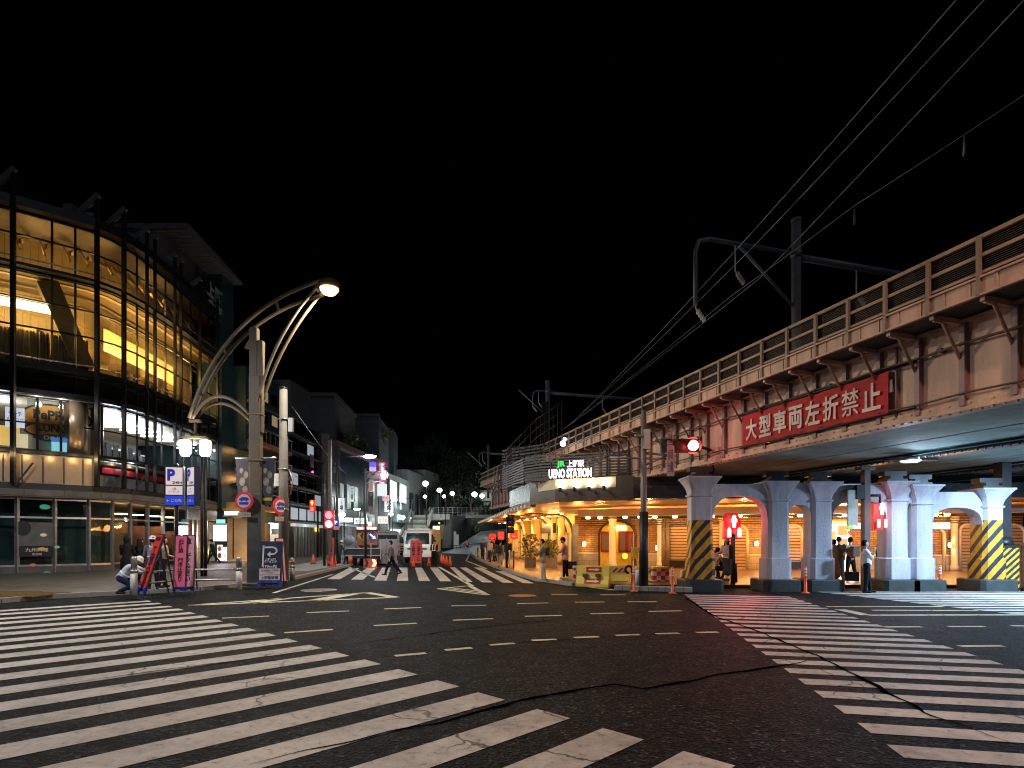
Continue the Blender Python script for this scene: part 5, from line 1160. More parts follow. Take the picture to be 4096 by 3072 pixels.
# parking signs on a black pole
o, p, zt = pole(176.5, 588, 466, .06, .06, BLK, "parking_sign_pole", "slim black pole with two parking signs", "sign pole")
def psign(x0, x1, z0, z1, y, ax, c0, label, right):
    o = thing("parking_sign", label, "parking sign", c0, 0, "parking signs"); w = x1 - x0; nn = ax.cross(UP); h = z1 - z0
    m = MB(); m.slab([(-w / 2, -h / 2), (w / 2, -h / 2), (w / 2, h / 2), (-w / 2, h / 2)], c0, ax, UP, .18); put("case", m, NAVY, o, True)
    F = lambda a, b, e, f, mt, nm: put(nm, MB().slab([(w * (a - .5), h * (e - .5)), (w * (b - .5), h * (e - .5)), (w * (b - .5), h * (f - .5)), (w * (a - .5), h * (f - .5))], c0 + nn * .012, ax, UP, .02), mt, o, True)
    PF = glow("parking_face", (1, .82, .8), .42, base=(.6, .5, .5)); F(.06, .94, .53, .97, PF, "upper_face"); F(.06, .94, .28, .5, PF, "middle_face"); F(.03, .97, .02, .25, glow("parking_blue", (.02, .06, .7), .5, base=(.02, .05, .4)), "lower_face")  # faint glow in the faces stands in for lamplight falling on them
    L = BLUE
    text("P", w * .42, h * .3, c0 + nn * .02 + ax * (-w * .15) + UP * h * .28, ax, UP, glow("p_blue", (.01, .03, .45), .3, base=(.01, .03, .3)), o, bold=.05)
    text("24H", w * .5, h * .07, c0 + nn * .02 + ax * (w * .16) + UP * h * .085, ax, UP, NAVY, o, bold=.03)
    text("上野\nパーキング", w * .6, h * .14, c0 + nn * .02 + UP * -h * .11, ax, UP, NAVY, o); text("この先 →" if right else "← この先", w * .8, h * .09, c0 + nn * .02 + UP * -h * .365, ax, UP, WHITE, o, bold=.02)
    return o
y = p.y - .1
psign(xat(166, y), xat(183, y), zat(505.5, y), zat(466, y), y, Vector((.97, .24, 0)), Vector((xat(174.2, y), y, zat(486, y))), "larger blue and white P 24H parking sign with a left arrow", False)
psign(0, .56, zat(505.5, y), zat(466, y), y, Vector((.8, -.6, 0)), Vector((xat(190.5, y) - .02, y + .05, zat(486, y))), "narrower P 24H parking sign turned aside, with a right arrow", True)
# plain dark poles behind the parking signs
for u, lab in ((202, "tall dark slim pole under the twin lanterns, left one"), (205.5, "tall dark slim pole under the twin lanterns, right one")):
    pole(u, 576, 445 if u < 204 else 436, .07, .06, BLK, "sign_pole", lab)
def headbox(o, c_, n, vert, lit, r=.15, hood=True, ax=Vector((1, 0, 0)), body=BLK):
    """a signal head of n lamps, lit gives the glowing one"""
    nn = ax.cross(UP); st_ = r * 2.35; L = n * st_; c_ = Vector(c_)
    d = UP if vert else ax; e = ax if vert else UP
    m = MB(); m.slab([(-L / 2, -r * 1.25), (L / 2, -r * 1.25), (L / 2, r * 1.25), (-L / 2, r * 1.25)] if not vert else [(-r * 1.25, -L / 2), (r * 1.25, -L / 2), (r * 1.25, L / 2), (-r * 1.25, L / 2)], c_, ax, UP, .18); put("housing", m, body, o, True)
    for i in range(n):
        p = c_ + d * (st_ * (i - (n - 1) / 2)); on = i in lit; m = MB(); m.slab(blob(0, 0, r, r, 20), p + nn * .02, ax, UP, .02)
        put("lens", m, lit[i] if on else mat("dark_lens", (.03, .012, .012), .2), o, True)
        if hood: m = MB(); m.tube([p + nn * .02 + UP * (r * 1.08 * math.sin(a)) + ax * (r * 1.08 * math.cos(a)) for a in [math.pi * j / 10 for j in range(11)]], .02, 4); m.tube([p + nn * .16 + UP * (r * 1.08 * math.sin(a)) + ax * (r * 1.08 * math.cos(a)) for a in [math.pi * j / 10 for j in range(11)]], .02, 4); put("hood", m, body, o, True)
# traffic light on the tall grey pole before the viaduct
o, p, zt = pole(643.7, 586, 410, .13, .09, mat("signal_pole_grey", (.2, .185, .175), .5, .3, .15), "signal_pole", "tall grey signal pole in front of the station fascia carrying the red traffic light", "traffic light pole", .17)
m = MB(); m.tube([(p.x, p.y, .17), (p.x, p.y, 2.8)], .16, 14); put("lower_sleeve", m, DSTEEL, o, True)
m = MB(); y = p.y; z1, z2 = zat(453, y), zat(446, y); m.tube([(p.x, y, z1), (xat(676, y), y, z2 - .35)], .04, 6); m.tube([(p.x, y, z1 - .45), (xat(668, y), y, z1 - .1)], .03, 6); m.tube([(p.x - 1.2, y, zat(457.5, y)), (p.x + .8, y, zat(459, y))], .04, 6); put("arm", m, STEEL, o, True)
m = MB(); m.box(p.x + .08, y - .12, zat(440, y), .22, .16, .7); m.tube([(p.x, y - .1, zat(437, y)), (p.x - .35, y - .15, zat(436, y))], .05, 6); put("control_box", m, STEEL, o, True)
tl = thing("traffic_light", "horizontal traffic light with its right lamp glowing red, before the viaduct girder", "traffic light", (xat(680, y), y, z2)); headbox(tl, (xat(679.5, y), y - .12, z2), 3, False, {2: REDH}, .19)
m = MB(); m.slab(blob(0, 0, .3, .3, 24), (xat(679.5, y) + .4465, y - .115, z2), (1, 0, 0), UP, .01); put("red_halo", m, REDL, tl, True)  # glowing disc wider than the lens, stands in for its red glare
lamp("red_light", 'POINT', (xat(689.5, y), y - .6, z2), 16, (1, .03, .04), .15, tl)
m = MB(); m.tube([(xat(700, y), y + .1, z2), (xat(712, y + 1), y + .6, z2 - .1), (xat(712, y + 1), y + .9, z2 - .7)], .05, 6); m.tube([(xat(700, y + 1), y + .9, z2 - 1.4), (xat(704, y + 1), y + .9, z2 - .75), (xat(712, y + 1), y + .9, z2 - .7), (xat(716, y), y + .9, z2 - 1.5)], .1, 6); put("rear_bracket", m, BLK, tl, True)
for k, (u, v, w_, h, tx) in enumerate(((669.5, 461, .26, 1.1, "歩車\n分離"), (669, 439, .22, .42, "注意"))):
    o = thing("signal_plate", ("tall white plate with black characters hung under the traffic light", "small white plate above the traffic light arm")[k], "sign plate", (xat(u, y), y - .15, zat(v, y))); c_ = Vector((xat(u, y), y - .15, zat(v, y))); m = MB(); m.slab([(-w_ / 2, -h / 2), (w_ / 2, -h / 2), (w_ / 2, h / 2), (-w_ / 2, h / 2)], c_, (1, 0, 0), UP, .02); put("plate", m, mat("pale_plate2", (.45, .45, .46), .5), o, True); text(tx, w_ * .7, h * .75, c_ + Vector((0, -.004, 0)), (1, 0, 0), UP, BLK, o)
# pedestrian light under the arch
o, p, zt = pole(733, 587.5, 536, .09, .08, DSTEEL, "signal_pole", "dark pole of the red pedestrian light under the first arch", "traffic light pole", 0)
m = MB(); m.box(p.x - .12, p.y, 1.35, .12, .16, .5); m.tube([(p.x + .1, p.y, .9), (p.x + .12, p.y, .2)], .05, 6); put("push_button_box", m, BLK, o, True)
pl = thing("pedestrian_light", "glowing red pedestrian light with a standing figure and two bars, under the first arch", "traffic light", (p.x, p.y, zt + .4)); y = p.y - .12; c_ = Vector((p.x, y, zat(526, p.y)))
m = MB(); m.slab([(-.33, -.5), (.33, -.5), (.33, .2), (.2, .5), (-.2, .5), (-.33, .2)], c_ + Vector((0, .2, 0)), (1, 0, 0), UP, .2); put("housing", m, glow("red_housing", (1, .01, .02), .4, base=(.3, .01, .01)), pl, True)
FIG = [(-.05, -.2), (.05, -.2), (.06, .02), (.1, .04), (.09, .16), (.05, .2), (.06, .27), (0, .33), (-.06, .27), (-.05, .2), (-.09, .16), (-.1, .04), (-.06, .02)]
m = MB(); m.slab([(a * 1.1, b * .9 + .12) for a, b in FIG], c_ + Vector((0, -.01, 0)), (1, 0, 0), UP, .01); put("red_figure", m, REDH, pl, True)
for s in (-1, 1): m = MB(); m.slab([(s * .19 - .07, -.42), (s * .19 + .07, -.42), (s * .19 + .07, -.15), (s * .19, -.05), (s * .19 - .07, -.15)], c_ + Vector((0, -.01, 0)), (1, 0, 0), UP, .01); put("red_bar", m, REDH, pl, True)
lamp("red_light", 'POINT', c_ + Vector((0, -.45, .1)), 22, (1, .03, .06), .12, pl); lamp("red_light", 'SPOT', c_ + Vector((0, -.5, 0)), 300, (1, .04, .1), .12, pl, Vector((6.4, 13, 0)), 75)
# pedestrian light on a steel column by the white piers
p = Vector((xat(865.5, 20.12), 20.12, 0)); o = thing("steel_column", "dark steel column under the deck holding the right pedestrian light and a white plate", "column", (p.x, p.y, 0)); m = MB(); m.box(p.x, p.y, 2.2, .2, .24, 4.4); m.box(p.x, p.y, 4.3, .5, .4, .12); put("shaft", m, mat("column_grey", (.1, .1, .105), .6, .1), o, True); m = MB(); m.tube([(p.x, p.y, zat(495.5, p.y)), (xat(880, p.y), p.y, zat(495.5, p.y)), (xat(880, p.y), p.y, zat(503, p.y))], .05, 6); m.box(p.x - .25, p.y - .05, zat(492, p.y), .25, .18, .5); put("arm", m, BLK, o, True)
pl = thing("pedestrian_light", "glowing red pedestrian light hung beside the tall white pier", "traffic light", (xat(880, p.y), p.y, zat(516, p.y))); c_ = Vector((xat(880, p.y), p.y - .12, zat(516, p.y)))
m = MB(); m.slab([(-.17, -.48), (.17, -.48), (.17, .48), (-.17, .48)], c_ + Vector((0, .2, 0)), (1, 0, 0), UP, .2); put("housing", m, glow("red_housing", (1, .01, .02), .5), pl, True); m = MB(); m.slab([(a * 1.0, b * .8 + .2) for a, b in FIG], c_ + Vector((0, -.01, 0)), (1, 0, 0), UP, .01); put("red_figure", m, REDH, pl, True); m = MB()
for s in (-1, 1): m.slab([(s * .12 - .05, -.4), (s * .12 + .05, -.4), (s * .12 + .05, -.12), (s * .12 - .05, -.12)], c_ + Vector((0, -.01, 0)), (1, 0, 0), UP, .01)
put("amber_bars", m, glow("amber_bar", (1, .45, .05), 1.5), pl, True); lamp("red_light", 'POINT', c_ + Vector((-.1, -.4, 0)), 14, (1, .03, .04), .1, pl)
c_ = Vector((xat(851.5, p.y), p.y - .1, zat(508, p.y))); o = thing("white_plate", "blank rounded pale green plate hung left of the steel column", "sign plate", c_); m = MB(); m.slab([(-.14, -.62), (.14, -.62), (.17, -.58), (.17, .58), (.14, .62), (-.14, .62), (-.17, .58), (-.17, -.58)], c_, (1, 0, 0), UP, .08); put("plate", m, mat("pale_green", (.5, .6, .55), .4), o, True)
# tunnel lamp under the deck
c_ = Vector((xat(910.5, 19.0), 19.0, 4.42)); o = thing("deck_lamp", "flat white lamp under the deck above the white piers", "ceiling lamp", c_); m = MB(); m.box(c_.x, c_.y, c_.z + .04, 1.6, .34, .08); put("housing", m, DSTEEL, o, True); m = MB(); m.lathe([(.1, -.06), (.25, -.04), (.3, 0)], 16, c_); put("lens", m, glow("deck_lens", (.9, 1, .97), 3), o, True); lamp("deck_light", 'AREA', c_ - UP * .14, 300, (.6, .8, 1), .6, o, c_ - UP * 4 + Vector((1.2, -3.2, 0)))
c_ = Vector((18.5, 15.5, 4.4)); o = thing("deck_lamp", "flat white lamp under the deck beyond the right edge, above the far crossing", "ceiling lamp", c_); m = MB(); m.box(c_.x, c_.y, c_.z + .04, 1.6, .34, .08); put("housing", m, DSTEEL, o, True); m = MB(); m.lathe([(.1, -.1), (.45, -.05), (.6, 0)], 16, c_); put("lens", m, glow("deck_lens", (.9, 1, .97), 3), o, True); lamp("deck_light", 'AREA', c_ - UP * .14, 2600, (.5, .74, 1), .6, o, c_ - UP * 4 + Vector((0, .5, 0)))
# catenary poles and wires
def catpole(s, t, zt, r, zarm, L1, L2, label, hook=True):
    b = V(s, t, 6.3); o = thing("catenary_pole", label, "catenary pole", b, 0, "catenary poles on the viaduct"); m = MB(); m.tube([b, V(s, t, zt)], r, 14); m.lathe([(r * 1.1, 0), (r * 1.1, .12)], 14, V(s, t, zt - .12)); put("shaft", m, mat("catenary_concrete", (.16, .165, .18), .7, 0, .2, 3, .2), o, True)
    m = MB(); m.lathe([(r * 1.25, -.12), (r * 1.25, .12)], 12, V(s, t, zarm)); pts_ = [V(s, t, zarm), V(s, t - L1 + .5, zarm), V(s, t - L1 + .12, zarm - .12), V(s, t - L1, zarm - .45), V(s, t - L1, zarm - 2.2 if hook else zarm - .5)]
    m.tube(pts_, .075, 8); m.tube([V(s, t, zarm - 1.9), V(s, t - 2.3, zarm - .05)], .05, 6); put("outer_arm", m, mat("arm_grey", (.2, .22, .25), .5, .4), o, True)
    m = MB(); m.tube([V(s, t, zarm - .1), V(s, t + L2, zarm - .1)], .12, 8); put("track_arm", m, mat("arm_grey", (.2, .22, .25)), o, True)
    for tt, zz in ((t - L1 * .62, zarm), (t - L1, zarm - 1.4 if hook else zarm - .3), (t + L2 * .5, zarm - .1)):
        m = MB(); m.tube([V(s, tt, zz - .05), V(s, tt, zz - .9), V(s, tt + .25, zz - 1.2)], .025, 5)
        for i in range(4): m.lathe([(.09, 0), (.09, .03)], 10, V(s, tt + .08 + i * .07, zz - 1.0 - i * .08), VN)
        put("insulator", m, mat("porcelain", (.55, .56, .58), .3), o, True)
    return o
catpole(8.07, 2, 12.75, .15, 11.55, 3.95, 5.2, "tall concrete catenary pole with a curved arm over the road, behind the viaduct railing")
catpole(32.8, 2, 13.8, .17, 13.0, 1.2, 9, "smaller, farther catenary pole above the station sign", False)
catpole(52, 2.2, 12, .14, 11.2, 1.0, 8, "farthest catenary pole, thin and grey left of the station roof", False)
m = MB(); pp = V(32.8, 1.8, 10.6); m.box(pp.x, pp.y - .2, 10.3, .5, .3, 3.6)
for i in range(4): m.box(pp.x, pp.y - .38, 9.1 + i * .8, .42, .1, .06)
tag(put("rail_signal_box", m, BLK), "dark louvred railway signal box on the second catenary pole", "railway signal")
WIRE = mat("copper_wire", (.3, .3, .3), .35, .7)
def wire(pts, r, label):
    m = MB(); out = []
    for a, b in zip(pts, pts[1:]):
        a, b = Vector(a), Vector(b); n = 10
        for i in range(n): t = i / n; out.append(a.lerp(b, t) - UP * (4 * t * (1 - t) * (b - a).length * .004))
    out.append(Vector(pts[-1])); m.tube(out, r, 5); tag(put("overhead_wire", m, WIRE), label, "wire", "overhead wires above the viaduct")
def ww(*a): return [at(*q_) for q_ in a]
wire([(9.2, -12, 11.3)] + ww((956, 0, 10), (736, 250, 18.9), (574, 421, 46)), .013, "overhead wire nearest the sky side, leftmost of the bundle at the top edge")
wire([(9.9, -12, 11.3)] + ww((984, 0, 10), (750, 250, 18.6), (566, 428, 47)), .013, "overhead wire in the middle of the three at the top edge")
wire([(10.6, -12, 11.2)] + ww((1024, 0, 10), (760, 278, 19.3), (568, 426, 47)), .013, "overhead wire ending at the photo's top right corner")
wire([(11.3, -8, 10.2)] + ww((1024, 95, 10.6), (854, 206, 14.1), (731, 296, 19.3), (562, 430, 47)), .009, "thin lower overhead wire with two short droppers, crossing the catenary pole")
for u, v, d, lab in ((963.5, 136, 11.4, "short wire dropper nearer the right edge"), (854, 208, 14.1, "short wire dropper above the catenary arm")):
    a = at(u, v, d); m = MB(); m.tube([a, a - UP * .42], .012, 5); m.tube([a + Vector((.02, 0, 0)), a - UP * .36 + Vector((.03, 0, 0))], .006, 4); tag(put("wire_dropper", m, WIRE), lab, "wire")
# ------------------------------------------------------------ bollards, cones, barriers, boards
FLEX = [(667.0 * 0 + 634, 591.5, "orange flexible post at the left end of the kerb island"), (672.5, 593.5, "orange flexible post at the right end of the kerb island"), (805.5, 593.2, "orange flexible post in front of the third grey pier"), (940, 590.6, "orange flexible post under the right arch")]
fp = None
for u, v, lab in FLEX:
    p = gd(u, v, 0)
    if fp is None:
        fp = thing("flexible_post", lab, "traffic post", p, 0, "orange flexible posts"); m = MB(); m.lathe([(.14, 0), (.12, .03), (.05, .06), (.045, .5), (.05, .86), (.03, .9)], 12); put("post", m, ORANGE, fp); m = MB()
        for z in (.58, .68, .78): m.lathe([(.052, z), (.052, z + .055)], 12)
        put("reflective_bands", m, mat("reflector_white", (.75, .72, .7), .35), fp)
    else: dup(fp, p, None, lab)
def cone(label, p, first=[None]):
    if first[0] is None:
        o = first[0] = thing("traffic_cone", label, "traffic cone", p, 0, "orange traffic cones"); m = MB(); m.box(0, 0, .02, .38, .38, .04); put("base", m, BLACK, o); m = MB(); m.lathe([(.15, .04), (.1, .3), (.04, .68), (.03, .7)], 16); put("body", m, mat("cone_red", (.8, .1, .05), .45, 0, .08), o); m = MB(); m.lathe([(.115, .22), (.088, .36)], 16); m.lathe([(.075, .44), (.052, .58)], 16); put("bands", m, mat("cone_band", (.75, .5, .46), .4), o); return o
    return dup(first[0], p, rng.uniform(0, 1.5), label)
C_ = [(313.3, 566, "traffic cone alone on the pale side lane left of the road works"), (332, 568.5, "traffic cone in front of the red board left of the small truck"), (335, 566.5, "traffic cone half behind another, by the left red board"), (413.5, 567.6, "traffic cone under the twin red boards"), (429, 566.8, "traffic cone at the guard's feet"), (443.5, 564.5, "traffic cone at the back of the cluster right of the guard"), (446.5, 566, "traffic cone in the middle of the cluster right of the guard"), (450, 566.8, "traffic cone at the front of the cluster right of the guard"), (441.5, 563, "traffic cone in the cluster right of the guard, deepest and leftmost")]
for u, v, lab in C_: cone(lab, gd(u, v, 0) + UP * (PZ if u < 320 else .002))
def wbollard(u, v, h, label, mt=WHITE, r=.1):
    p = gd(u, v, PZ); o = thing("bollard", label, "bollard", p, 0, "bollards along the left kerb"); m = MB(); m.lathe([(r, 0), (r, h * .62)], 16); put("post", m, mt, o); m = MB(); m.lathe([(r * .85, h * .62), (r * .85, h * .95), (r * .6, h)], 16); m.lathe([(r * 1.15, h * .58), (r * 1.15, h * .66)], 16); put("cap", m, STEEL, o); return p
b1 = wbollard(134, 595.5, 1.18, "white bollard behind the crouching worker and the tilted red board"); b2_ = wbollard(239, 589.5, 1.1, "white bollard standing alone left of the street lamp post"); b3_ = wbollard(292.3, 580.5, .95, "grey bollard right of the blue parking board", STEEL)
p0 = gd(180, 590, PZ)
m = MB()
for z in (.45, .8): m.tube([(b1.x, b1.y, z), (p0.x, p0.y, z), (b2_.x, b2_.y, z)], .03, 6)
tag(put("guard_rail", m, STEEL), "two dark rails running between the white bollards behind the signs", "railing")
m = MB(); 
for z in (.6, .9): m.tube([(LPX.x + .3, LPX.y + .1, z), (b3_.x, b3_.y, z)], .03, 6)
tag(put("guard_rail", m, mat("red_white_rail", (.5, .25, .2), .5)), "short rail between the lamp post and the grey bollard", "railing")
# leaning red board: an A-frame whose foot stands on the pavement edge
def board(name, label, cat, base, w, h, lean, yaw, face, frame, texts, leg=.16, group=None, back=True, tmat=BLK, z0=PZ, border=None, mount=0):
    base = Vector(base); o = thing(name, label, cat, base, 0, group); ax = Vector((math.cos(yaw), math.sin(yaw), 0)); nb = UP.cross(ax); up = (UP * math.cos(lean) + nb * math.sin(lean)).normalized(); nn = ax.cross(up)
    m = MB()
    for s in (-1, 1): m.beam(base + ax * (s * w / 2), base + ax * (s * w / 2) + up * h, .05, .05, nn)
    m.beam(base + ax * (-w / 2) + up * h, base + ax * (w / 2) + up * h, .05, .05, nn); m.beam(base - ax * w / 2 + up * leg * .6, base + ax * w / 2 + up * leg * .6, .05, .05, nn)
    if back:
        for s in (-1, 1): m.beam(base + ax * (s * w * .45) + up * h * .96, Vector((0, 0, base.z)) + Vector((base.x, base.y, 0)) + ax * (s * w * .45) + nb * (math.sin(lean) * h + .3), .035, .035)
        m.k[-12:] = [1] * 12
    put("frame", m, [mat("board_edge", (.05, .04, .045), .5), BLK], o, True)
    m = MB()
    for s in (-1, 1): m.beam(base + ax * (s * (w / 2 - .02)) + nn * .02, base + ax * (s * (w / 2 - .02)) + up * leg + nn * .02, .09, .06, nn)
    m.beam(base - ax * w / 2 + up * leg * .8 + nn * .02, base + ax * w / 2 + up * leg * .8 + nn * .02, .05, .08, nn); put("leg_frame", m, frame, o, True)
    m = MB(); m.slab([(-w / 2 + .01, leg), (w / 2 - .01, leg), (w / 2 - .01, h - .01), (-w / 2 + .01, h - .01)], base + nn * .035, ax, up, .03); put("board", m, face, o, True)
    for body, tw_, th_, cy, mt in texts: text(body, tw_ * w, th_ * h, base + up * (cy * h) + nn * .04, ax, up, mt, o, bold=.03, line=.9)
    if border: m = MB(); m.slab([(-w / 2 + .01, leg - .05), (w / 2 - .01, leg - .05), (w / 2 - .01, leg + .05), (-w / 2 + .01, leg + .05)], base + nn * .04, ax, up, .02); put("border", m, border, o, True)
    return o
REDB = mat("red_board", (.85, .05, .025), .45, 0, .1); p = gd(141, 595, PZ)
board("construction_board", "tilted tall red A-frame board reading 工事中 on blue legs at the kerb", "construction sign", p, .5, 1.92, R(17), R(-38), REDB, BLUE, [("工\n事\n中", .62, .5, .55, NAVY), ("≡", .7, .06, .93, NAVY), ("止", .5, .1, .24, RED)], .24, None, True, border=mat("magenta_strip", (.7, .05, .4), .5))
PKB = mat("pale_pink_board", (.9, .4, .5), .5, 0, .08); p = gd(179.5, 591, PZ)
board("construction_board", "bright pink tall board on blue legs reading 右折車 行き止まり", "construction sign", p, .35, 1.82, R(6), R(8), mat("hot_pink", (.9, .17, .3), .5, 0, .15), BLUE, [("右\n折\n車\n\n行\nき\n止\nま\nり", .5, .78, .56, mat("maroon_ink", (.12, .01, .03), .5))], .14, "pink boards side by side")
p = gd(187.6, 590.8, PZ)
board("construction_board", "paler pink tall board on blue legs reading 直進してください", "construction sign", p, .35, 1.84, R(6), R(14), PKB, BLUE, [("直\n進\nし\nて\nく\nだ\nさ\nい", .5, .78, .56, mat("dark_ink", (.03, .02, .04), .5))], .14, "pink boards side by side")
p = gd(269.5, 587, PZ); bo = board("parking_board", "navy A-frame board with a U-turn arrow for a car park, on blue legs", "sign board", p, .78, 1.62, R(7), R(4), NAVY, BLUE, [("上野公園\nパーキング", .62, .11, .58, WHITE), ("170m先", .62, .07, .455, WHITE)], .2)
ax = Vector((math.cos(R(4)), math.sin(R(4)), 0)); nb = UP.cross(ax); up = (UP * math.cos(R(7)) + nb * math.sin(R(7))).normalized(); nn = ax.cross(up); B0 = Vector(p)
m = MB(); pts_ = [B0 + nn * .05 + ax * a + up * b for a, b in ((-.25, .72), (-.25, 1.5), (-.25, 1.42), (.1, 1.42), (.2, 1.36), (.22, 1.26), (.14, 1.18), (-.02, 1.17))]
for a, b in zip(pts_, pts_[1:]): m.beam(a, b, .055, .015, nn)
m.slab([(-.12, 1.17), (0, 1.06), (0, 1.28)], B0 + nn * .055, ax, up, .012); put("arrow", m, WHITE, bo, True)
for z0_, z1_, tx, mt in ((.44, .66, "駐車場をご利用\nください", RED), (.24, .42, "上野警察署", NAVY)): 
    m = MB(); m.slab([(-.36, z0_), (.36, z0_), (.36, z1_), (-.36, z1_)], B0 + nn * .045, ax, up, .01); put("white_panel", m, mat("panel_white", (.62, .6, .62), .5), bo, True); text(tx, .6, (z1_ - z0_) * .7, B0 + up * ((z0_ + z1_) / 2) + nn * .05, ax, up, mt, bo, bold=.01)
p = gd(282.5, 585.5, PZ); board("construction_board", "narrow pale pink board seen edge-on just right of the navy parking board", "construction sign", p, .3, 1.75, R(8), R(52), PKB, BLK, [("歩\n行\n者\n通\n路", .5, .6, .55, mat("maroon_ink", (.12, .01, .03), .5))], .16)
REDW = mat("works_red", (.75, .04, .03), .45, 0, .1)
for u, v, lab in ((330.7, 568.5, "tall red works board left of the small truck, black characters"), (413.3, 567.6, "tall red works board in front of the white truck, left of the pair"), (418.7, 567.6, "tall red works board in front of the white truck, right of the pair")):
    p = gd(u, v, 0); board("works_board", lab, "construction sign", p, .36, 1.95 if u < 340 else 1.75, R(4), 0, REDW, BLK, [("全\n面\n通\n行\n止" if u < 340 else "工\n事\n中\n止", .62, .66, .58, BLK)], .3, "red works boards")
# plastic jersey barriers with red arrow panels
def jersey(name, label, u0, u1, v, top, arrows=2, col=YELP, depth=.55, rz=0):
    p, q_ = gd(u0, v, 0), gd(u1, v, 0); c_ = (p + q_) / 2 + Vector((0, depth / 2, .01)); w = (q_ - p).length; o = thing(name, label, "barrier", c_, rz, "yellow plastic barriers")
    m = MB(); h = top; d = depth; prof = [(-d / 2, 0), (-d / 2, .12), (-d * .2, h * .5), (-d * .13, h), (d * .13, h), (d * .2, h * .5), (d / 2, .12), (d / 2, 0)]
    m.slab([(a, b) for a, b in prof], (w / 2, 0, 0), (0, 1, 0), UP, w)
    if arrows == 2:
        for s in (-1, 1): m.slab([(a, b) for a, b in prof], (w / 2 * s + .0, 0, 0), (0, 1, 0), UP, .05)
    put("body", m, col, o, bev=.02)
    if arrows:
        sl = lambda z: -(d / 2 - (d * .3) * min(1, max(0, (z - .12) / (h * .5 - .12)))) if z < h * .5 else -(d * .2 - d * .07 * (z - h * .5) / (h * .5))
        for z0_, z1_, x0, x1 in ((.7 * h, .95 * h, -.3, .3), (.16 * h, .4 * h, -.34, .3)):
            a, b = sl(z0_) - .012, sl(z1_) - .012; m = MB(); m.add([(x0, a, z0_), (x1, a, z0_), (x1, b, z1_), (x0, b, z1_)], [(0, 1, 2, 3)]); pn = put("red_panel", m, RED, o)
            mid = (z0_ + z1_) / 2; ah = (z1_ - z0_) * .26; L = [(x0 + .1, mid - ah * .5), (.08, mid - ah * .5), (.08, mid - ah * 1.2), (.24, mid), (.08, mid + ah * 1.2), (.08, mid + ah * .5), (x0 + .1, mid + ah * .5)]
            m = MB(); m.add([(x, (a + (b - a) * (z - z0_) / (z1_ - z0_)) - .008, z) for x, z in L], [tuple(range(7))]); put("white_arrow", m, WHITE, pn)
        m = MB()
        for x in (-.32, .18): m.box(x, -d * .26, h * .55, .16, .2, .13)
        put("fork_slots", m, mat("slot_dark", (.08, .09, .02), .7), o)
    else:
        m = MB(); m.add([(-w * .36, -d * .2, h * .62), (w * .36, -d * .2, h * .62), (w * .36, -d * .16, h * .88), (-w * .36, -d * .16, h * .88)], [(0, 1, 2, 3)]); put("striped_panel", m, stripem("barrier_stripes", (.6, .58, .5), (.25, .03, .04), .16, R(45)), o)
    return o
jersey("plastic_barrier", "nearest yellow plastic barrier with two red arrow panels", 579, 612, 587.5, .8, rz=R(-24))
jersey("plastic_barrier", "yellow plastic barrier with a striped panel right behind the arrow barrier", 611, 629, 584, .72, 0)
jersey("plastic_barrier", "yellow plastic barrier with a striped panel right of the signal pole", 637, 654, 584, .72, 0)
for u0, u1, v, lab in ((573.5, 587, 583, "red and white checkered water barrier left of the arrow barrier"), (653, 669.5, 584.5, "red and white checkered water barrier right of the signal pole")):
    p, q_ = gd(u0, v, 0), gd(u1, v, 0); c_ = (p + q_) / 2 + Vector((0, .2, .01)); w = (q_ - p).length; o = thing("checkered_barrier", lab, "barrier", c_, 0, "checkered barriers"); m = MB(); m.box(0, 0, .36, w, .3, .52); put("body", m, CHECK, o, bev=.02); m = MB(); m.box(0, 0, .66, w, .36, .08); put("top_cap", m, YELP, o); m = MB(); m.box(0, 0, .06, w * 1.02, .42, .1); put("foot", m, YELP, o)
# yellow warning lamp and black hose
p = gd(632, 586, 0); o = thing("warning_lamp", "round yellow warning lamp on a post above the barriers", "warning lamp", p); m = MB(); m.tube([(p.x, p.y, 0), (p.x, p.y, 1.5)], .035, 8); put("post", m, mat("lamp_post_yellow", (.3, .2, .04), .5), o, True); m = MB(); m.lathe([(.15, 0), (.15, .08)], 18, (p.x - .3, p.y - .05, zat(556, p.y)), Vector((0, -1, 0))); m.box(p.x + .1, p.y, zat(553, p.y), .22, .2, .45); put("housing", m, YEL, o, True); m = MB(); m.lathe([(.12, .08), (.05, .13)], 18, (p.x - .3, p.y - .05, zat(556, p.y)), Vector((0, -1, 0))); put("lens", m, glow("amber_lens", (1, .62, .06), 1.5, base=(.5, .25, .02)), o, True)
p = gd(627, 586, 0); m = MB(); m.tube([p + Vector((.02 + .13 * math.cos(t * .3), -.25, .66 + .13 * math.sin(t * .3))) for t in range(-3, 17)], .05, 8); tag(put("black_hose", m, BLACK), "loop of black hose hanging over the barriers by the warning lamp", "hose")
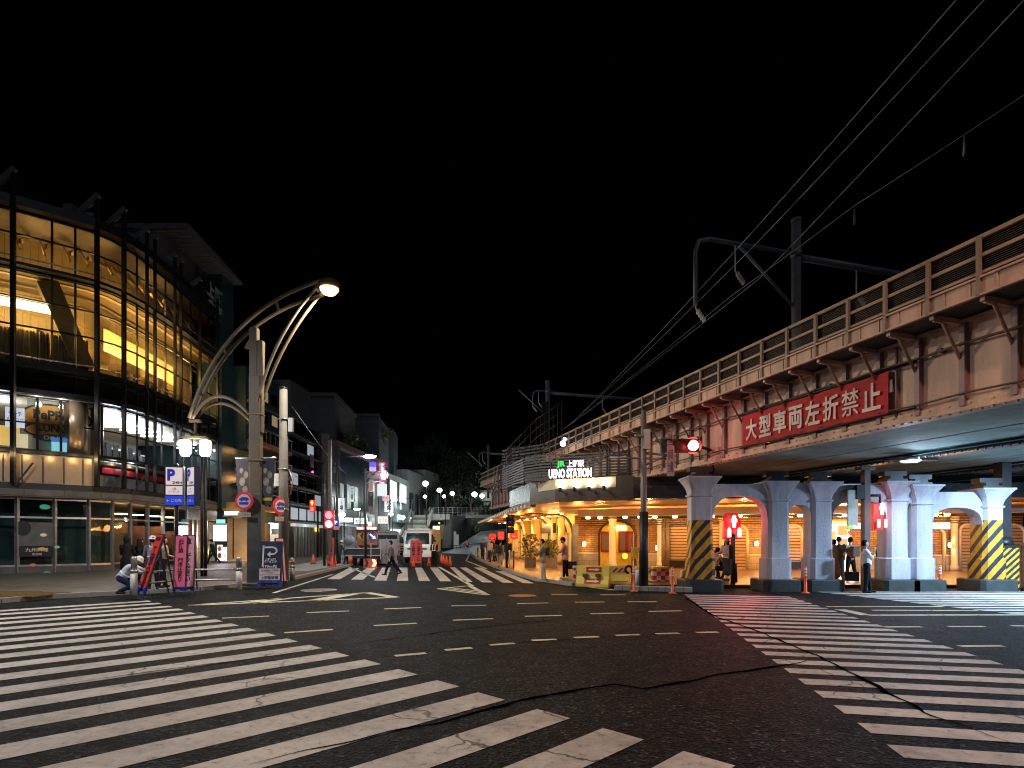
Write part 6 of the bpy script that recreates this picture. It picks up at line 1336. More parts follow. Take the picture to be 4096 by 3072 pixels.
# kerb island of pale stones
m = MB()
for i in range(9):
    a, b = gd(616 + i * 8.7, 590.5 + i * .25, 0), gd(616 + (i + 1) * 8.7 - .3, 590.5 + (i + 1) * .25, 0); m.beam(a + UP * .085 + Vector((0, .2, 0)), b + UP * .085 + Vector((0, .2, 0)), .38, .17)
tag(put("kerb_island", m, mat("island_stone", (.3, .33, .34), .75, 0, .25, 3, .3), bev=.015), "short row of pale kerb stones in front of the signal pole", "kerb")
for u, v, lab, mt in ((644, 590, "small white stump bollard at the foot of the signal pole", WHITE), (698 - 23, 590, "small pale stump bollard beside the left hazard striped pier", CREAM)):
    p = gd(u - 6 if u < 650 else u + 8, v - 1.5, 0) + UP * .12; m = MB(); m.lathe([(.1, 0), (.1, .52), (.07, .56)], 14, p); tag(put("stump_bollard", m, mt), lab, "bollard")
# striped hoarding, steel pier and brown post at the far right
p, q_ = gd(996, 591, 0), gd(1019.5, 591, 0); o = thing("striped_hoarding", "low wall wrapped in narrow black and yellow stripes at the right edge", "hoarding", (p + q_) / 2); m = MB(); m.box((p.x + q_.x) / 2, p.y + .4, zat(547.5, p.y) / 2, q_.x - p.x, .8, zat(547.5, p.y)); put("panel", m, CHEVS, o, True); m = MB(); m.box((p.x + q_.x) / 2, p.y + .4, zat(547.5, p.y) + .03, q_.x - p.x + .06, .86, .06); put("cap", m, BLK, o, True)
x = xat(1007, 21.2); o = thing("steel_pier", "dark riveted steel pier standing on the striped hoarding wall", "bridge pier", (x, 21.2, 1.5)); m = MB(); m.box(x, 21.4, 3.2, .34, .4, 3.2); put("shaft", m, mat("dark_pier", (.02, .022, .026), .6, .1, .3, 2), o, True); m = MB(); m.lathe([(.34, 0), (.32, .12), (.24, .3)], 8, (x, 21.4, 1.62)); put("base", m, DSTEEL, o, True)
p = gd(1022, 592, 0); m = MB(); m.box(p.x + .62, p.y + .2, .85, .6, .4, 1.7); o = tag(put("utility_cabinet", m, mat("brown_cabinet", (.2, .1, .07), .6)), "brown cabinet cut by the right edge of the photo", "cabinet"); m = MB(); m.slab(blob(0, 0, .2, .2), (p.x + .28, p.y - .02, 2.0), (1, 0, 0), UP, .02); o = tag(put("round_notice", m, mat("brown_notice", (.3, .18, .1), .5)), "round brown notice above the cabinet at the right edge", "notice")
# ------------------------------------------------------------ signs and signals round the road works
o, p, zt = pole(330, 566.5, 440, .14, .11, CPOLE, "utility_pole", "concrete pole at the far pavement with the double red pedestrian light", "utility pole")
y = p.y - .3
pl = thing("pedestrian_light", "double round red pedestrian light on the pole left of the blue P sign", "traffic light", (xat(329, y), y, zat(519.5, y))); headbox(pl, (xat(329, y), y, zat(519.5, y)), 2, True, {0: glow("pink_figure", (1, .4, .45), 2.0), 1: glow("pink_red", (1, .08, .14), 2.2)}, .24, True, body=glow("pink_housing", (1, .08, .15), .25, base=(.4, .05, .08)))
o2 = thing("pedestrian_light", "glowing red pedestrian light at the end of the banded office block", "traffic light", (xat(312.5, 55), 55, zat(506, 55))); c_ = Vector((xat(312.5, 55), 55, zat(506, 55))); m = MB(); m.box(c_.x, c_.y, c_.z, .46, .3, 1.16); put("housing", m, glow("red_housing2", (1, .02, .02), .7, base=(.3, .01, .01)), o2, True); m = MB(); m.slab([(a * 1.5, b * .85 + .24) for a, b in FIG], c_ + Vector((0, -.17, 0)), (1, 0, 0), UP, .01); put("amber_figure", m, glow("amber_fig", (1, .6, .06), 2.2), o2, True); m = MB(); m.slab([(-.15, -.5), (.15, -.5), (.15, -.1), (-.15, -.1)], c_ + Vector((0, -.17, 0)), (1, 0, 0), UP, .01); put("red_lens", m, REDD, o2, True); m = MB(); m.tube([(c_.x + .4, c_.y + .3, PZ), (c_.x + .4, c_.y + .3, c_.z)], .1, 8); put("post", m, DSTEEL, o2, True)
o, p, zt = pole(337.2, 564, 450, .07, .06, BLK, "sign_pole", "black pole with the small blue P sign and an arm lamp"); y = p.y - .1
c_ = Vector((xat(336.2, y), y, zat(522.6, y))); sg_ = thing("parking_sign", "small square blue P sign with a pink plate under it", "parking sign", c_); w_ = 5.6 * y / FOC; m = MB(); m.slab([(-w_ / 2, -w_ / 2), (w_ / 2, -w_ / 2), (w_ / 2, w_ / 2), (-w_ / 2, w_ / 2)], c_, (1, 0, 0), UP, .03); put("face", m, glow("sign_blue", (.02, .1, .7), .2, base=(.02, .08, .5)), sg_, True); text("P", w_ * .45, w_ * .62, c_ + Vector((0, -.01, 0)), (1, 0, 0), UP, glow("p_white", (1, 1, 1), .7), sg_, bold=.04); m = MB(); m.slab([(-w_ / 2, -w_ * 1.3), (w_ / 2, -w_ * 1.3), (w_ / 2, -w_ * .65), (-w_ / 2, -w_ * .65)], c_, (1, 0, 0), UP, .03); put("sub_plate", m, mat("pink_plate", (.6, .25, .3), .5), sg_, True)
def arm_lamp(u, v, d, px, label, power=120, z0=0, col=COOLC, side=1):
    c_ = at(u, v, d); o = thing("road_lamp", label, "street lamp", (px, d, z0), 0, "white street lamps along the street")
    m = MB(); m.tube([(px, d, z0), (px, d, c_.z - .1)], [.09, .06], 8); m.tube([(px, d, c_.z - .12), (c_.x, d, c_.z + .03)], .04, 6); put("post", m, BLK, o, True)
    m = MB(); m.box(c_.x, d, c_.z + .07, .8, .3, .1); put("head", m, DSTEEL, o, True); m = MB(); m.ball((c_.x, d, c_.z - .02), .45, 12, (1, .5, .32)); put("lens", m, COOL, o, True)
    lamp("lamp_light", 'POINT', c_ - UP * .35, power, col, .25, o); return o
arm_lamp(369.7, 456, 37.5, p.x, "white arm lamp above the neon sign", 900)
for u, v, d, px, lab, pw in ((326.5, 496, 66, -20.4, "white lamp glowing left of the teal clad shop", 150), (357, 509, 70, -18.5, "white lamp low before the teal cladding", 170), (393.5, 486, 80, -17.0, "big white lamp right of the neon sign", 260), (402, 498, 92, -16.0, "white lamp over the white balcony shop", 200)): arm_lamp(u, v, d, px, lab, pw)
def globe_lamp(u, v, d, zg, label, r=.4, pw=60):
    c_ = at(u, v, d); o = thing("globe_lamp", label, "street lamp", (c_.x, d, zg), 0, "globe lamps on the slope"); m = MB(); m.tube([(c_.x + .25, d, zg), (c_.x + .25, d, c_.z + .3), (c_.x, d, c_.z + .35)], .07, 6); put("post", m, DSTEEL, o, True); m = MB(); m.ball(c_, r, 12, (1, 1, .85)); put("globe", m, COOL, o, True)
    if pw: lamp("globe_light", 'POINT', c_ - UP * .6, pw, (.88, 1, .95), .3, o)
GL = [(425.5, 483.5, 95, 5.5, .5, 260), (439.5, 490.3, 98, 5.6, .45, 200), (452.3, 493.3, 104, 5.8, .42, 200), (474.5, 494.3, 112, 6, .55, 260), (482, 496, 116, 6, .5, 160), (488.5, 481.5, 130, 10, .3, 0), (494, 481, 130, 10, .3, 0), (425, 496.6, 90, 4, .3, 60), (444, 496.4, 93, 4, .3, 60), (391, 514, 84, 0, .35, 140), (402.5, 517.5, 88, 0, .4, 120), (342, 514.5, 67, 0, .4, 120)]
nm = ["leftmost of the lamps over the stair landing", "second lamp over the landing railing", "third lamp, above the slanted retaining wall", "bigger lamp by the trees near the footbridge", "lamp touching the white footbridge", "small far lamp above the footbridge, left of two", "small far lamp above the footbridge, right of two", "low flat lamp below the leftmost landing lamp", "low flat lamp below the second landing lamp", "lamp glowing low by the white shops", "lamp at the foot of the stairs", "lamp glowing at the corner of the white awning"]
for (u, v, d, zg, r, pw), n_ in zip(GL, nm): globe_lamp(u, v, d, zg, n_, r, pw)
# vertical traffic light and neon tower
o, p, zt = pole(365.5, 566, 470, .09, .08, DSTEEL, "signal_pole", "dark pole of the red traffic light before the neon sign", "traffic light pole", 0); y = p.y
m = MB(); m.tube([(p.x, y, zat(483, y)), (xat(385, y), y, zat(481, y))], .05, 6); m.tube([(p.x, y, zat(472, y)), (xat(368, y), y, zat(472, y))], .05, 6); put("arm", m, STEEL, o, True)
tl = thing("traffic_light", "horizontal traffic light shining red over the road works", "traffic light", (xat(377, y), y - .1, zat(475, y))); headbox(tl, (xat(377.2, y), y - .1, zat(475, y)), 3, False, {2: glow("red_core2", (1, .62, .35), 6)}, .2)
m = MB(); m.slab(blob(0, 0, .32, .32, 24), (xat(377.2, y) + .47, y - .097, zat(475, y)), (1, 0, 0), UP, .01); put("red_halo", m, REDL, tl, True); lamp("red_light", 'POINT', (xat(383, y), y - .6, zat(475, y)), 60, (1, .03, .06), .15, tl)  # disc glows around the lens to imitate red glare
ns = thing("neon_sign_tower", "tall stack of magenta, blue and white neon shop signs on the brick pier", "neon sign", (xat(380, 76), 76, 3))
def npan(u0, u1, v0, v1, d, mt, nm_): m = MB(); m.box((xat(u0, d) + xat(u1, d)) / 2, d, (zat(v0, d) + zat(v1, d)) / 2, xat(u1, d) - xat(u0, d), .3, zat(v0, d) - zat(v1, d)); return put(nm_, m, mt, ns, True)
npan(369.7, 375.8, 462.5, 467.2, 76, glow("neon_blue", (.04, .03, 1), 1.6), "blue_panel"); npan(369.7, 375.8, 467.3, 472, 76, glow("neon_lilac", (.7, .5, 1), .8), "lilac_panel")
npan(379, 385, 462.5, 486, 76, glow("neon_magenta", (.8, .02, .38), .6), "magenta_panel"); npan(369.5, 373.2, 480, 491, 75.5, glow("neon_red", (.5, .02, .03), .6), "red_panel")
npan(369, 373.5, 492, 506.5, 75.5, mat("dark_sign_panel", (.12, .1, .09), .5), "brown_panel"); npan(369, 373.5, 507, 514, 75.5, mat("pale_sign_panel", (.4, .4, .4), .5), "pale_panel"); npan(377.6, 386.5, 484, 496, 75.7, glow("white_panel_lit", (.85, .95, 1), .8), "white_panel")
for ch_, v, mt in (("P", 465, glow("neon_green", (.1, 1, .6), 2)), ("W", 468.8, SIGW), ("A", 472, SIGW), ("C", 482, SIGW)): text(ch_, 2.4 * 76 / FOC, 2.6 * 76 / FOC, at(382.2, v, 75.8), (1, 0, 0), UP, mt, ns, bold=.06)
text("2F", .4, .45, at(371, 494.5, 75.3), (1, 0, 0), UP, WHITE, ns, bold=.02); text("I I", .3, 1.0, at(371.3, 510.5, 75.3), (1, 0, 0), UP, RED, ns, bold=.03)
lamp("neon_light", 'POINT', at(386, 472, 74), 25, (1, .05, .4), .15, ns)
vs_ = thing("vertical_shop_sign", "pale pink vertical shop sign on the brick pier", "shop sign", at(358.9, 475, 77)); m = MB(); m.box(xat(358.9, 77), 77, zat(475, 77), .5, .3, 2.2); put("board", m, glow("pink_sign", (.9, .45, .6), .3, base=(.6, .4, .45)), vs_, True); text("上\n野\n御\n徒\n町", .3, 1.9, at(358.9, 475, 76.8), (1, 0, 0), UP, mat("maroon_ink", (.12, .01, .03), .5), vs_)
c_ = Vector((xat(365, 39.5) , 39.5, zat(564.8, 39.5))); c_ = gd(370, 568.2, 0); o = thing("arrow_signboard", "low red lit board with a glowing yellow chevron on the crossing edge", "arrow sign", c_); w_ = 13 * c_.y / FOC; m = MB(); m.slab([(-w_ / 2, .05), (w_ / 2, .05), (w_ / 2, .6), (-w_ / 2, .6)], c_, (1, 0, 0), UP, .08); m.beam(c_ + Vector((-w_ / 2, .2, .02)), c_ + Vector((w_ / 2, .2, .02)), .4, .04); put("board", m, mat("pink_led_board", (.5, .12, .13), .5), o, True); m = MB(); m.slab([(.12, .1), (.3, .1), (.42, .33), (.3, .56), (.12, .56), (.24, .33)], c_ + Vector((0, -.01, 0)), (1, 0, 0), UP, .01); put("yellow_chevron", m, glow("chevron_yellow", (1, .75, .12), 3), o, True); m = MB(); m.slab([(-.35, .1), (-.2, .1), (-.08, .33), (-.2, .56), (-.35, .56), (-.23, .33)], c_ + Vector((0, -.01, 0)), (1, 0, 0), UP, .01); put("dark_chevron", m, DSTEEL, o, True); lamp("red_light", 'POINT', c_ + Vector((.55, -.35, .35)), 10, (1, .05, .1), .1, o)
# ------------------------------------------------------------ vehicles at the road works
TW = mat("truck_white", (.82, .84, .86), .3, 0, .06, 1, coat=.4)
def truck(name, label, x, y, rz, w=2.15, h=2.85, body=True, scale=1):
    o = thing(name, label, "truck", (x, y, 0), rz)
    hw = w / 2
    m = MB(); prof = [(0, .45), (-.08, .6), (-.08, 1.25), (-.02, 1.45), (.32, h - .42), (.5, h - .3), (1.7, h - .28), (1.7, .45)]
    m.slab([(a, b) for a, b in prof], (hw, 0, 0), (0, 1, 0), UP, w); put("cab", m, TW, o, bev=.06)
    m = MB(); m.slab([(-hw + .12, 0), (hw - .12, 0), (hw - .2, h - 1.92), (-hw + .2, h - 1.92)], (0, -.02, 1.47), (1, 0, 0), Vector((0, .33, h - 1.87)), .03); put("windshield", m, mat("dark_windscreen", (.01, .014, .016), .08, 0, .2), o)
    m = MB(); m.box(0, -.1, .62, w + .04, .16, .34); put("bumper", m, TW, o, bev=.03)
    m = MB(); m.box(0, -.1, .86, .9, .06, .18); m.box(0, -.18, .58, .7, .05, .14); m.box(0, -.07, 1.1, w * .7, .06, .12); put("grille", m, BLK, o)
    for s in (-1, 1):
        m = MB(); m.box(s * (hw - .28), -.17, .66, .4, .08, .2); put("headlight", m, mat("headlight_glass", (.75, .78, .8), .12, 0, .1), o)
        m = MB(); m.tube([(s * hw, .1, 2.2), (s * (hw + .2), -.12, 2.25), (s * (hw + .22), -.12, 1.6)], .02, 5); m.box(s * (hw + .2), -.12, 1.85, .22, .08, .4); put("mirror", m, BLK, o)
        m = MB(); m.box(s * (hw - .005), .75, 1.85, .05, .9, .75); put("side_window", m, mat("dark_windscreen", (.01, .014, .016), .08), o)
        for yy in (.55, 4.2):
            m = MB(); m.lathe([(.2, -.14), (.4, -.14), (.43, -.08), (.43, .08), (.4, .14), (.2, .14)], 20, (s * (hw - .18), yy, .43), (1, 0, 0)); wh = put("wheel", m, BLACK, o); m = MB(); m.lathe([(.2, -.1), (.22, .1)], 14, (s * (hw - .14), yy, .43), (1, 0, 0)); put("rim", m, SILV, wh)
    m = MB(); m.lathe([(.5, 0), (.45, .12), (.2, .22)], 14, (0, 1.0, h - .28)); m.box(0, .75, h - .2, w * .8, .5, .14); put("roof_deflector", m, TW, o)
    if body: m = MB(); m.box(0, 4.0, 1.75, w, 4.5, 1.6 if h < 2.8 else 1.9); m.box(0, 3.6, .75, 1.0, 5.2, .22); put("cargo_box", m, mat("cargo_grey", (.4, .42, .44), .5), o, bev=.02)
    m = MB(); m.slab([(-.22, 0), (.22, 0), (.22, .12), (-.22, .12)], (0, -.2, .56), (1, 0, 0), UP, .01); put("number_plate", m, mat("plate_green", (.4, .55, .4), .4), o)
    text("上野 100", .3, .07, (0, -.205, .62), (1, 0, 0), UP, mat("plate_ink", (.02, .1, .04), .5), o, world=False)
    return o
truck("white_truck", "white truck facing the crossing, parked in the works lane behind two red boards", xat(418.7, 46), 45.3, R(0))
truck("white_truck", "white truck mostly hidden behind the sign trailer, its cab window showing", xat(387.5, 51), 51, R(14), 2.1, 2.75)
truck("white_van", "small white vehicle further up the street between the two trucks", xat(400.5, 62), 62, 0, 1.7, 2.1, False)
# small sign truck seen from behind
x0, y0 = xat(363, 40), 40.2
o = thing("sign_truck", "small flatbed works truck from behind, with a lit sign frame and an orange beacon", "truck", (x0, y0, 0))
m = MB(); m.box(0, 1.6, .78, 2.0, 3.4, .12); m.box(0, -.1, .95, 2.4, .06, .5); m.box(-1.0, 1.6, .98, .05, 3.4, .4); m.box(1.0, 1.6, .98, .05, 3.4, .4); m.box(0, -.05, .6, 2.0, .1, .16); put("flatbed", m, mat("flatbed_navy", (.03, .04, .06), .5, .2), o)
m = MB()
for z in (1.22, .72): m.beam((-1.25, -.16, z), (1.25, -.16, z), .05, .06)
m.beam((.55, -.18, .6), (.55, -.18, 1.55), .06, .06); m.beam((.1, -.18, .6), (.1, -.18, 1.55), .06, .06); m.beam((1.22, -.16, .45), (1.22, -.16, 1.7), .06, .06); put("tail_frame", m, mat("frame_pale", (.45, .44, .42), .5, .3), o)
for s in (-1, 1):
    for yy in (.4, 2.8): m = MB(); m.lathe([(.2, -.14), (.36, -.14), (.38, 0), (.36, .14), (.2, .14)], 18, (s * .8, yy, .38), (1, 0, 0)); put("wheel", m, BLACK, o)
m = MB(); m.lathe([(.14, 0), (.12, .45)], 12, (-.78, -.5, .2)); put("orange_drum", m, ORANGE, o)
m = MB(); m.box(.1, .6, 2.05, 1.5, .12, 1.0); m.box(.1, .6, 1.5, 1.5, .3, .14); m.box(.1, .5, 2.62, 1.55, .25, .26); put("sign_frame", m, mat("sign_frame_red", (.22, .08, .07), .5), o)
m = MB()
for i in range(3): m.box(-.38 + i * .48, .36, 2.62, .42, .04, .17)
put("tail_lamps", m, glow("tail_red", (1, .1, .12), .8), o)
m = MB(); m.slab([(0, -.36), (.36, 0), (0, .36), (-.36, 0)], (-.26, .52, 2.08), (1, 0, 0), UP, .03); put("warning_diamond", m, mat("dim_yellow", (.32, .2, .03), .5), o)
m = MB(); m.slab([(.0, -.2), (.05, -.2), (.05, .05), (.12, .12), (.04, .2), (-.12, .05), (-.06, -.02)], (-.26, .485, 2.08), (1, 0, 0), UP, .01); put("worker_symbol", m, BLK, o)
m = MB(); m.lathe([(.34, 0), (.34, .03)], 24, (.5, .53, 2.08), Vector((0, -1, 0))); put("arrow_disc", m, mat("arrow_navy", (.05, .05, .16), .4), o)
m = MB(); m.lathe([(.36, 0), (.36, .02)], 24, (.5, .55, 2.08), Vector((0, -1, 0))); put("disc_ring", m, WHITE, o)
m = MB(); m.slab([(-.22, .1), (-.16, .18), (.1, -.04), (.16, .06), (.22, -.2), (-.06, -.2), (.02, -.12)], (.5, .49, 2.08), (1, 0, 0), UP, .01); put("pink_arrow", m, glow("arrow_pink", (1, .4, .5), .5), o)
m = MB(); m.lathe([(.14, 0), (.14, .2), (.08, .3)], 12, (.3, .55, 2.78)); put("beacon", m, glow("beacon_orange", (1, .5, .05), 1.6), o)
m = MB(); m.box(-.2, 1.2, 1.35, .6, .5, .8); m.box(.5, 1.6, 1.2, .5, .5, .6); put("generator", m, mat("generator_yellow", (.4, .3, .05), .5), o)
m = MB(); m.ball((-1.05, .2, 1.75), .5, 14, (.9, .7, .8)); m.box(-1.0, .3, 1.35, .7, .6, .5); put("tarpaulin", m, mat("tarp_grey", (.16, .18, .2), .7, 0, .2, 3, .4, 6), o)
lamp("truck_fill_light", 'POINT', (x0 + .6, y0 - .2, 3.4), 110, COOLC, .2, o)  # added lamp without a fixture, brightens the trucks
o = thing("grey_hoarding", "two tall grey hoarding panels right of the sign truck", "hoarding", (xat(386.5, 41), 41, 0)); 
for s in (-.4, .4): m = MB(); m.box(s, 0, 1.0, .74, .06, 1.75); put("panel", m, mat("hoarding_grey", (.22, .21, .24), .5, .2), o)
m = MB(); 
for s in (-.8, 0, .8): m.beam((s, .05, 0), (s, .05, 1.95), .05, .05)
put("posts", m, STEEL, o)
# ------------------------------------------------------------ people
def capsule(mb, a, ra, b, rb, n=10):
    a, b = Vector(a), Vector(b); d = b - a; L = d.length
    if L < 1e-5: return mb.ball(a, ra, n)
    d /= L; k = 3; prof = []
    P, Q = [], []
    for i in range(k + 1): t = math.pi / 2 * (1 - i / k); P.append((max(.001, ra * math.cos(t)), -ra * math.sin(t)))
    for i in range(k + 1): t = math.pi / 2 * i / k; Q.append((max(.001, rb * math.cos(t)), L + rb * math.sin(t)))
    mb.lathe(P + Q, n, a, d); return mb
def fuse(name, mb, mt, parent, vox):
    me = bpy.data.meshes.new(name); me.from_pydata([tuple(p) for p in mb.v], [], mb.f)
    ob = bpy.data.objects.new("tmp", me); COL.objects.link(ob)
    md = ob.modifiers.new("r", 'REMESH'); md.mode = 'VOXEL'; md.voxel_size = vox
    sm_ = ob.modifiers.new("s", 'SMOOTH'); sm_.iterations = 3; sm_.factor = .5
    dg = bpy.context.evaluated_depsgraph_get(); me2 = bpy.data.meshes.new_from_object(ob.evaluated_get(dg)); bpy.data.objects.remove(ob); bpy.data.meshes.remove(me)
    me2.materials.clear(); me2.materials.append(mt); me2.polygons.foreach_set('use_smooth', [True] * len(me2.polygons)); me2.name = name
    o = bpy.data.objects.new(name, me2); COL.objects.link(o); o.parent = parent; WM[o.name] = wm(parent); return o
SKIN = mat("skin", (.48, .29, .2), .55, 0, .08, 6)
def cloth(c, n=None):
    m = mat("cloth_%02d_%02d_%02d" % tuple(int(x * 99) for x in c), c, .85, 0, .18, 7, .15, 40); m.node_tree.nodes["Principled BSDF"].inputs['Specular IOR Level'].default_value = .12; return m
def person(label, loc, face, H=1.7, legs=((8, 4), (-8, 8)), lean=3, arms=((4, 10, 6), (-4, 12, 6)), head=(0, 0), top=(.3, .3, .3), bot=(.03, .03, .04), shoe=(.03, .03, .03), hair=(.012, .01, .01), sleeves='long', bottom='trousers', bag=None, hat=None, hold=None, twist=0, longhair=False, vest=None, mask=False, vox=.016, group=None, coat=0, drop=None):
    """legs: (swing, knee) for left and right; arms: (swing, elbow, out); all in degrees, the figure faces local +y"""
    k = H / 1.7; o = thing("person", label, "person", loc, face, group)
    def rotx(l, a): return Vector((0, math.sin(R(a)) * l, -math.cos(R(a)) * l))
    J = {}; pel = Vector((0, 0, 0))
    for s, i in ((-1, 0), (1, 1)):
        sw, kn = legs[i]; hp = pel + Vector((s * .085, 0, -.03)); spread = Vector((s * (.02 if sw < 45 else .1), 0, 0)); kne = hp + rotx(.42, sw) + spread; ank = kne + rotx(.41, sw - kn)
        ft = R(min(0, (sw - kn)) * .55) if sw < 45 else 0
        toe = ank + Vector((s * .02, math.cos(ft) * .15, math.sin(ft) * .15 - .045)); heel = ank + Vector((0, -.05, -.04)); J[i] = (hp, kne, ank, toe, heel)
    low = min(min(J[i][3].z, J[i][4].z, J[i][2].z - .05) for i in (0, 1)) - .03
    lift = Vector((0, 0, -low)) if drop is None else Vector((0, 0, drop))
    pel = pel + lift
    for i in (0, 1): J[i] = tuple(p + lift for p in J[i])
    tw = Matrix.Rotation(R(twist), 3, 'Z'); upv = Vector((0, math.sin(R(lean)), math.cos(R(lean)))); fw = Vector((0, math.cos(R(lean)), -math.sin(R(lean))))
    waist, chest, neck = pel + upv * .16, pel + upv * .36, pel + upv * .52; hd = neck + upv * .06 + (Vector((0, math.sin(R(lean * .5 + head[0])), math.cos(R(lean * .5 + head[0]))))) * .13
    A = {}
    for s, i in ((-1, 0), (1, 1)):
        sw, el, ou = arms[i]; sh = pel + upv * .47 + tw @ Vector((s * .18, 0, 0)); d1 = Vector((s * math.sin(R(ou)), math.sin(R(sw)) * math.cos(R(ou)), -math.cos(R(sw)) * math.cos(R(ou)))); e = sh + d1 * .28
        a2 = sw + el; d2 = Vector((s * math.sin(R(ou)) * .3 - s * .12 * (el > 40), math.sin(R(a2)), -math.cos(R(a2)))).normalized(); wr = e + d2 * .25; A[i] = (sh, e, wr, d2)
    S_ = lambda p: p * k
    m = MB()
    def cap(a, ra, b, rb, mb=None, n=10): capsule(mb if mb else m, S_(a), ra * k, S_(b), rb * k, n)
    cap(pel, .12, chest, .13); cap(chest + Vector((-.07, 0, .04)), .09, chest + Vector((.07, 0, .04)), .09); cap(neck - upv * .06, .055, hd - upv * .04, .05)
    hf = Vector((math.sin(R(-head[1])), math.cos(R(-head[1])), -math.sin(R(lean * .5 + head[0])) * .8)).normalized(); hu = Vector((0, math.sin(R(lean * .5 + head[0])), math.cos(R(lean * .5 + head[0])))); hs = hf.cross(hu).normalized()
    cap(hd + hu * .03 - hf * .01, .095, hd - hu * .03 + hf * .015, .075); cap(hd - hu * .07 + hf * .035, .05, hd - hu * .05 + hf * .04, .05)
    cap(hd + hf * .085 + hu * .015, .014, hd + hf * .11 - hu * .02, .018, n=6)
    for s in (-1, 1): cap(hd + hs * s * .094 + hu * .01, .018, hd + hs * s * .094 - hu * .025, .014, n=6); cap(hd + hf * .083 + hs * s * .035 + hu * .02, .013, hd + hf * .084 + hs * s * .03 + hu * .02, .013, n=6)
    cap(hd + hf * .088 - hu * .055 - hs * .02, .011, hd + hf * .088 - hu * .055 + hs * .02, .011, n=6)
    for i, s in ((0, -1), (1, 1)):
        hp, kn, an, to, he = J[i]; cap(hp, .085, kn, .055); cap(kn, .052, an, .036); cap(he, .035, to, .03)
        sh, e, w_, d2 = A[i]; cap(sh, .055, e, .042); cap(e, .04, w_, .028)
        sd = Vector((0, 1, 0)) if abs(d2.y) < .8 else Vector((1, 0, 0)); sd = (sd - d2 * sd.dot(d2)).normalized(); pn = d2.cross(sd); pc = w_ + d2 * .055
        for f in (-1, 1): cap(w_ + sd * f * .01, .02, pc + sd * f * .022, .018, n=6)
        for f, l in ((-1.5, .06), (-.5, .075), (.5, .08), (1.5, .07)): b0 = pc + sd * f * .018 + d2 * .015; cap(b0, .009, b0 + d2 * l * .55 + pn * s * .01, .0085, n=6); cap(b0 + d2 * l * .55 + pn * s * .01, .0085, b0 + d2 * l + pn * s * .035, .008, n=6)
        cap(w_ + sd * .025 + d2 * .02, .011, w_ + sd * .05 + d2 * .06 + pn * s * .015, .009, n=6)
    fuse("body", m, SKIN, o, max(.011, vox * .75) * k)
    # hair
    m = MB(); cap(hd + hu * .05 - hf * .025, .1, hd + hu * .01 - hf * .04, .092)
    if longhair: cap(hd - hf * .05, .085, neck - hf * .07 - upv * .08, .075); cap(hd + hs * .06 - hf * .02, .05, neck + hs * .09, .04); cap(hd - hs * .06 - hf * .02, .05, neck - hs * .09, .04)
    fuse("hair", m, cloth(hair), o, vox * k)
    # top
    m = MB(); g = .03
    cap(pel + upv * .02, .15 + g * .3, waist, .145 + g * .3); cap(waist, .145, chest, .155); cap(chest + tw @ Vector((-.09, 0, .03)), .105, chest + tw @ Vector((.09, 0, .03)), .105); cap(chest, .13, neck - upv * .03, .07)
    for i in (0, 1):
        sh, e, w_, d2 = A[i]; cap(sh, .075, e if sleeves != 'short' else sh.lerp(e, .75), .062)
        if sleeves == 'long': cap(e, .06, w_ - d2 * .02, .045)
        elif sleeves == 'half': cap(e, .06, e.lerp(w_, .2), .058)
    if coat:
        for i in (0, 1): cap(J[i][0], .13, J[i][0].lerp(J[i][1], coat), .12)
    fuse("shirt", m, cloth(top), o, vox * k)
    if vest:
        m = MB(); cap(waist, .16, chest, .17); cap(chest + Vector((-.07, 0, .05)), .1, chest + Vector((.07, 0, .05)), .1); fuse("vest", m, cloth(vest), o, vox * k)
        m = MB()
        for s in (-1, 1): m.tube([S_(chest + upv * .12 + Vector((s * .09, -.12, 0))), S_(chest + upv * .16 + Vector((s * .09, 0, 0))), S_(chest + upv * .08 + fw * .17 + Vector((s * .09, 0, 0))), S_(waist + fw * .17 + Vector((s * .08, 0, 0)))], .02 * k, 6)
        m.lathe([(.165, -.02), (.17, .02)], 16, S_(waist), upv); put("reflective_band", m, glow("reflector_glow", (.9, .95, 1), .15, base=(.85, .85, .8)), o)  # bands glow faintly in place of reflected light
    # bottom
    m = MB()
    if bottom == 'trousers':
        cap(pel - Vector((.05, 0, 0)), .13, pel + Vector((.05, 0, 0)), .13)
        for i in (0, 1): hp, kn, an, to, he = J[i]; cap(hp, .105, kn, .078); cap(kn, .076, an + (kn - an).normalized() * .03, .06)
    else:
        cap(pel, .16, (J[0][1] + J[1][1]) / 2, .17); 
        for i in (0, 1): cap(J[i][0], .12, J[i][1].lerp(J[i][2], .35), .14)
    fuse("trousers" if bottom == 'trousers' else "skirt", m, cloth(bot), o, vox * k)
    for i in (0, 1):
        m = MB(); hp, kn, an, to, he = J[i]; cap(he + Vector((0, 0, .005)), .045, to, .038); cap(an, .045, he, .042); fuse("shoe", m, cloth(shoe), o, vox * .8 * k)
    if hat == 'helmet':
        m = MB(); m.lathe([(.001, .135), (.06, .125), (.105, .08), (.125, .02), (.15, .005), (.15, -.008), (.12, -.008)][::-1], 18, S_(hd + hu * .03), hu); put("helmet", m, mat("helmet_white", (.75, .75, .76), .35, 0, .08), o)
    elif hat == 'cap':
        m = MB(); m.lathe([(.118, 0), (.12, .05), (.07, .105), (.001, .115)], 16, S_(hd + hu * .035), hu); m.slab(blob(0, 0, .1, .1, 12), S_(hd + hu * .045 + hf * .12), hs, hf, .012); put("cap", m, cloth((.02, .02, .025)), o)
    elif hat == 'hood':
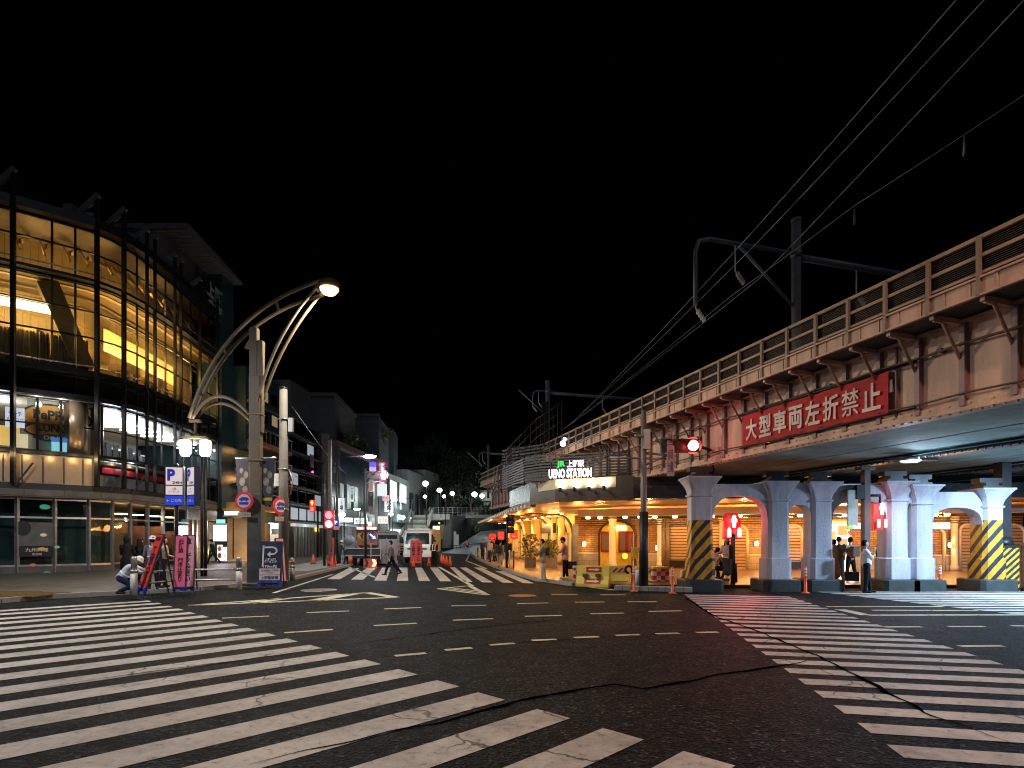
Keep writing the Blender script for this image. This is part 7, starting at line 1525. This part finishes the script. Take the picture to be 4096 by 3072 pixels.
        m = MB(); cap(hd + hu * .03 - hf * .03, .125, hd - hu * .05 - hf * .02, .12); cap(hd - hu * .1, .11, neck - upv * .1, .16); fuse("hood", m, cloth(top), o, vox * k)
    if mask: m = MB(); cap(hd + hf * .06 - hu * .05 - hs * .03, .045, hd + hf * .06 - hu * .05 + hs * .03, .045, n=8); fuse("face_mask", m, cloth((.02, .02, .025) if mask == 'black' else (.8, .8, .8)), o, .012)
    return o, J, A, chest * k, pel * k, k
def held(o, name, label, cat, mb, mt, handles=None, hm=None):
    """a bag or tool held by a person: a thing of its own placed in the person's hand"""
    M = wm(o); q = MB(); q.add([M @ p for p in mb.v], mb.f); q.sm = mb.sm; c_ = sum((Vector(p) for p in q.v), Vector()) / len(q.v)
    t = thing(name, label, cat, c_); put("bag_body" if cat == "bag" else "body", q, mt, t, True, bev=.01)
    if handles: h = MB(); h.add([M @ p for p in handles.v], handles.f, True); put("handle", h, hm or BLK, t, True)
    return t
def bagmesh(c_, w, d, h): m = MB(); x, y, z = c_; m.slab([(-w / 2, -h), (w / 2, -h), (w * .42, 0), (-w * .42, 0)], (x, y - d / 2, z), (1, 0, 0), UP, -d); return m
def handle(c_, w): m = MB(); x, y, z = c_; m.tube([(x - w * .3, y, z), (x - w * .2, y, z + .14), (x, y, z + .2), (x + w * .2, y, z + .14), (x + w * .3, y, z)], .012, 6); return m
F_ = lambda d: R(d)     # face: 0 looks away from the camera, 90 to the photo's left, 180 towards the camera
WHI = (.7, .7, .72); BLKC = (.012, .012, .014)
# left corner: workers and passers-by behind the boards
p = gd(121, 593.5, PZ); person("crouching worker in white helmet and white vest, bent down by the white bollard", p, F_(-70), 1.7, ((96, 128), (60, 125)), 42, ((62, 12, 4), (52, 20, 6)), (18, 0), (.62, .64, .7), (.02, .03, .08), vest=(.6, .62, .66), hat='helmet')
p = gd(127, 584, PZ); person("person in a black hooded robe standing left behind the crouching worker", p, F_(20), 1.74, top=BLKC, bot=BLKC, bottom='skirt', hat='hood', coat=.9, arms=((15, 60, 4), (15, 60, 4)))
p = gd(139.5, 583, PZ); person("person in black with bent arms and long black hair, left of the helmeted man", p, F_(-10), 1.66, top=BLKC, bot=BLKC, coat=.6, longhair=True, arms=((0, 70, 18), (0, 70, 18)))
p = gd(153, 589.5, PZ); person("worker with white helmet and grey vest behind the tilted red board", p, F_(40), 1.73, legs=((5, 3), (-4, 4)), top=(.2, .2, .22), bot=(.015, .017, .025), vest=(.3, .3, .33), hat='helmet', arms=((20, 40, 8), (12, 30, 8)))
p = gd(163, 587.5, PZ); person("person in beige T-shirt with black hair, standing between red and pink boards", p, F_(-40), 1.72, top=(.42, .36, .3), bot=(.03, .03, .04), sleeves='short', arms=((20, 50, 8), (10, 60, 8)))
p = gd(213, 564, PZ); person("person in a dark green coat and cap walking past the bright shop entrance", p, F_(90), 1.72, ((26, 8), (-22, 20)), 8, ((-15, 15, 6), (18, 20, 6)), (8, 0), (.015, .035, .025), (.02, .02, .025), hat='cap', coat=.8, vox=.02)
# crossing and road works
p = gd(391.5, 575, 0); o, J, A, ch_, pe, k = person("man in grey jacket and dark trousers striding over the zebra crossing with a shoulder bag", p, F_(96), 1.74, ((24, 6), (-24, 16)), 4, ((-6, 20, 5), (20, 55, 5)), (6, 0), (.13, .12, .13), (.01, .01, .018), longhair=False)
c_ = (-.25, -.12, 1.02); held(o, "shoulder_bag", "black shoulder bag on the striding man's hip", "bag", bagmesh(c_, .16, .34, .26), BLACK)
p = gd(434.3, 567, 0); person("traffic guard in black uniform with white crossed belts, beside the white truck", p, F_(175), 1.72, top=(.02, .02, .03), bot=(.015, .015, .02), vest=(.03, .03, .04), hat='cap', arms=((10, 70, 6), (10, 75, 6)))
p = gd(346, 565.5, 0); person("worker in grey jacket and helmet leaning over the sign truck's left side", p, F_(-80), 1.7, ((10, 6), (-6, 8)), 30, ((50, 20, 4), (40, 30, 4)), (10, 0), (.22, .24, .25), (.05, .06, .08), hat='helmet', vox=.02)
p = gd(339.5, 565, 0); person("worker in dark jacket and helmet at the far left of the sign truck", p, F_(-60), 1.7, ((6, 4), (-6, 6)), 12, ((30, 30, 6), (20, 30, 6)), (10, 0), (.05, .055, .06), (.03, .035, .045), hat='helmet', vox=.02)
p = gd(352, 563.5, 0) + Vector((0, .6, 0)); person("worker in grey with white helmet bending behind the sign truck's tailboard", p, F_(-95), 1.68, ((8, 4), (-8, 6)), 26, ((45, 25, 6), (35, 25, 6)), (12, 0), (.3, .3, .3), (.05, .05, .06), hat='helmet', vox=.02)
p = gd(397.5, 562, 0); person("person in pink and red work vest behind the striding man", p, F_(170), 1.66, top=(.6, .2, .22), bot=(.06, .06, .08), vest=(.5, .1, .12), vox=.02)
p = gd(467.5, 551.3, 0); person("distant person in red vest standing on the sloping road", p, F_(170), 1.7, top=(.55, .06, .07), bot=(.02, .02, .03), vest=(.6, .05, .06), vox=.03)
p = gd(500, 569, 0); o, J, A, ch_, pe, k = person("man with a black backpack, beige jacket and pale trousers walking away past the signal", p, F_(-22), 1.76, ((16, 4), (-20, 22)), 4, ((12, 15, 8), (-12, 15, 8)), (4, 0), (.3, .25, .2), (.36, .31, .27))
m = MB(); m.box(0, -.25, 1.22, .34, .2, .5); m.box(0, -.36, 1.1, .26, .06, .26); held(o, "backpack", "black backpack on the man walking away by the terrace", "bag", m, BLACK)
p = gd(508, 566, PZ); person("person in black half hidden behind the man with the backpack", p, F_(170), 1.72, top=(.05, .04, .04), bot=(.02, .02, .02), vox=.02)
o, p, zt = pole(507, 568, 518, .06, .055, BLK, "signal_pole", "black pole of the unlit lamps before the lit canopy", "traffic light pole"); y = p.y
tl = thing("pedestrian_light", "unlit black signal with three round hoods seen from behind, before the canopy", "traffic light", (p.x + .2, y, zat(521, y))); m = MB()
for v in (518, 523.2, 530.2): m.ball((p.x + .28, y - .1, zat(v, y)), .2, 12, (1, .6, 1)); m.box(p.x + .25, y, zat(v, y), .4, .25, .36)
put("housing", m, BLK, tl, True)
p = gd(490, 562, PZ); person("person in pale shirt at the terrace railing, left of the red pennant", p, F_(150), 1.68, top=(.5, .35, .3), bot=(.05, .04, .04), vox=.025)
p = gd(483, 559, PZ); person("dark dressed person further back along the terrace railing", p, F_(150), 1.68, top=(.05, .05, .07), bot=(.03, .03, .03), vox=.025)
p = gd(494.5, 561, PZ); person("person in black coat at the terrace beside the pale shirted one", p, F_(100), 1.7, top=(.04, .03, .03), bot=(.03, .03, .03), vox=.025)
p = gd(543, 580, PZ); o, J, A, ch_, pe, k = person("woman with bobbed black hair, beige shirt and cream trousers, facing left with raised phone", p, F_(80), 1.64, ((3, 2), (-3, 4)), 2, ((30, 95, 4), (28, 90, 4)), (8, 0), (.34, .27, .19), (.62, .56, .48), (.6, .58, .55), coat=.25)
m = MB(); m.box(.0, -.2, 1.2, .2, .14, .36); held(o, "shoulder_bag", "dark rucksack on the back of the woman in cream trousers", "bag", m, cloth((.06, .05, .045)))
p = gd(565.3, 578.6, PZ); o, J, A, ch_, pe, k = person("person in oversized pink T-shirt, black cap and mask, looking at a phone", p, F_(75), 1.72, ((4, 3), (-3, 4)), 5, ((25, 70, 5), (6, 12, 6)), (20, 0), (.62, .33, .36), (.012, .012, .02), (.8, .8, .8), sleeves='half', hat='cap', mask='black', coat=.12)
h = A[1][2] * k; c_ = (h.x + .02, h.y + .02, h.z - .16); held(o, "tote_bag", "blue tote bag hanging from the hand of the person in pink", "bag", bagmesh(c_, .14, .42, .34), cloth((.04, .08, .2)), handle((c_[0], c_[1], c_[2]), .3), BLK)
h = A[0][2] * k; m = MB(); m.box(h.x + .05, h.y + .1, h.z + .06, .07, .012, .14); held(o, "phone", "small dark phone in the hand of the person in pink", "phone", m, BLK)
# under the viaduct
p = gd(715, 580, PZ); person("seated man in light shirt and black cap on the pavement behind the left striped pier", p, F_(-60), 1.68, ((92, 100), (80, 110)), 12, ((35, 50, 6), (35, 50, 6)), (15, 0), (.5, .38, .26), (.02, .02, .03), hat='cap', sleeves='short')
p = gd(725, 579.5, PZ); person("seated person in black bent over beside the signal pole", p, F_(50), 1.68, ((95, 95), (90, 105)), 30, ((50, 30, 6), (50, 30, 6)), (20, 0), (.02, .018, .02), (.02, .02, .02))
p = gd(727, 581, PZ); person("standing person with pale lilac top and long dark skirt behind the red pedestrian light", p, F_(120), 1.7, top=(.5, .35, .42), bot=(.035, .03, .035), bottom='skirt', arms=((20, 60, 6), (20, 70, 6)), hat='hood' if False else None, longhair=True)
p = gd(834, 583.5, PZ); o, J, A, ch_, pe, k = person("woman in long brown dress with a backpack, left of the bright shop", p, F_(15), 1.62, ((4, 2), (-4, 4)), 3, top=(.36, .22, .13), bot=(.36, .22, .13), bottom='skirt', sleeves='short'); m = MB(); m.box(0, -.24, 1.15, .28, .18, .36); held(o, "backpack", "brown backpack on the woman in the long dress", "bag", m, cloth((.14, .1, .06)))
p = gd(839, 580.5, PZ); person("man in black T-shirt beside the woman in the long brown dress", p, F_(-20), 1.74, ((6, 3), (-8, 8)), 3, top=(.03, .03, .03), bot=(.04, .035, .03), sleeves='short')
p = gd(850.5, 580, PZ); o, J, A, ch_, pe, k = person("person with grey pack and black trousers standing in front of the bright shop", p, F_(10), 1.72, ((6, 3), (-10, 10)), 3, top=(.5, .45, .4), bot=(.015, .015, .02), sleeves='short'); m = MB(); m.box(0, -.25, 1.2, .32, .2, .42); held(o, "backpack", "grey backpack on the person before the bright shop", "bag", m, cloth((.16, .14, .13)))
p = gd(866.5, 592.6, 0); o, J, A, ch_, pe, k = person("man in white shirt with one hand at his face, leaning on the steel column", p, F_(-115), 1.72, ((10, 4), (-2, 3)), -3, ((0, 6, 6), (30, 130, 8)), (0, 10), (.72, .73, .76), (.02, .02, .03), sleeves='half')
h = A[0][2] * k; c_ = (h.x, h.y + .02, h.z - .2); held(o, "handbag", "large black handbag held by the man in the white shirt", "bag", bagmesh(c_, .16, .44, .32), mat("black_leather", (.02, .02, .022), .4), handle(c_, .3), BLK)
p = gd(882, 581.5, PZ); person("person in brown half hidden behind the tall white pier", p, F_(-60), 1.7, top=(.16, .1, .06), bot=(.1, .07, .05), bottom='skirt')
p = gd(905, 583, PZ); person("person in dark clothes glimpsed between the two tall white piers", p, F_(90), 1.68, ((14, 4), (-14, 12)), 3, top=(.12, .05, .04), bot=(.02, .02, .02))
# ------------------------------------------------------------ bright entrance, vending machine and advert light
p = ray(209, off(FA, -.1)); q_ = p
xz = lambda u, v, d: at(u, v, d)
o = thing("lit_advert_panel", "dazzling white and lilac lit advert panels in the shop entrance", "advert panel", q_ + UP * PZ)
d = q_.y - .15
def flat(nm, u0, u1, v0, v1, d, mt, par, th=.06): m = MB(); m.box((xat(u0, d) + xat(u1, d)) / 2, d, (zat(v0, d) + zat(v1, d)) / 2, xat(u1, d) - xat(u0, d), th, zat(v0, d) - zat(v1, d)); return put(nm, m, mt, par, True)
flat("white_panel", 213.7, 218.3, 525, 541, d, glow("advert_white", (1, .96, 1), 2.6), o); flat("white_panel", 218.7, 226.5, 525, 541, d, glow("advert_white", (1, .96, 1), 2.6), o)
flat("lower_panel", 217.5, 222.5, 545, 561, d, glow("advert_lilac", (.9, .8, 1), 1.3), o); flat("lower_panel", 222.8, 226.8, 547, 561, d, glow("advert_lilac", (.9, .8, 1), 1.3), o)
m = MB()
for k in range(2): m.slab(blob(0, 0, .14, .2, 14), at(219.5, 548.5 + k * 7, d - .04), (1, 0, 0), UP, .01)
put("food_picture", m, mat("advert_red", (.6, .15, .1), .5), o, True); text("ラ\nー\nメ\nン", .22, 1.0, at(224.8, 554, d - .04), (1, 0, 0), UP, mat("advert_blue", (.1, .05, .5), .5), o, bold=.02)
lamp("advert_light", 'AREA', at(219, 536, d - .25), 70, (.95, .9, 1), 1.1, o, at(219, 575, d - 5), sy=1.6)
flat("teal_sign", 216.5, 225, 519.5, 523.5, d - .05, glow("teal_glow", (.1, .85, .75), 1.2), o); flat("awning_strip", 211.5, 226, 523.4, 525, d - .1, CREAM, o, .5)
o = thing("lit_side_wall", "large amber lit stone panel between the bright entrance and the street lamp", "wall panel", at(241, 560, 46)); flat("panel", 228, 253, 518.5, 560, 45.6, mat("sandstone_panel", (.45, .33, .2), .6, 0, .3, .5), o, .2); flat("base", 226, 254, 560, 562.2, 45.5, CREAM, o, .5); m = MB(); m.box(xat(233, 45.4), 45.45, 2, .06, .06, 3.3); put("joint", m, BLK, o, True)
lamp("panel_light", 'POINT', at(240, 552, 44.4), 36, (1, .62, .28), .2, o); lamp("panel_light", 'POINT', at(232, 530, 44.4), 14, (1, .7, .4), .2, o)
o = thing("shop_canopy_sign", "white and blue lit canopy sign above the amber stone panel", "shop sign", at(236, 514, 45)); flat("sign", 225.5, 238, 511.3, 515.5, 45, glow("canopy_white", (.85, .92, 1), 1.2), o, .4); flat("canopy", 225, 253, 515.5, 517.2, 45, SILV, o, .8); flat("orange_band", 223, 252, 502, 510.5, 45.2, mat("amber_band", (.5, .3, .1), .5), o, .3); lamp("band_light", 'POINT', at(238, 507, 44.2), 12, ORC, .1, o)
# ------------------------------------------------------------ far end: stairs, deck, slope, footbridge
sb = thing("lit_staircase", "broad pale concrete staircase rising to a deck behind the white truck", "staircase", (-16, 96, 0))
m = MB(); n = 26
for i in range(n): m.m = (i // 2) % 2; m.box(-15.9, 88 + i * .54, .1 + i * .235, 3.4, .58, .235 * 1.0 + .2)
put("steps", m, [mat("pale_steps", (.5, .51, .44), .7, 0, .12, 1), mat("step_shade", (.2, .21, .18), .8, 0, .2, 1)], sb, True)
m = MB()
for x in (-17.75, -14.0): m.slab([(0, .2), (14, 6.3), (14, 7.4), (0, 1.1)], (x, 88, 0), (0, 1, 0), UP, .25)
put("side_wall", m, mat("parapet_pale", (.4, .42, .4), .6, 0, .15, 1), sb, True)
for x in (-17.0, -14.8): m = MB(); m.tube([(x, 88, 1.2), (x, 102, 7.2)], .05, 6); put("handrail", m, STEEL, sb, True)
dk = thing("pedestrian_deck", "raised concrete walkway with steel railings and a lit room beneath", "walkway", (-11, 103, 0))
m = MB(); m.box(-13.0, 104, 5.9, 4.0, 5, 1.0); m.box(-4.5, 106, 6.1, 8, 3, .6); m.box(-10.8, 104.5, 3, .5, 2, 5); put("deck_slab", m, mat("deck_concrete", (.42, .43, .38), .7, 0, .15, .6), dk, True)
m = MB()
for z in (6.7, 7.1, 7.5): m.tube([(-14.6, 101.4, z), (-8.1, 101.4, z), (-.5, 104.3, z + .2)], .05, 5)
for i in range(18): f = i / 17; x = -14.6 + 14 * f; y = 101.4 + max(0, (f - .46)) * 5; m.beam((x, y, 6.1), (x, y, 7.6), .05, .05)
put("railing", m, STEEL, dk, True)
m = MB(); m.box(-13.5, 102.4, 3.65, 1.15, .3, 1.3); put("lit_doorway", m, glow("lit_doorway", (1, .93, .8), 1.6), dk, True); m = MB(); m.box(-12.2, 102.4, 3.2, 1.3, .4, 2.6); put("brown_shutter", m, mat("brown_shutter", (.3, .2, .12), .6), dk, True); m = MB(); m.ball((-12.9, 102, 4.8), .14); put("orange_lamp", m, glow("orange_bulb", (1, .5, .1), 4), dk, True)
lamp("deck_light", 'POINT', (-13, 99, 4.6), 60, (1, .9, .75), .3, dk); lamp("deck_light", 'POINT', (-15.6, 86, 8), 620, (.95, 1, .88), .3, dk)
rw = thing("retaining_wall", "dark sloping retaining wall with ivy below the railings", "retaining wall", (-9, 100, 0))
B1 = [(-9.9, 93, .5), (-9.2, 95, .8), (-8.15, 100, 1.6), (-5.95, 120, 4.0), (-3.2, 140, 6.1)]; T1 = [(-10.7, 102.2, 6.0), (-10.2, 103, 6.2), (-8.9, 107, 6.4), (-6.4, 122, 8.2), (-4, 140, 10)]
m = MB(); m.add([Vector(p) for p in B1 + T1] + [Vector(p) + Vector((-1.5, 1, 0)) for p in B1 + T1], [(i_, i_ + 1, i_ + 6, i_ + 5) for i_ in range(4)] + [(i_ + 5, i_ + 6, i_ + 16, i_ + 15) for i_ in range(4)] + [(0, 5, 15, 10), (4, 9, 19, 14)] + [(i_ + 10, i_ + 11, i_ + 16, i_ + 15) for i_ in range(4)])
put("wall", m, mat("dark_stone_wall", (.045, .05, .048), .85, 0, .35, .8, .5, 6), rw, True)
g = random.Random(21); m = MB()
for i in range(700):
    f_ = g.uniform(0, 1); e_ = g.uniform(.1, 1); p = Vector(B1[2]).lerp(Vector(B1[3]), .3 + f_ * .5).lerp(Vector(T1[2]).lerp(Vector(T1[3]), .3 + f_ * .5), e_) + Vector((.12, -.12, 0)); dd = Vector((g.gauss(0, 1), -abs(g.gauss(0, .6)), g.gauss(0, 1))).normalized(); q_ = dd.orthogonal(); s = g.uniform(.1, .22); m.add([p - dd * s, p + q_ * s, p + dd * s, p - q_ * s], [(0, 1, 2, 3)])
put("ivy", m, mat("ivy_leaf", (.12, .15, .08), .7, 0, .4), rw, True, rec=False)
# the road climbs away to the right
m = MB(); rd = [(-9.8, 80, .006), (-9.2, 90, .4), (-8, 100, 1.7), (-5.8, 120, 4.1), (-3, 140, 6.2), (1, 155, 8)]; rr = [(-4.4, 70, .006), (-4.4, 88, .4), (-3.6, 100, 1.7), (-.8, 120, 4.1), (3, 140, 6.2), (7, 155, 8)]
m.add([Vector(p) for p in rd + rr], [(i, i + 1, i + 7, i + 6) for i in range(5)], True); struct("hill_road", m, mat("lamplit_asphalt", (.26, .29, .31), .4, 0, .2, .4))  # road colour raised to carry the lamplight on the slope
m = MB()
for a, b in zip(rd[:-1], rd[1:]): m.beam(Vector(a) + UP * .03 + Vector((.4, 0, 0)), Vector(b) + UP * .03 + Vector((.4, 0, 0)), .25, .02)
struct("hill_road_line", m, PAINT)
m = MB(); 
for i in range(12): x = -9.5 + i * .5; m.beam((x, 86 + i * 1.2, 0), (x, 86 + i * 1.2, .95), .06, .06)
m.tube([(-9.5, 86, .9), (-4, 99.2, 1.3)], .05, 5); m.tube([(-9.5, 86, .55), (-4, 99.2, .95)], .05, 5); tag(put("kerb_railing", m, DSTEEL), "dark curved railing at the foot of the retaining wall", "railing")
for k, (u, v0, v1, dd) in enumerate(((455, 531.5, 548, 92), (457.5, 534.5, 547, 92))): a = at(u, v1, dd); m = MB(); m.box(a.x, a.y, a.z + (v1 - v0) * dd / FOC / 2, .4, .2, (v1 - v0) * dd / FOC); tag(put("marker_post", m, WHITE), "white marker post by the retaining wall, the %s one" % ("taller" if k == 0 else "shorter"), "post")
fb = thing("footbridge", "pale lit footbridge end with white railings among the dark trees", "footbridge", (-4.5, 128, 9)); m = MB(); m.box(-4.4, 128, 10.6, 5.2, 3, .5); m.box(-4.2, 128, 9.8, 4.4, 2.4, .7); m.box(-7.4, 127.5, 8.4, 2.4, 1.5, .6); put("deck", m, mat("pale_bridge", (.5, .52, .45), .6), fb, True); m = MB()
for i in range(7): m.box(-6.8 + i * .8, 126.5, 11.7, .08, .08, 1.8)
m.box(-4.4, 126.5, 12.6, 5.2, .1, .12); m.box(-4.4, 126.6, 11.6, 5.2, .06, 1.6); put("railing", m, mat("bridge_rail", (.45, .48, .45), .5), fb, True); lamp("bridge_light", 'POINT', (-5, 123.5, 13), 220, (.9, 1, .88), .3, fb)
fh = thing("hilltop_house", "dim boxy house on the hill above the footbridge", "house", (-3, 150, 10)); m = MB(); m.box(-3.0, 150, 13, 8, 6, 7); m.box(-7.5, 150, 12, 5, 5, 5); put("wall", m, mat("dim_house", (.07, .09, .1), .8), fh, True); m = MB(); m.box(-3.0, 146.9, 14.5, 1.2, .1, 1.2); put("window", m, BLK, fh, True)
m = MB(); gx = [(-70, 112), (-22, 112), (-8, 112), (2, 122), (14, 140), (40, 150), (80, 150)]
vs = []; 
for i, (x, y) in enumerate(gx): vs += [Vector((x, y, 0 if i < 3 else 3)), Vector((x, y + 2, 6.2)), Vector((x, y + 30, 10)), Vector((x, y + 90, 16))]
m.add(vs, [(i * 4 + j, i * 4 + 4 + j, i * 4 + 5 + j, i * 4 + 1 + j) for i in range(len(gx) - 1) for j in range(3)], True); struct("hill", m, mat("hill_earth", (.03, .035, .025), .9, 0, .4, .3))
# trees on the hill
def tree(label, x, y, z, h, r, n, mt, seed, name="broadleaf_tree", weep=0):
    g = random.Random(seed); o = thing(name, label, "tree", (x, y, z), 0, "trees on the dark hill"); m = MB(); th = h * .42
    m.tube([(0, 0, 0), (.1, 0, th * .5), (g.uniform(-.3, .3), 0, th)], [.04 * h * .8, .03 * h * .8, .022 * h], 8)
    cl = []
    for i in range(9):
        a = g.uniform(0, 6.28); rr = r * g.uniform(.25, .8); p = Vector((math.cos(a) * rr, math.sin(a) * rr * .8, th + (h - th) * g.uniform(.12, .85))); cl.append((p, r * g.uniform(.28, .5))); m.tube([(0, 0, th * .8), p * .5 + Vector((0, 0, th * .45)), p], [.014 * h, .009 * h, .004 * h], 5)
    put("trunk", m, BARK, o); cl.append((Vector((0, 0, h - r * .4)), r * .45)); m = MB()
    for i in range(n):
        c_, cr = cl[g.randrange(len(cl))]; dd = Vector((g.gauss(0, 1), g.gauss(0, 1), g.gauss(0, .8))).normalized(); p = c_ + dd * cr * g.uniform(.45, 1.08) - UP * weep * g.random() * h * .2; t = Vector((g.gauss(0, 1), g.gauss(0, 1), g.gauss(-.3, .8))).normalized(); q_ = t.orthogonal().normalized(); s = g.uniform(.14, .34)
        m.add([p - t * s, p + q_ * s * .45, p + t * s, p - q_ * s * .45], [(0, 1, 2, 3)])
    put("crown", m, mt, o, rec=False); return o
TR = [("tall dark tree rising highest in the middle of the hill", 435, 122, 5.5, 19, 5.4, 2600, 1), ("dark tree left of the highest tree, behind the stairs", 418, 118, 5.5, 14, 5, 1900, 2), ("drooping tree whose edge slopes down to the footbridge", 458, 120, 6, 15, 4.8, 2200, 3), ("bushy tree low behind the landing lamps", 447, 113, 5.8, 7.5, 3.4, 1300, 4), ("round bushy tree beside the footbridge lamps", 470, 118, 6, 8, 3.2, 1300, 5), ("dark tree behind the grey end house", 403, 124, 5, 15, 5, 1700, 6), ("small bush below the white footbridge", 487, 118, 4.8, 5, 2.8, 900, 7), ("low bush at the left of the stair landing", 427, 110, 5.5, 6, 3, 1000, 8)]
for lab, u, dd, z, h, r, n, sd in TR: tree(lab, xat(u, dd), dd, z, h, r, n, FOILD, sd, weep=.8 if sd == 3 else .2)
# roof garden greenery above the low street row
for k, (u, v, dd, lab) in enumerate(((345, 447, 72, "roof shrub over the brown roof edge, nearer one"), (360, 452, 80, "roof shrub over the brown roof edge, middle one"), (378, 447, 88, "big leafy roof bush over the neon signs"))):
    a = at(u, v + 8, dd); tree(lab, a.x, a.y, a.z, 2.6 if k < 2 else 4.5, 1.8 if k < 2 else 2.6, 420, mat("roof_leaf", (.09, .12, .03), .6, 0, .5), 40 + k, "roof_bush")
m = MB(); a, b = at(325, 440, 71), at(377, 461, 84)
for z in (0, .5, 1.0): m.tube([a + UP * z, b + UP * z], .04, 5)
for i in range(12): p = a.lerp(b, i / 11); m.beam(p, p + UP * 1.1, .04, .04)
tag(put("roof_railing", m, STEEL), "thin railing along the low row's roof garden", "railing")
m = MB(); m.slab([(0, 0), (6.5, -3.2), (6.5, -1.4), (0, 1.8)], at(322, 412, 70), Vector((.12, 1, 0)), UP, .1); tag(put("roof_banner", m, mat("pale_banner", (.3, .25, .25), .7)), "pale slanted screen on the roof behind the beige column", "screen")

# ------------------------------------------------------------ small things on the street row
ESIGN = [(219, 412, 46.2, .5, .5, "e1", (.05, .9, .35), 1.3, "round green neon sign by the lamp's lantern arm"), (224, 417, 46.3, .6, .35, "e2", (.6, .9, .1), .8, "small yellow-green lit sign beside the green neon"),
         (341.5, 505, 66.5, .7, 1.6, "e3", (.9, .95, 1), .7, "white lit sign panel at the near corner of the teal clad shop"), (346, 520, 68, 1.6, .5, "e4", (1, .85, .6), .9, "low warm lit shop sign under the white awning"),
         (352, 494, 71, .5, 1.9, "e5", (.75, .95, .9), .45, "slim pale vertical sign on the teal cladding"), (389, 505, 84, 1.3, 2.0, "e6", (.9, 1, .98), .9, "white lit vertical sign right of the neon tower"),
         (395, 517, 88, 1.8, .7, "e7", (1, .95, .85), 1.1, "bright shop sign by the balcony"), (399, 507, 94, .8, 1.6, "e8", (.8, .95, 1), .8, "bluish lit sign on the far shop wall"), (408, 520, 100, 1.5, .9, "e9", (1, .97, .9), .9, "white lit sign at the foot of the stairs"),
         (383, 520, 82, 1.4, 1.0, "e10", (1, .9, .75), 1.0, "warm lit shop window sign behind the small truck"), (386, 498, 83, 1.0, .8, "e11", (.9, .2, .25), .6, "small red lit sign under the neon tower"), (361, 521, 74, 1.8, .8, "e12", (.95, 1, 1), .8, "white lit sign between the awning and the brick pier")]
for u, v, d, w, h, nm_, cl, s_, lab in ESIGN:
    c_ = at(u, v, d); o = thing("shop_sign", lab, "shop sign", c_, 0, "lit shop signs along the street row"); m = MB(); m.box(c_.x, c_.y + .1, c_.z, w + .08, .2, h + .08); put("case", m, DSTEEL, o, True); m = MB(); m.box(c_.x, c_.y - .02, c_.z, w, .06, h); put("lit_face", m, glow("shop_sign_" + nm_, cl, s_), o, True)
    if h > 1.2: text("酒\n場" if int(nm_[1:]) % 2 else "居\n食", w * .6, h * .8, c_ - Vector((0, .056, 0)), (1, 0, 0), UP, DSTEEL, o, bold=.02)
    else: text("ラーメン" if int(nm_[1:]) % 2 else "カフェ", w * .8, h * .55, c_ - Vector((0, .056, 0)), (1, 0, 0), UP, DSTEEL, o, bold=.02)
ac = None
for k, (x, y, z, lab) in enumerate(((-20.55, 64.4, 7.2, "air conditioner on the beige column, middle one"), (-20.5, 65.3, 9.4, "air conditioner on the end of the low shop row, upper one"), (-20.5, 66.2, 4.6, "air conditioner low at the end of the low shop row"), (-18.6, 86.6, 6.6, "air conditioner beside the white lit shop"), (-17.8, 101.6, 6.2, "air conditioner on the grey end house"))):
    if ac is None:
        ac = thing("air_conditioner", lab, "air conditioner", (x, y, z), 0, "air conditioners on the street row"); m = MB(); m.box(0, 0, .35, .8, .35, .7); put("case", m, mat("ac_grey", (.35, .36, .36), .5), ac, bev=.02); m = MB(); m.lathe([(.26, 0), (.26, .02)], 16, (0, -.18, .35), Vector((0, -1, 0))); put("fan_grille", m, DSTEEL, ac)
    else: dup(ac, (x, y, z), None, lab)
for k, (x, y, z1, lab) in enumerate(((-20.45, 66.8, 12.4, "rain pipe on the end pier of the low shop row"), (-19.9, 77.3, 12.0, "rain pipe beside the brick pier"), (-18.7, 86.0, 11.5, "rain pipe at the corner of the white lit shop"))):
    m = MB(); m.tube([(x, y, PZ), (x, y, z1)], .08, 8)
    for z in range(2, int(z1), 3): m.box(x, y, z, .22, .2, .06)
    tag(put("rain_pipe", m, STEEL), lab, "pipe", "rain pipes on the street row")
for a, b, lab in (((-20.6, 54.5, 7.9), (-20.3, 66, 8.3), "sagging cable strung along the office block and the low shop row"), ((-9.4, 24, 7.7), (-19.5, 68, 9.6), "long cable from the concrete pole to the low shop row")):
    a, b = Vector(a), Vector(b); m = MB(); m.tube([a.lerp(b, i / 16) - UP * (1.6 * i / 16 * (1 - i / 16)) for i in range(17)], .025, 5); tag(put("hanging_cable", m, BLK), lab, "cable")
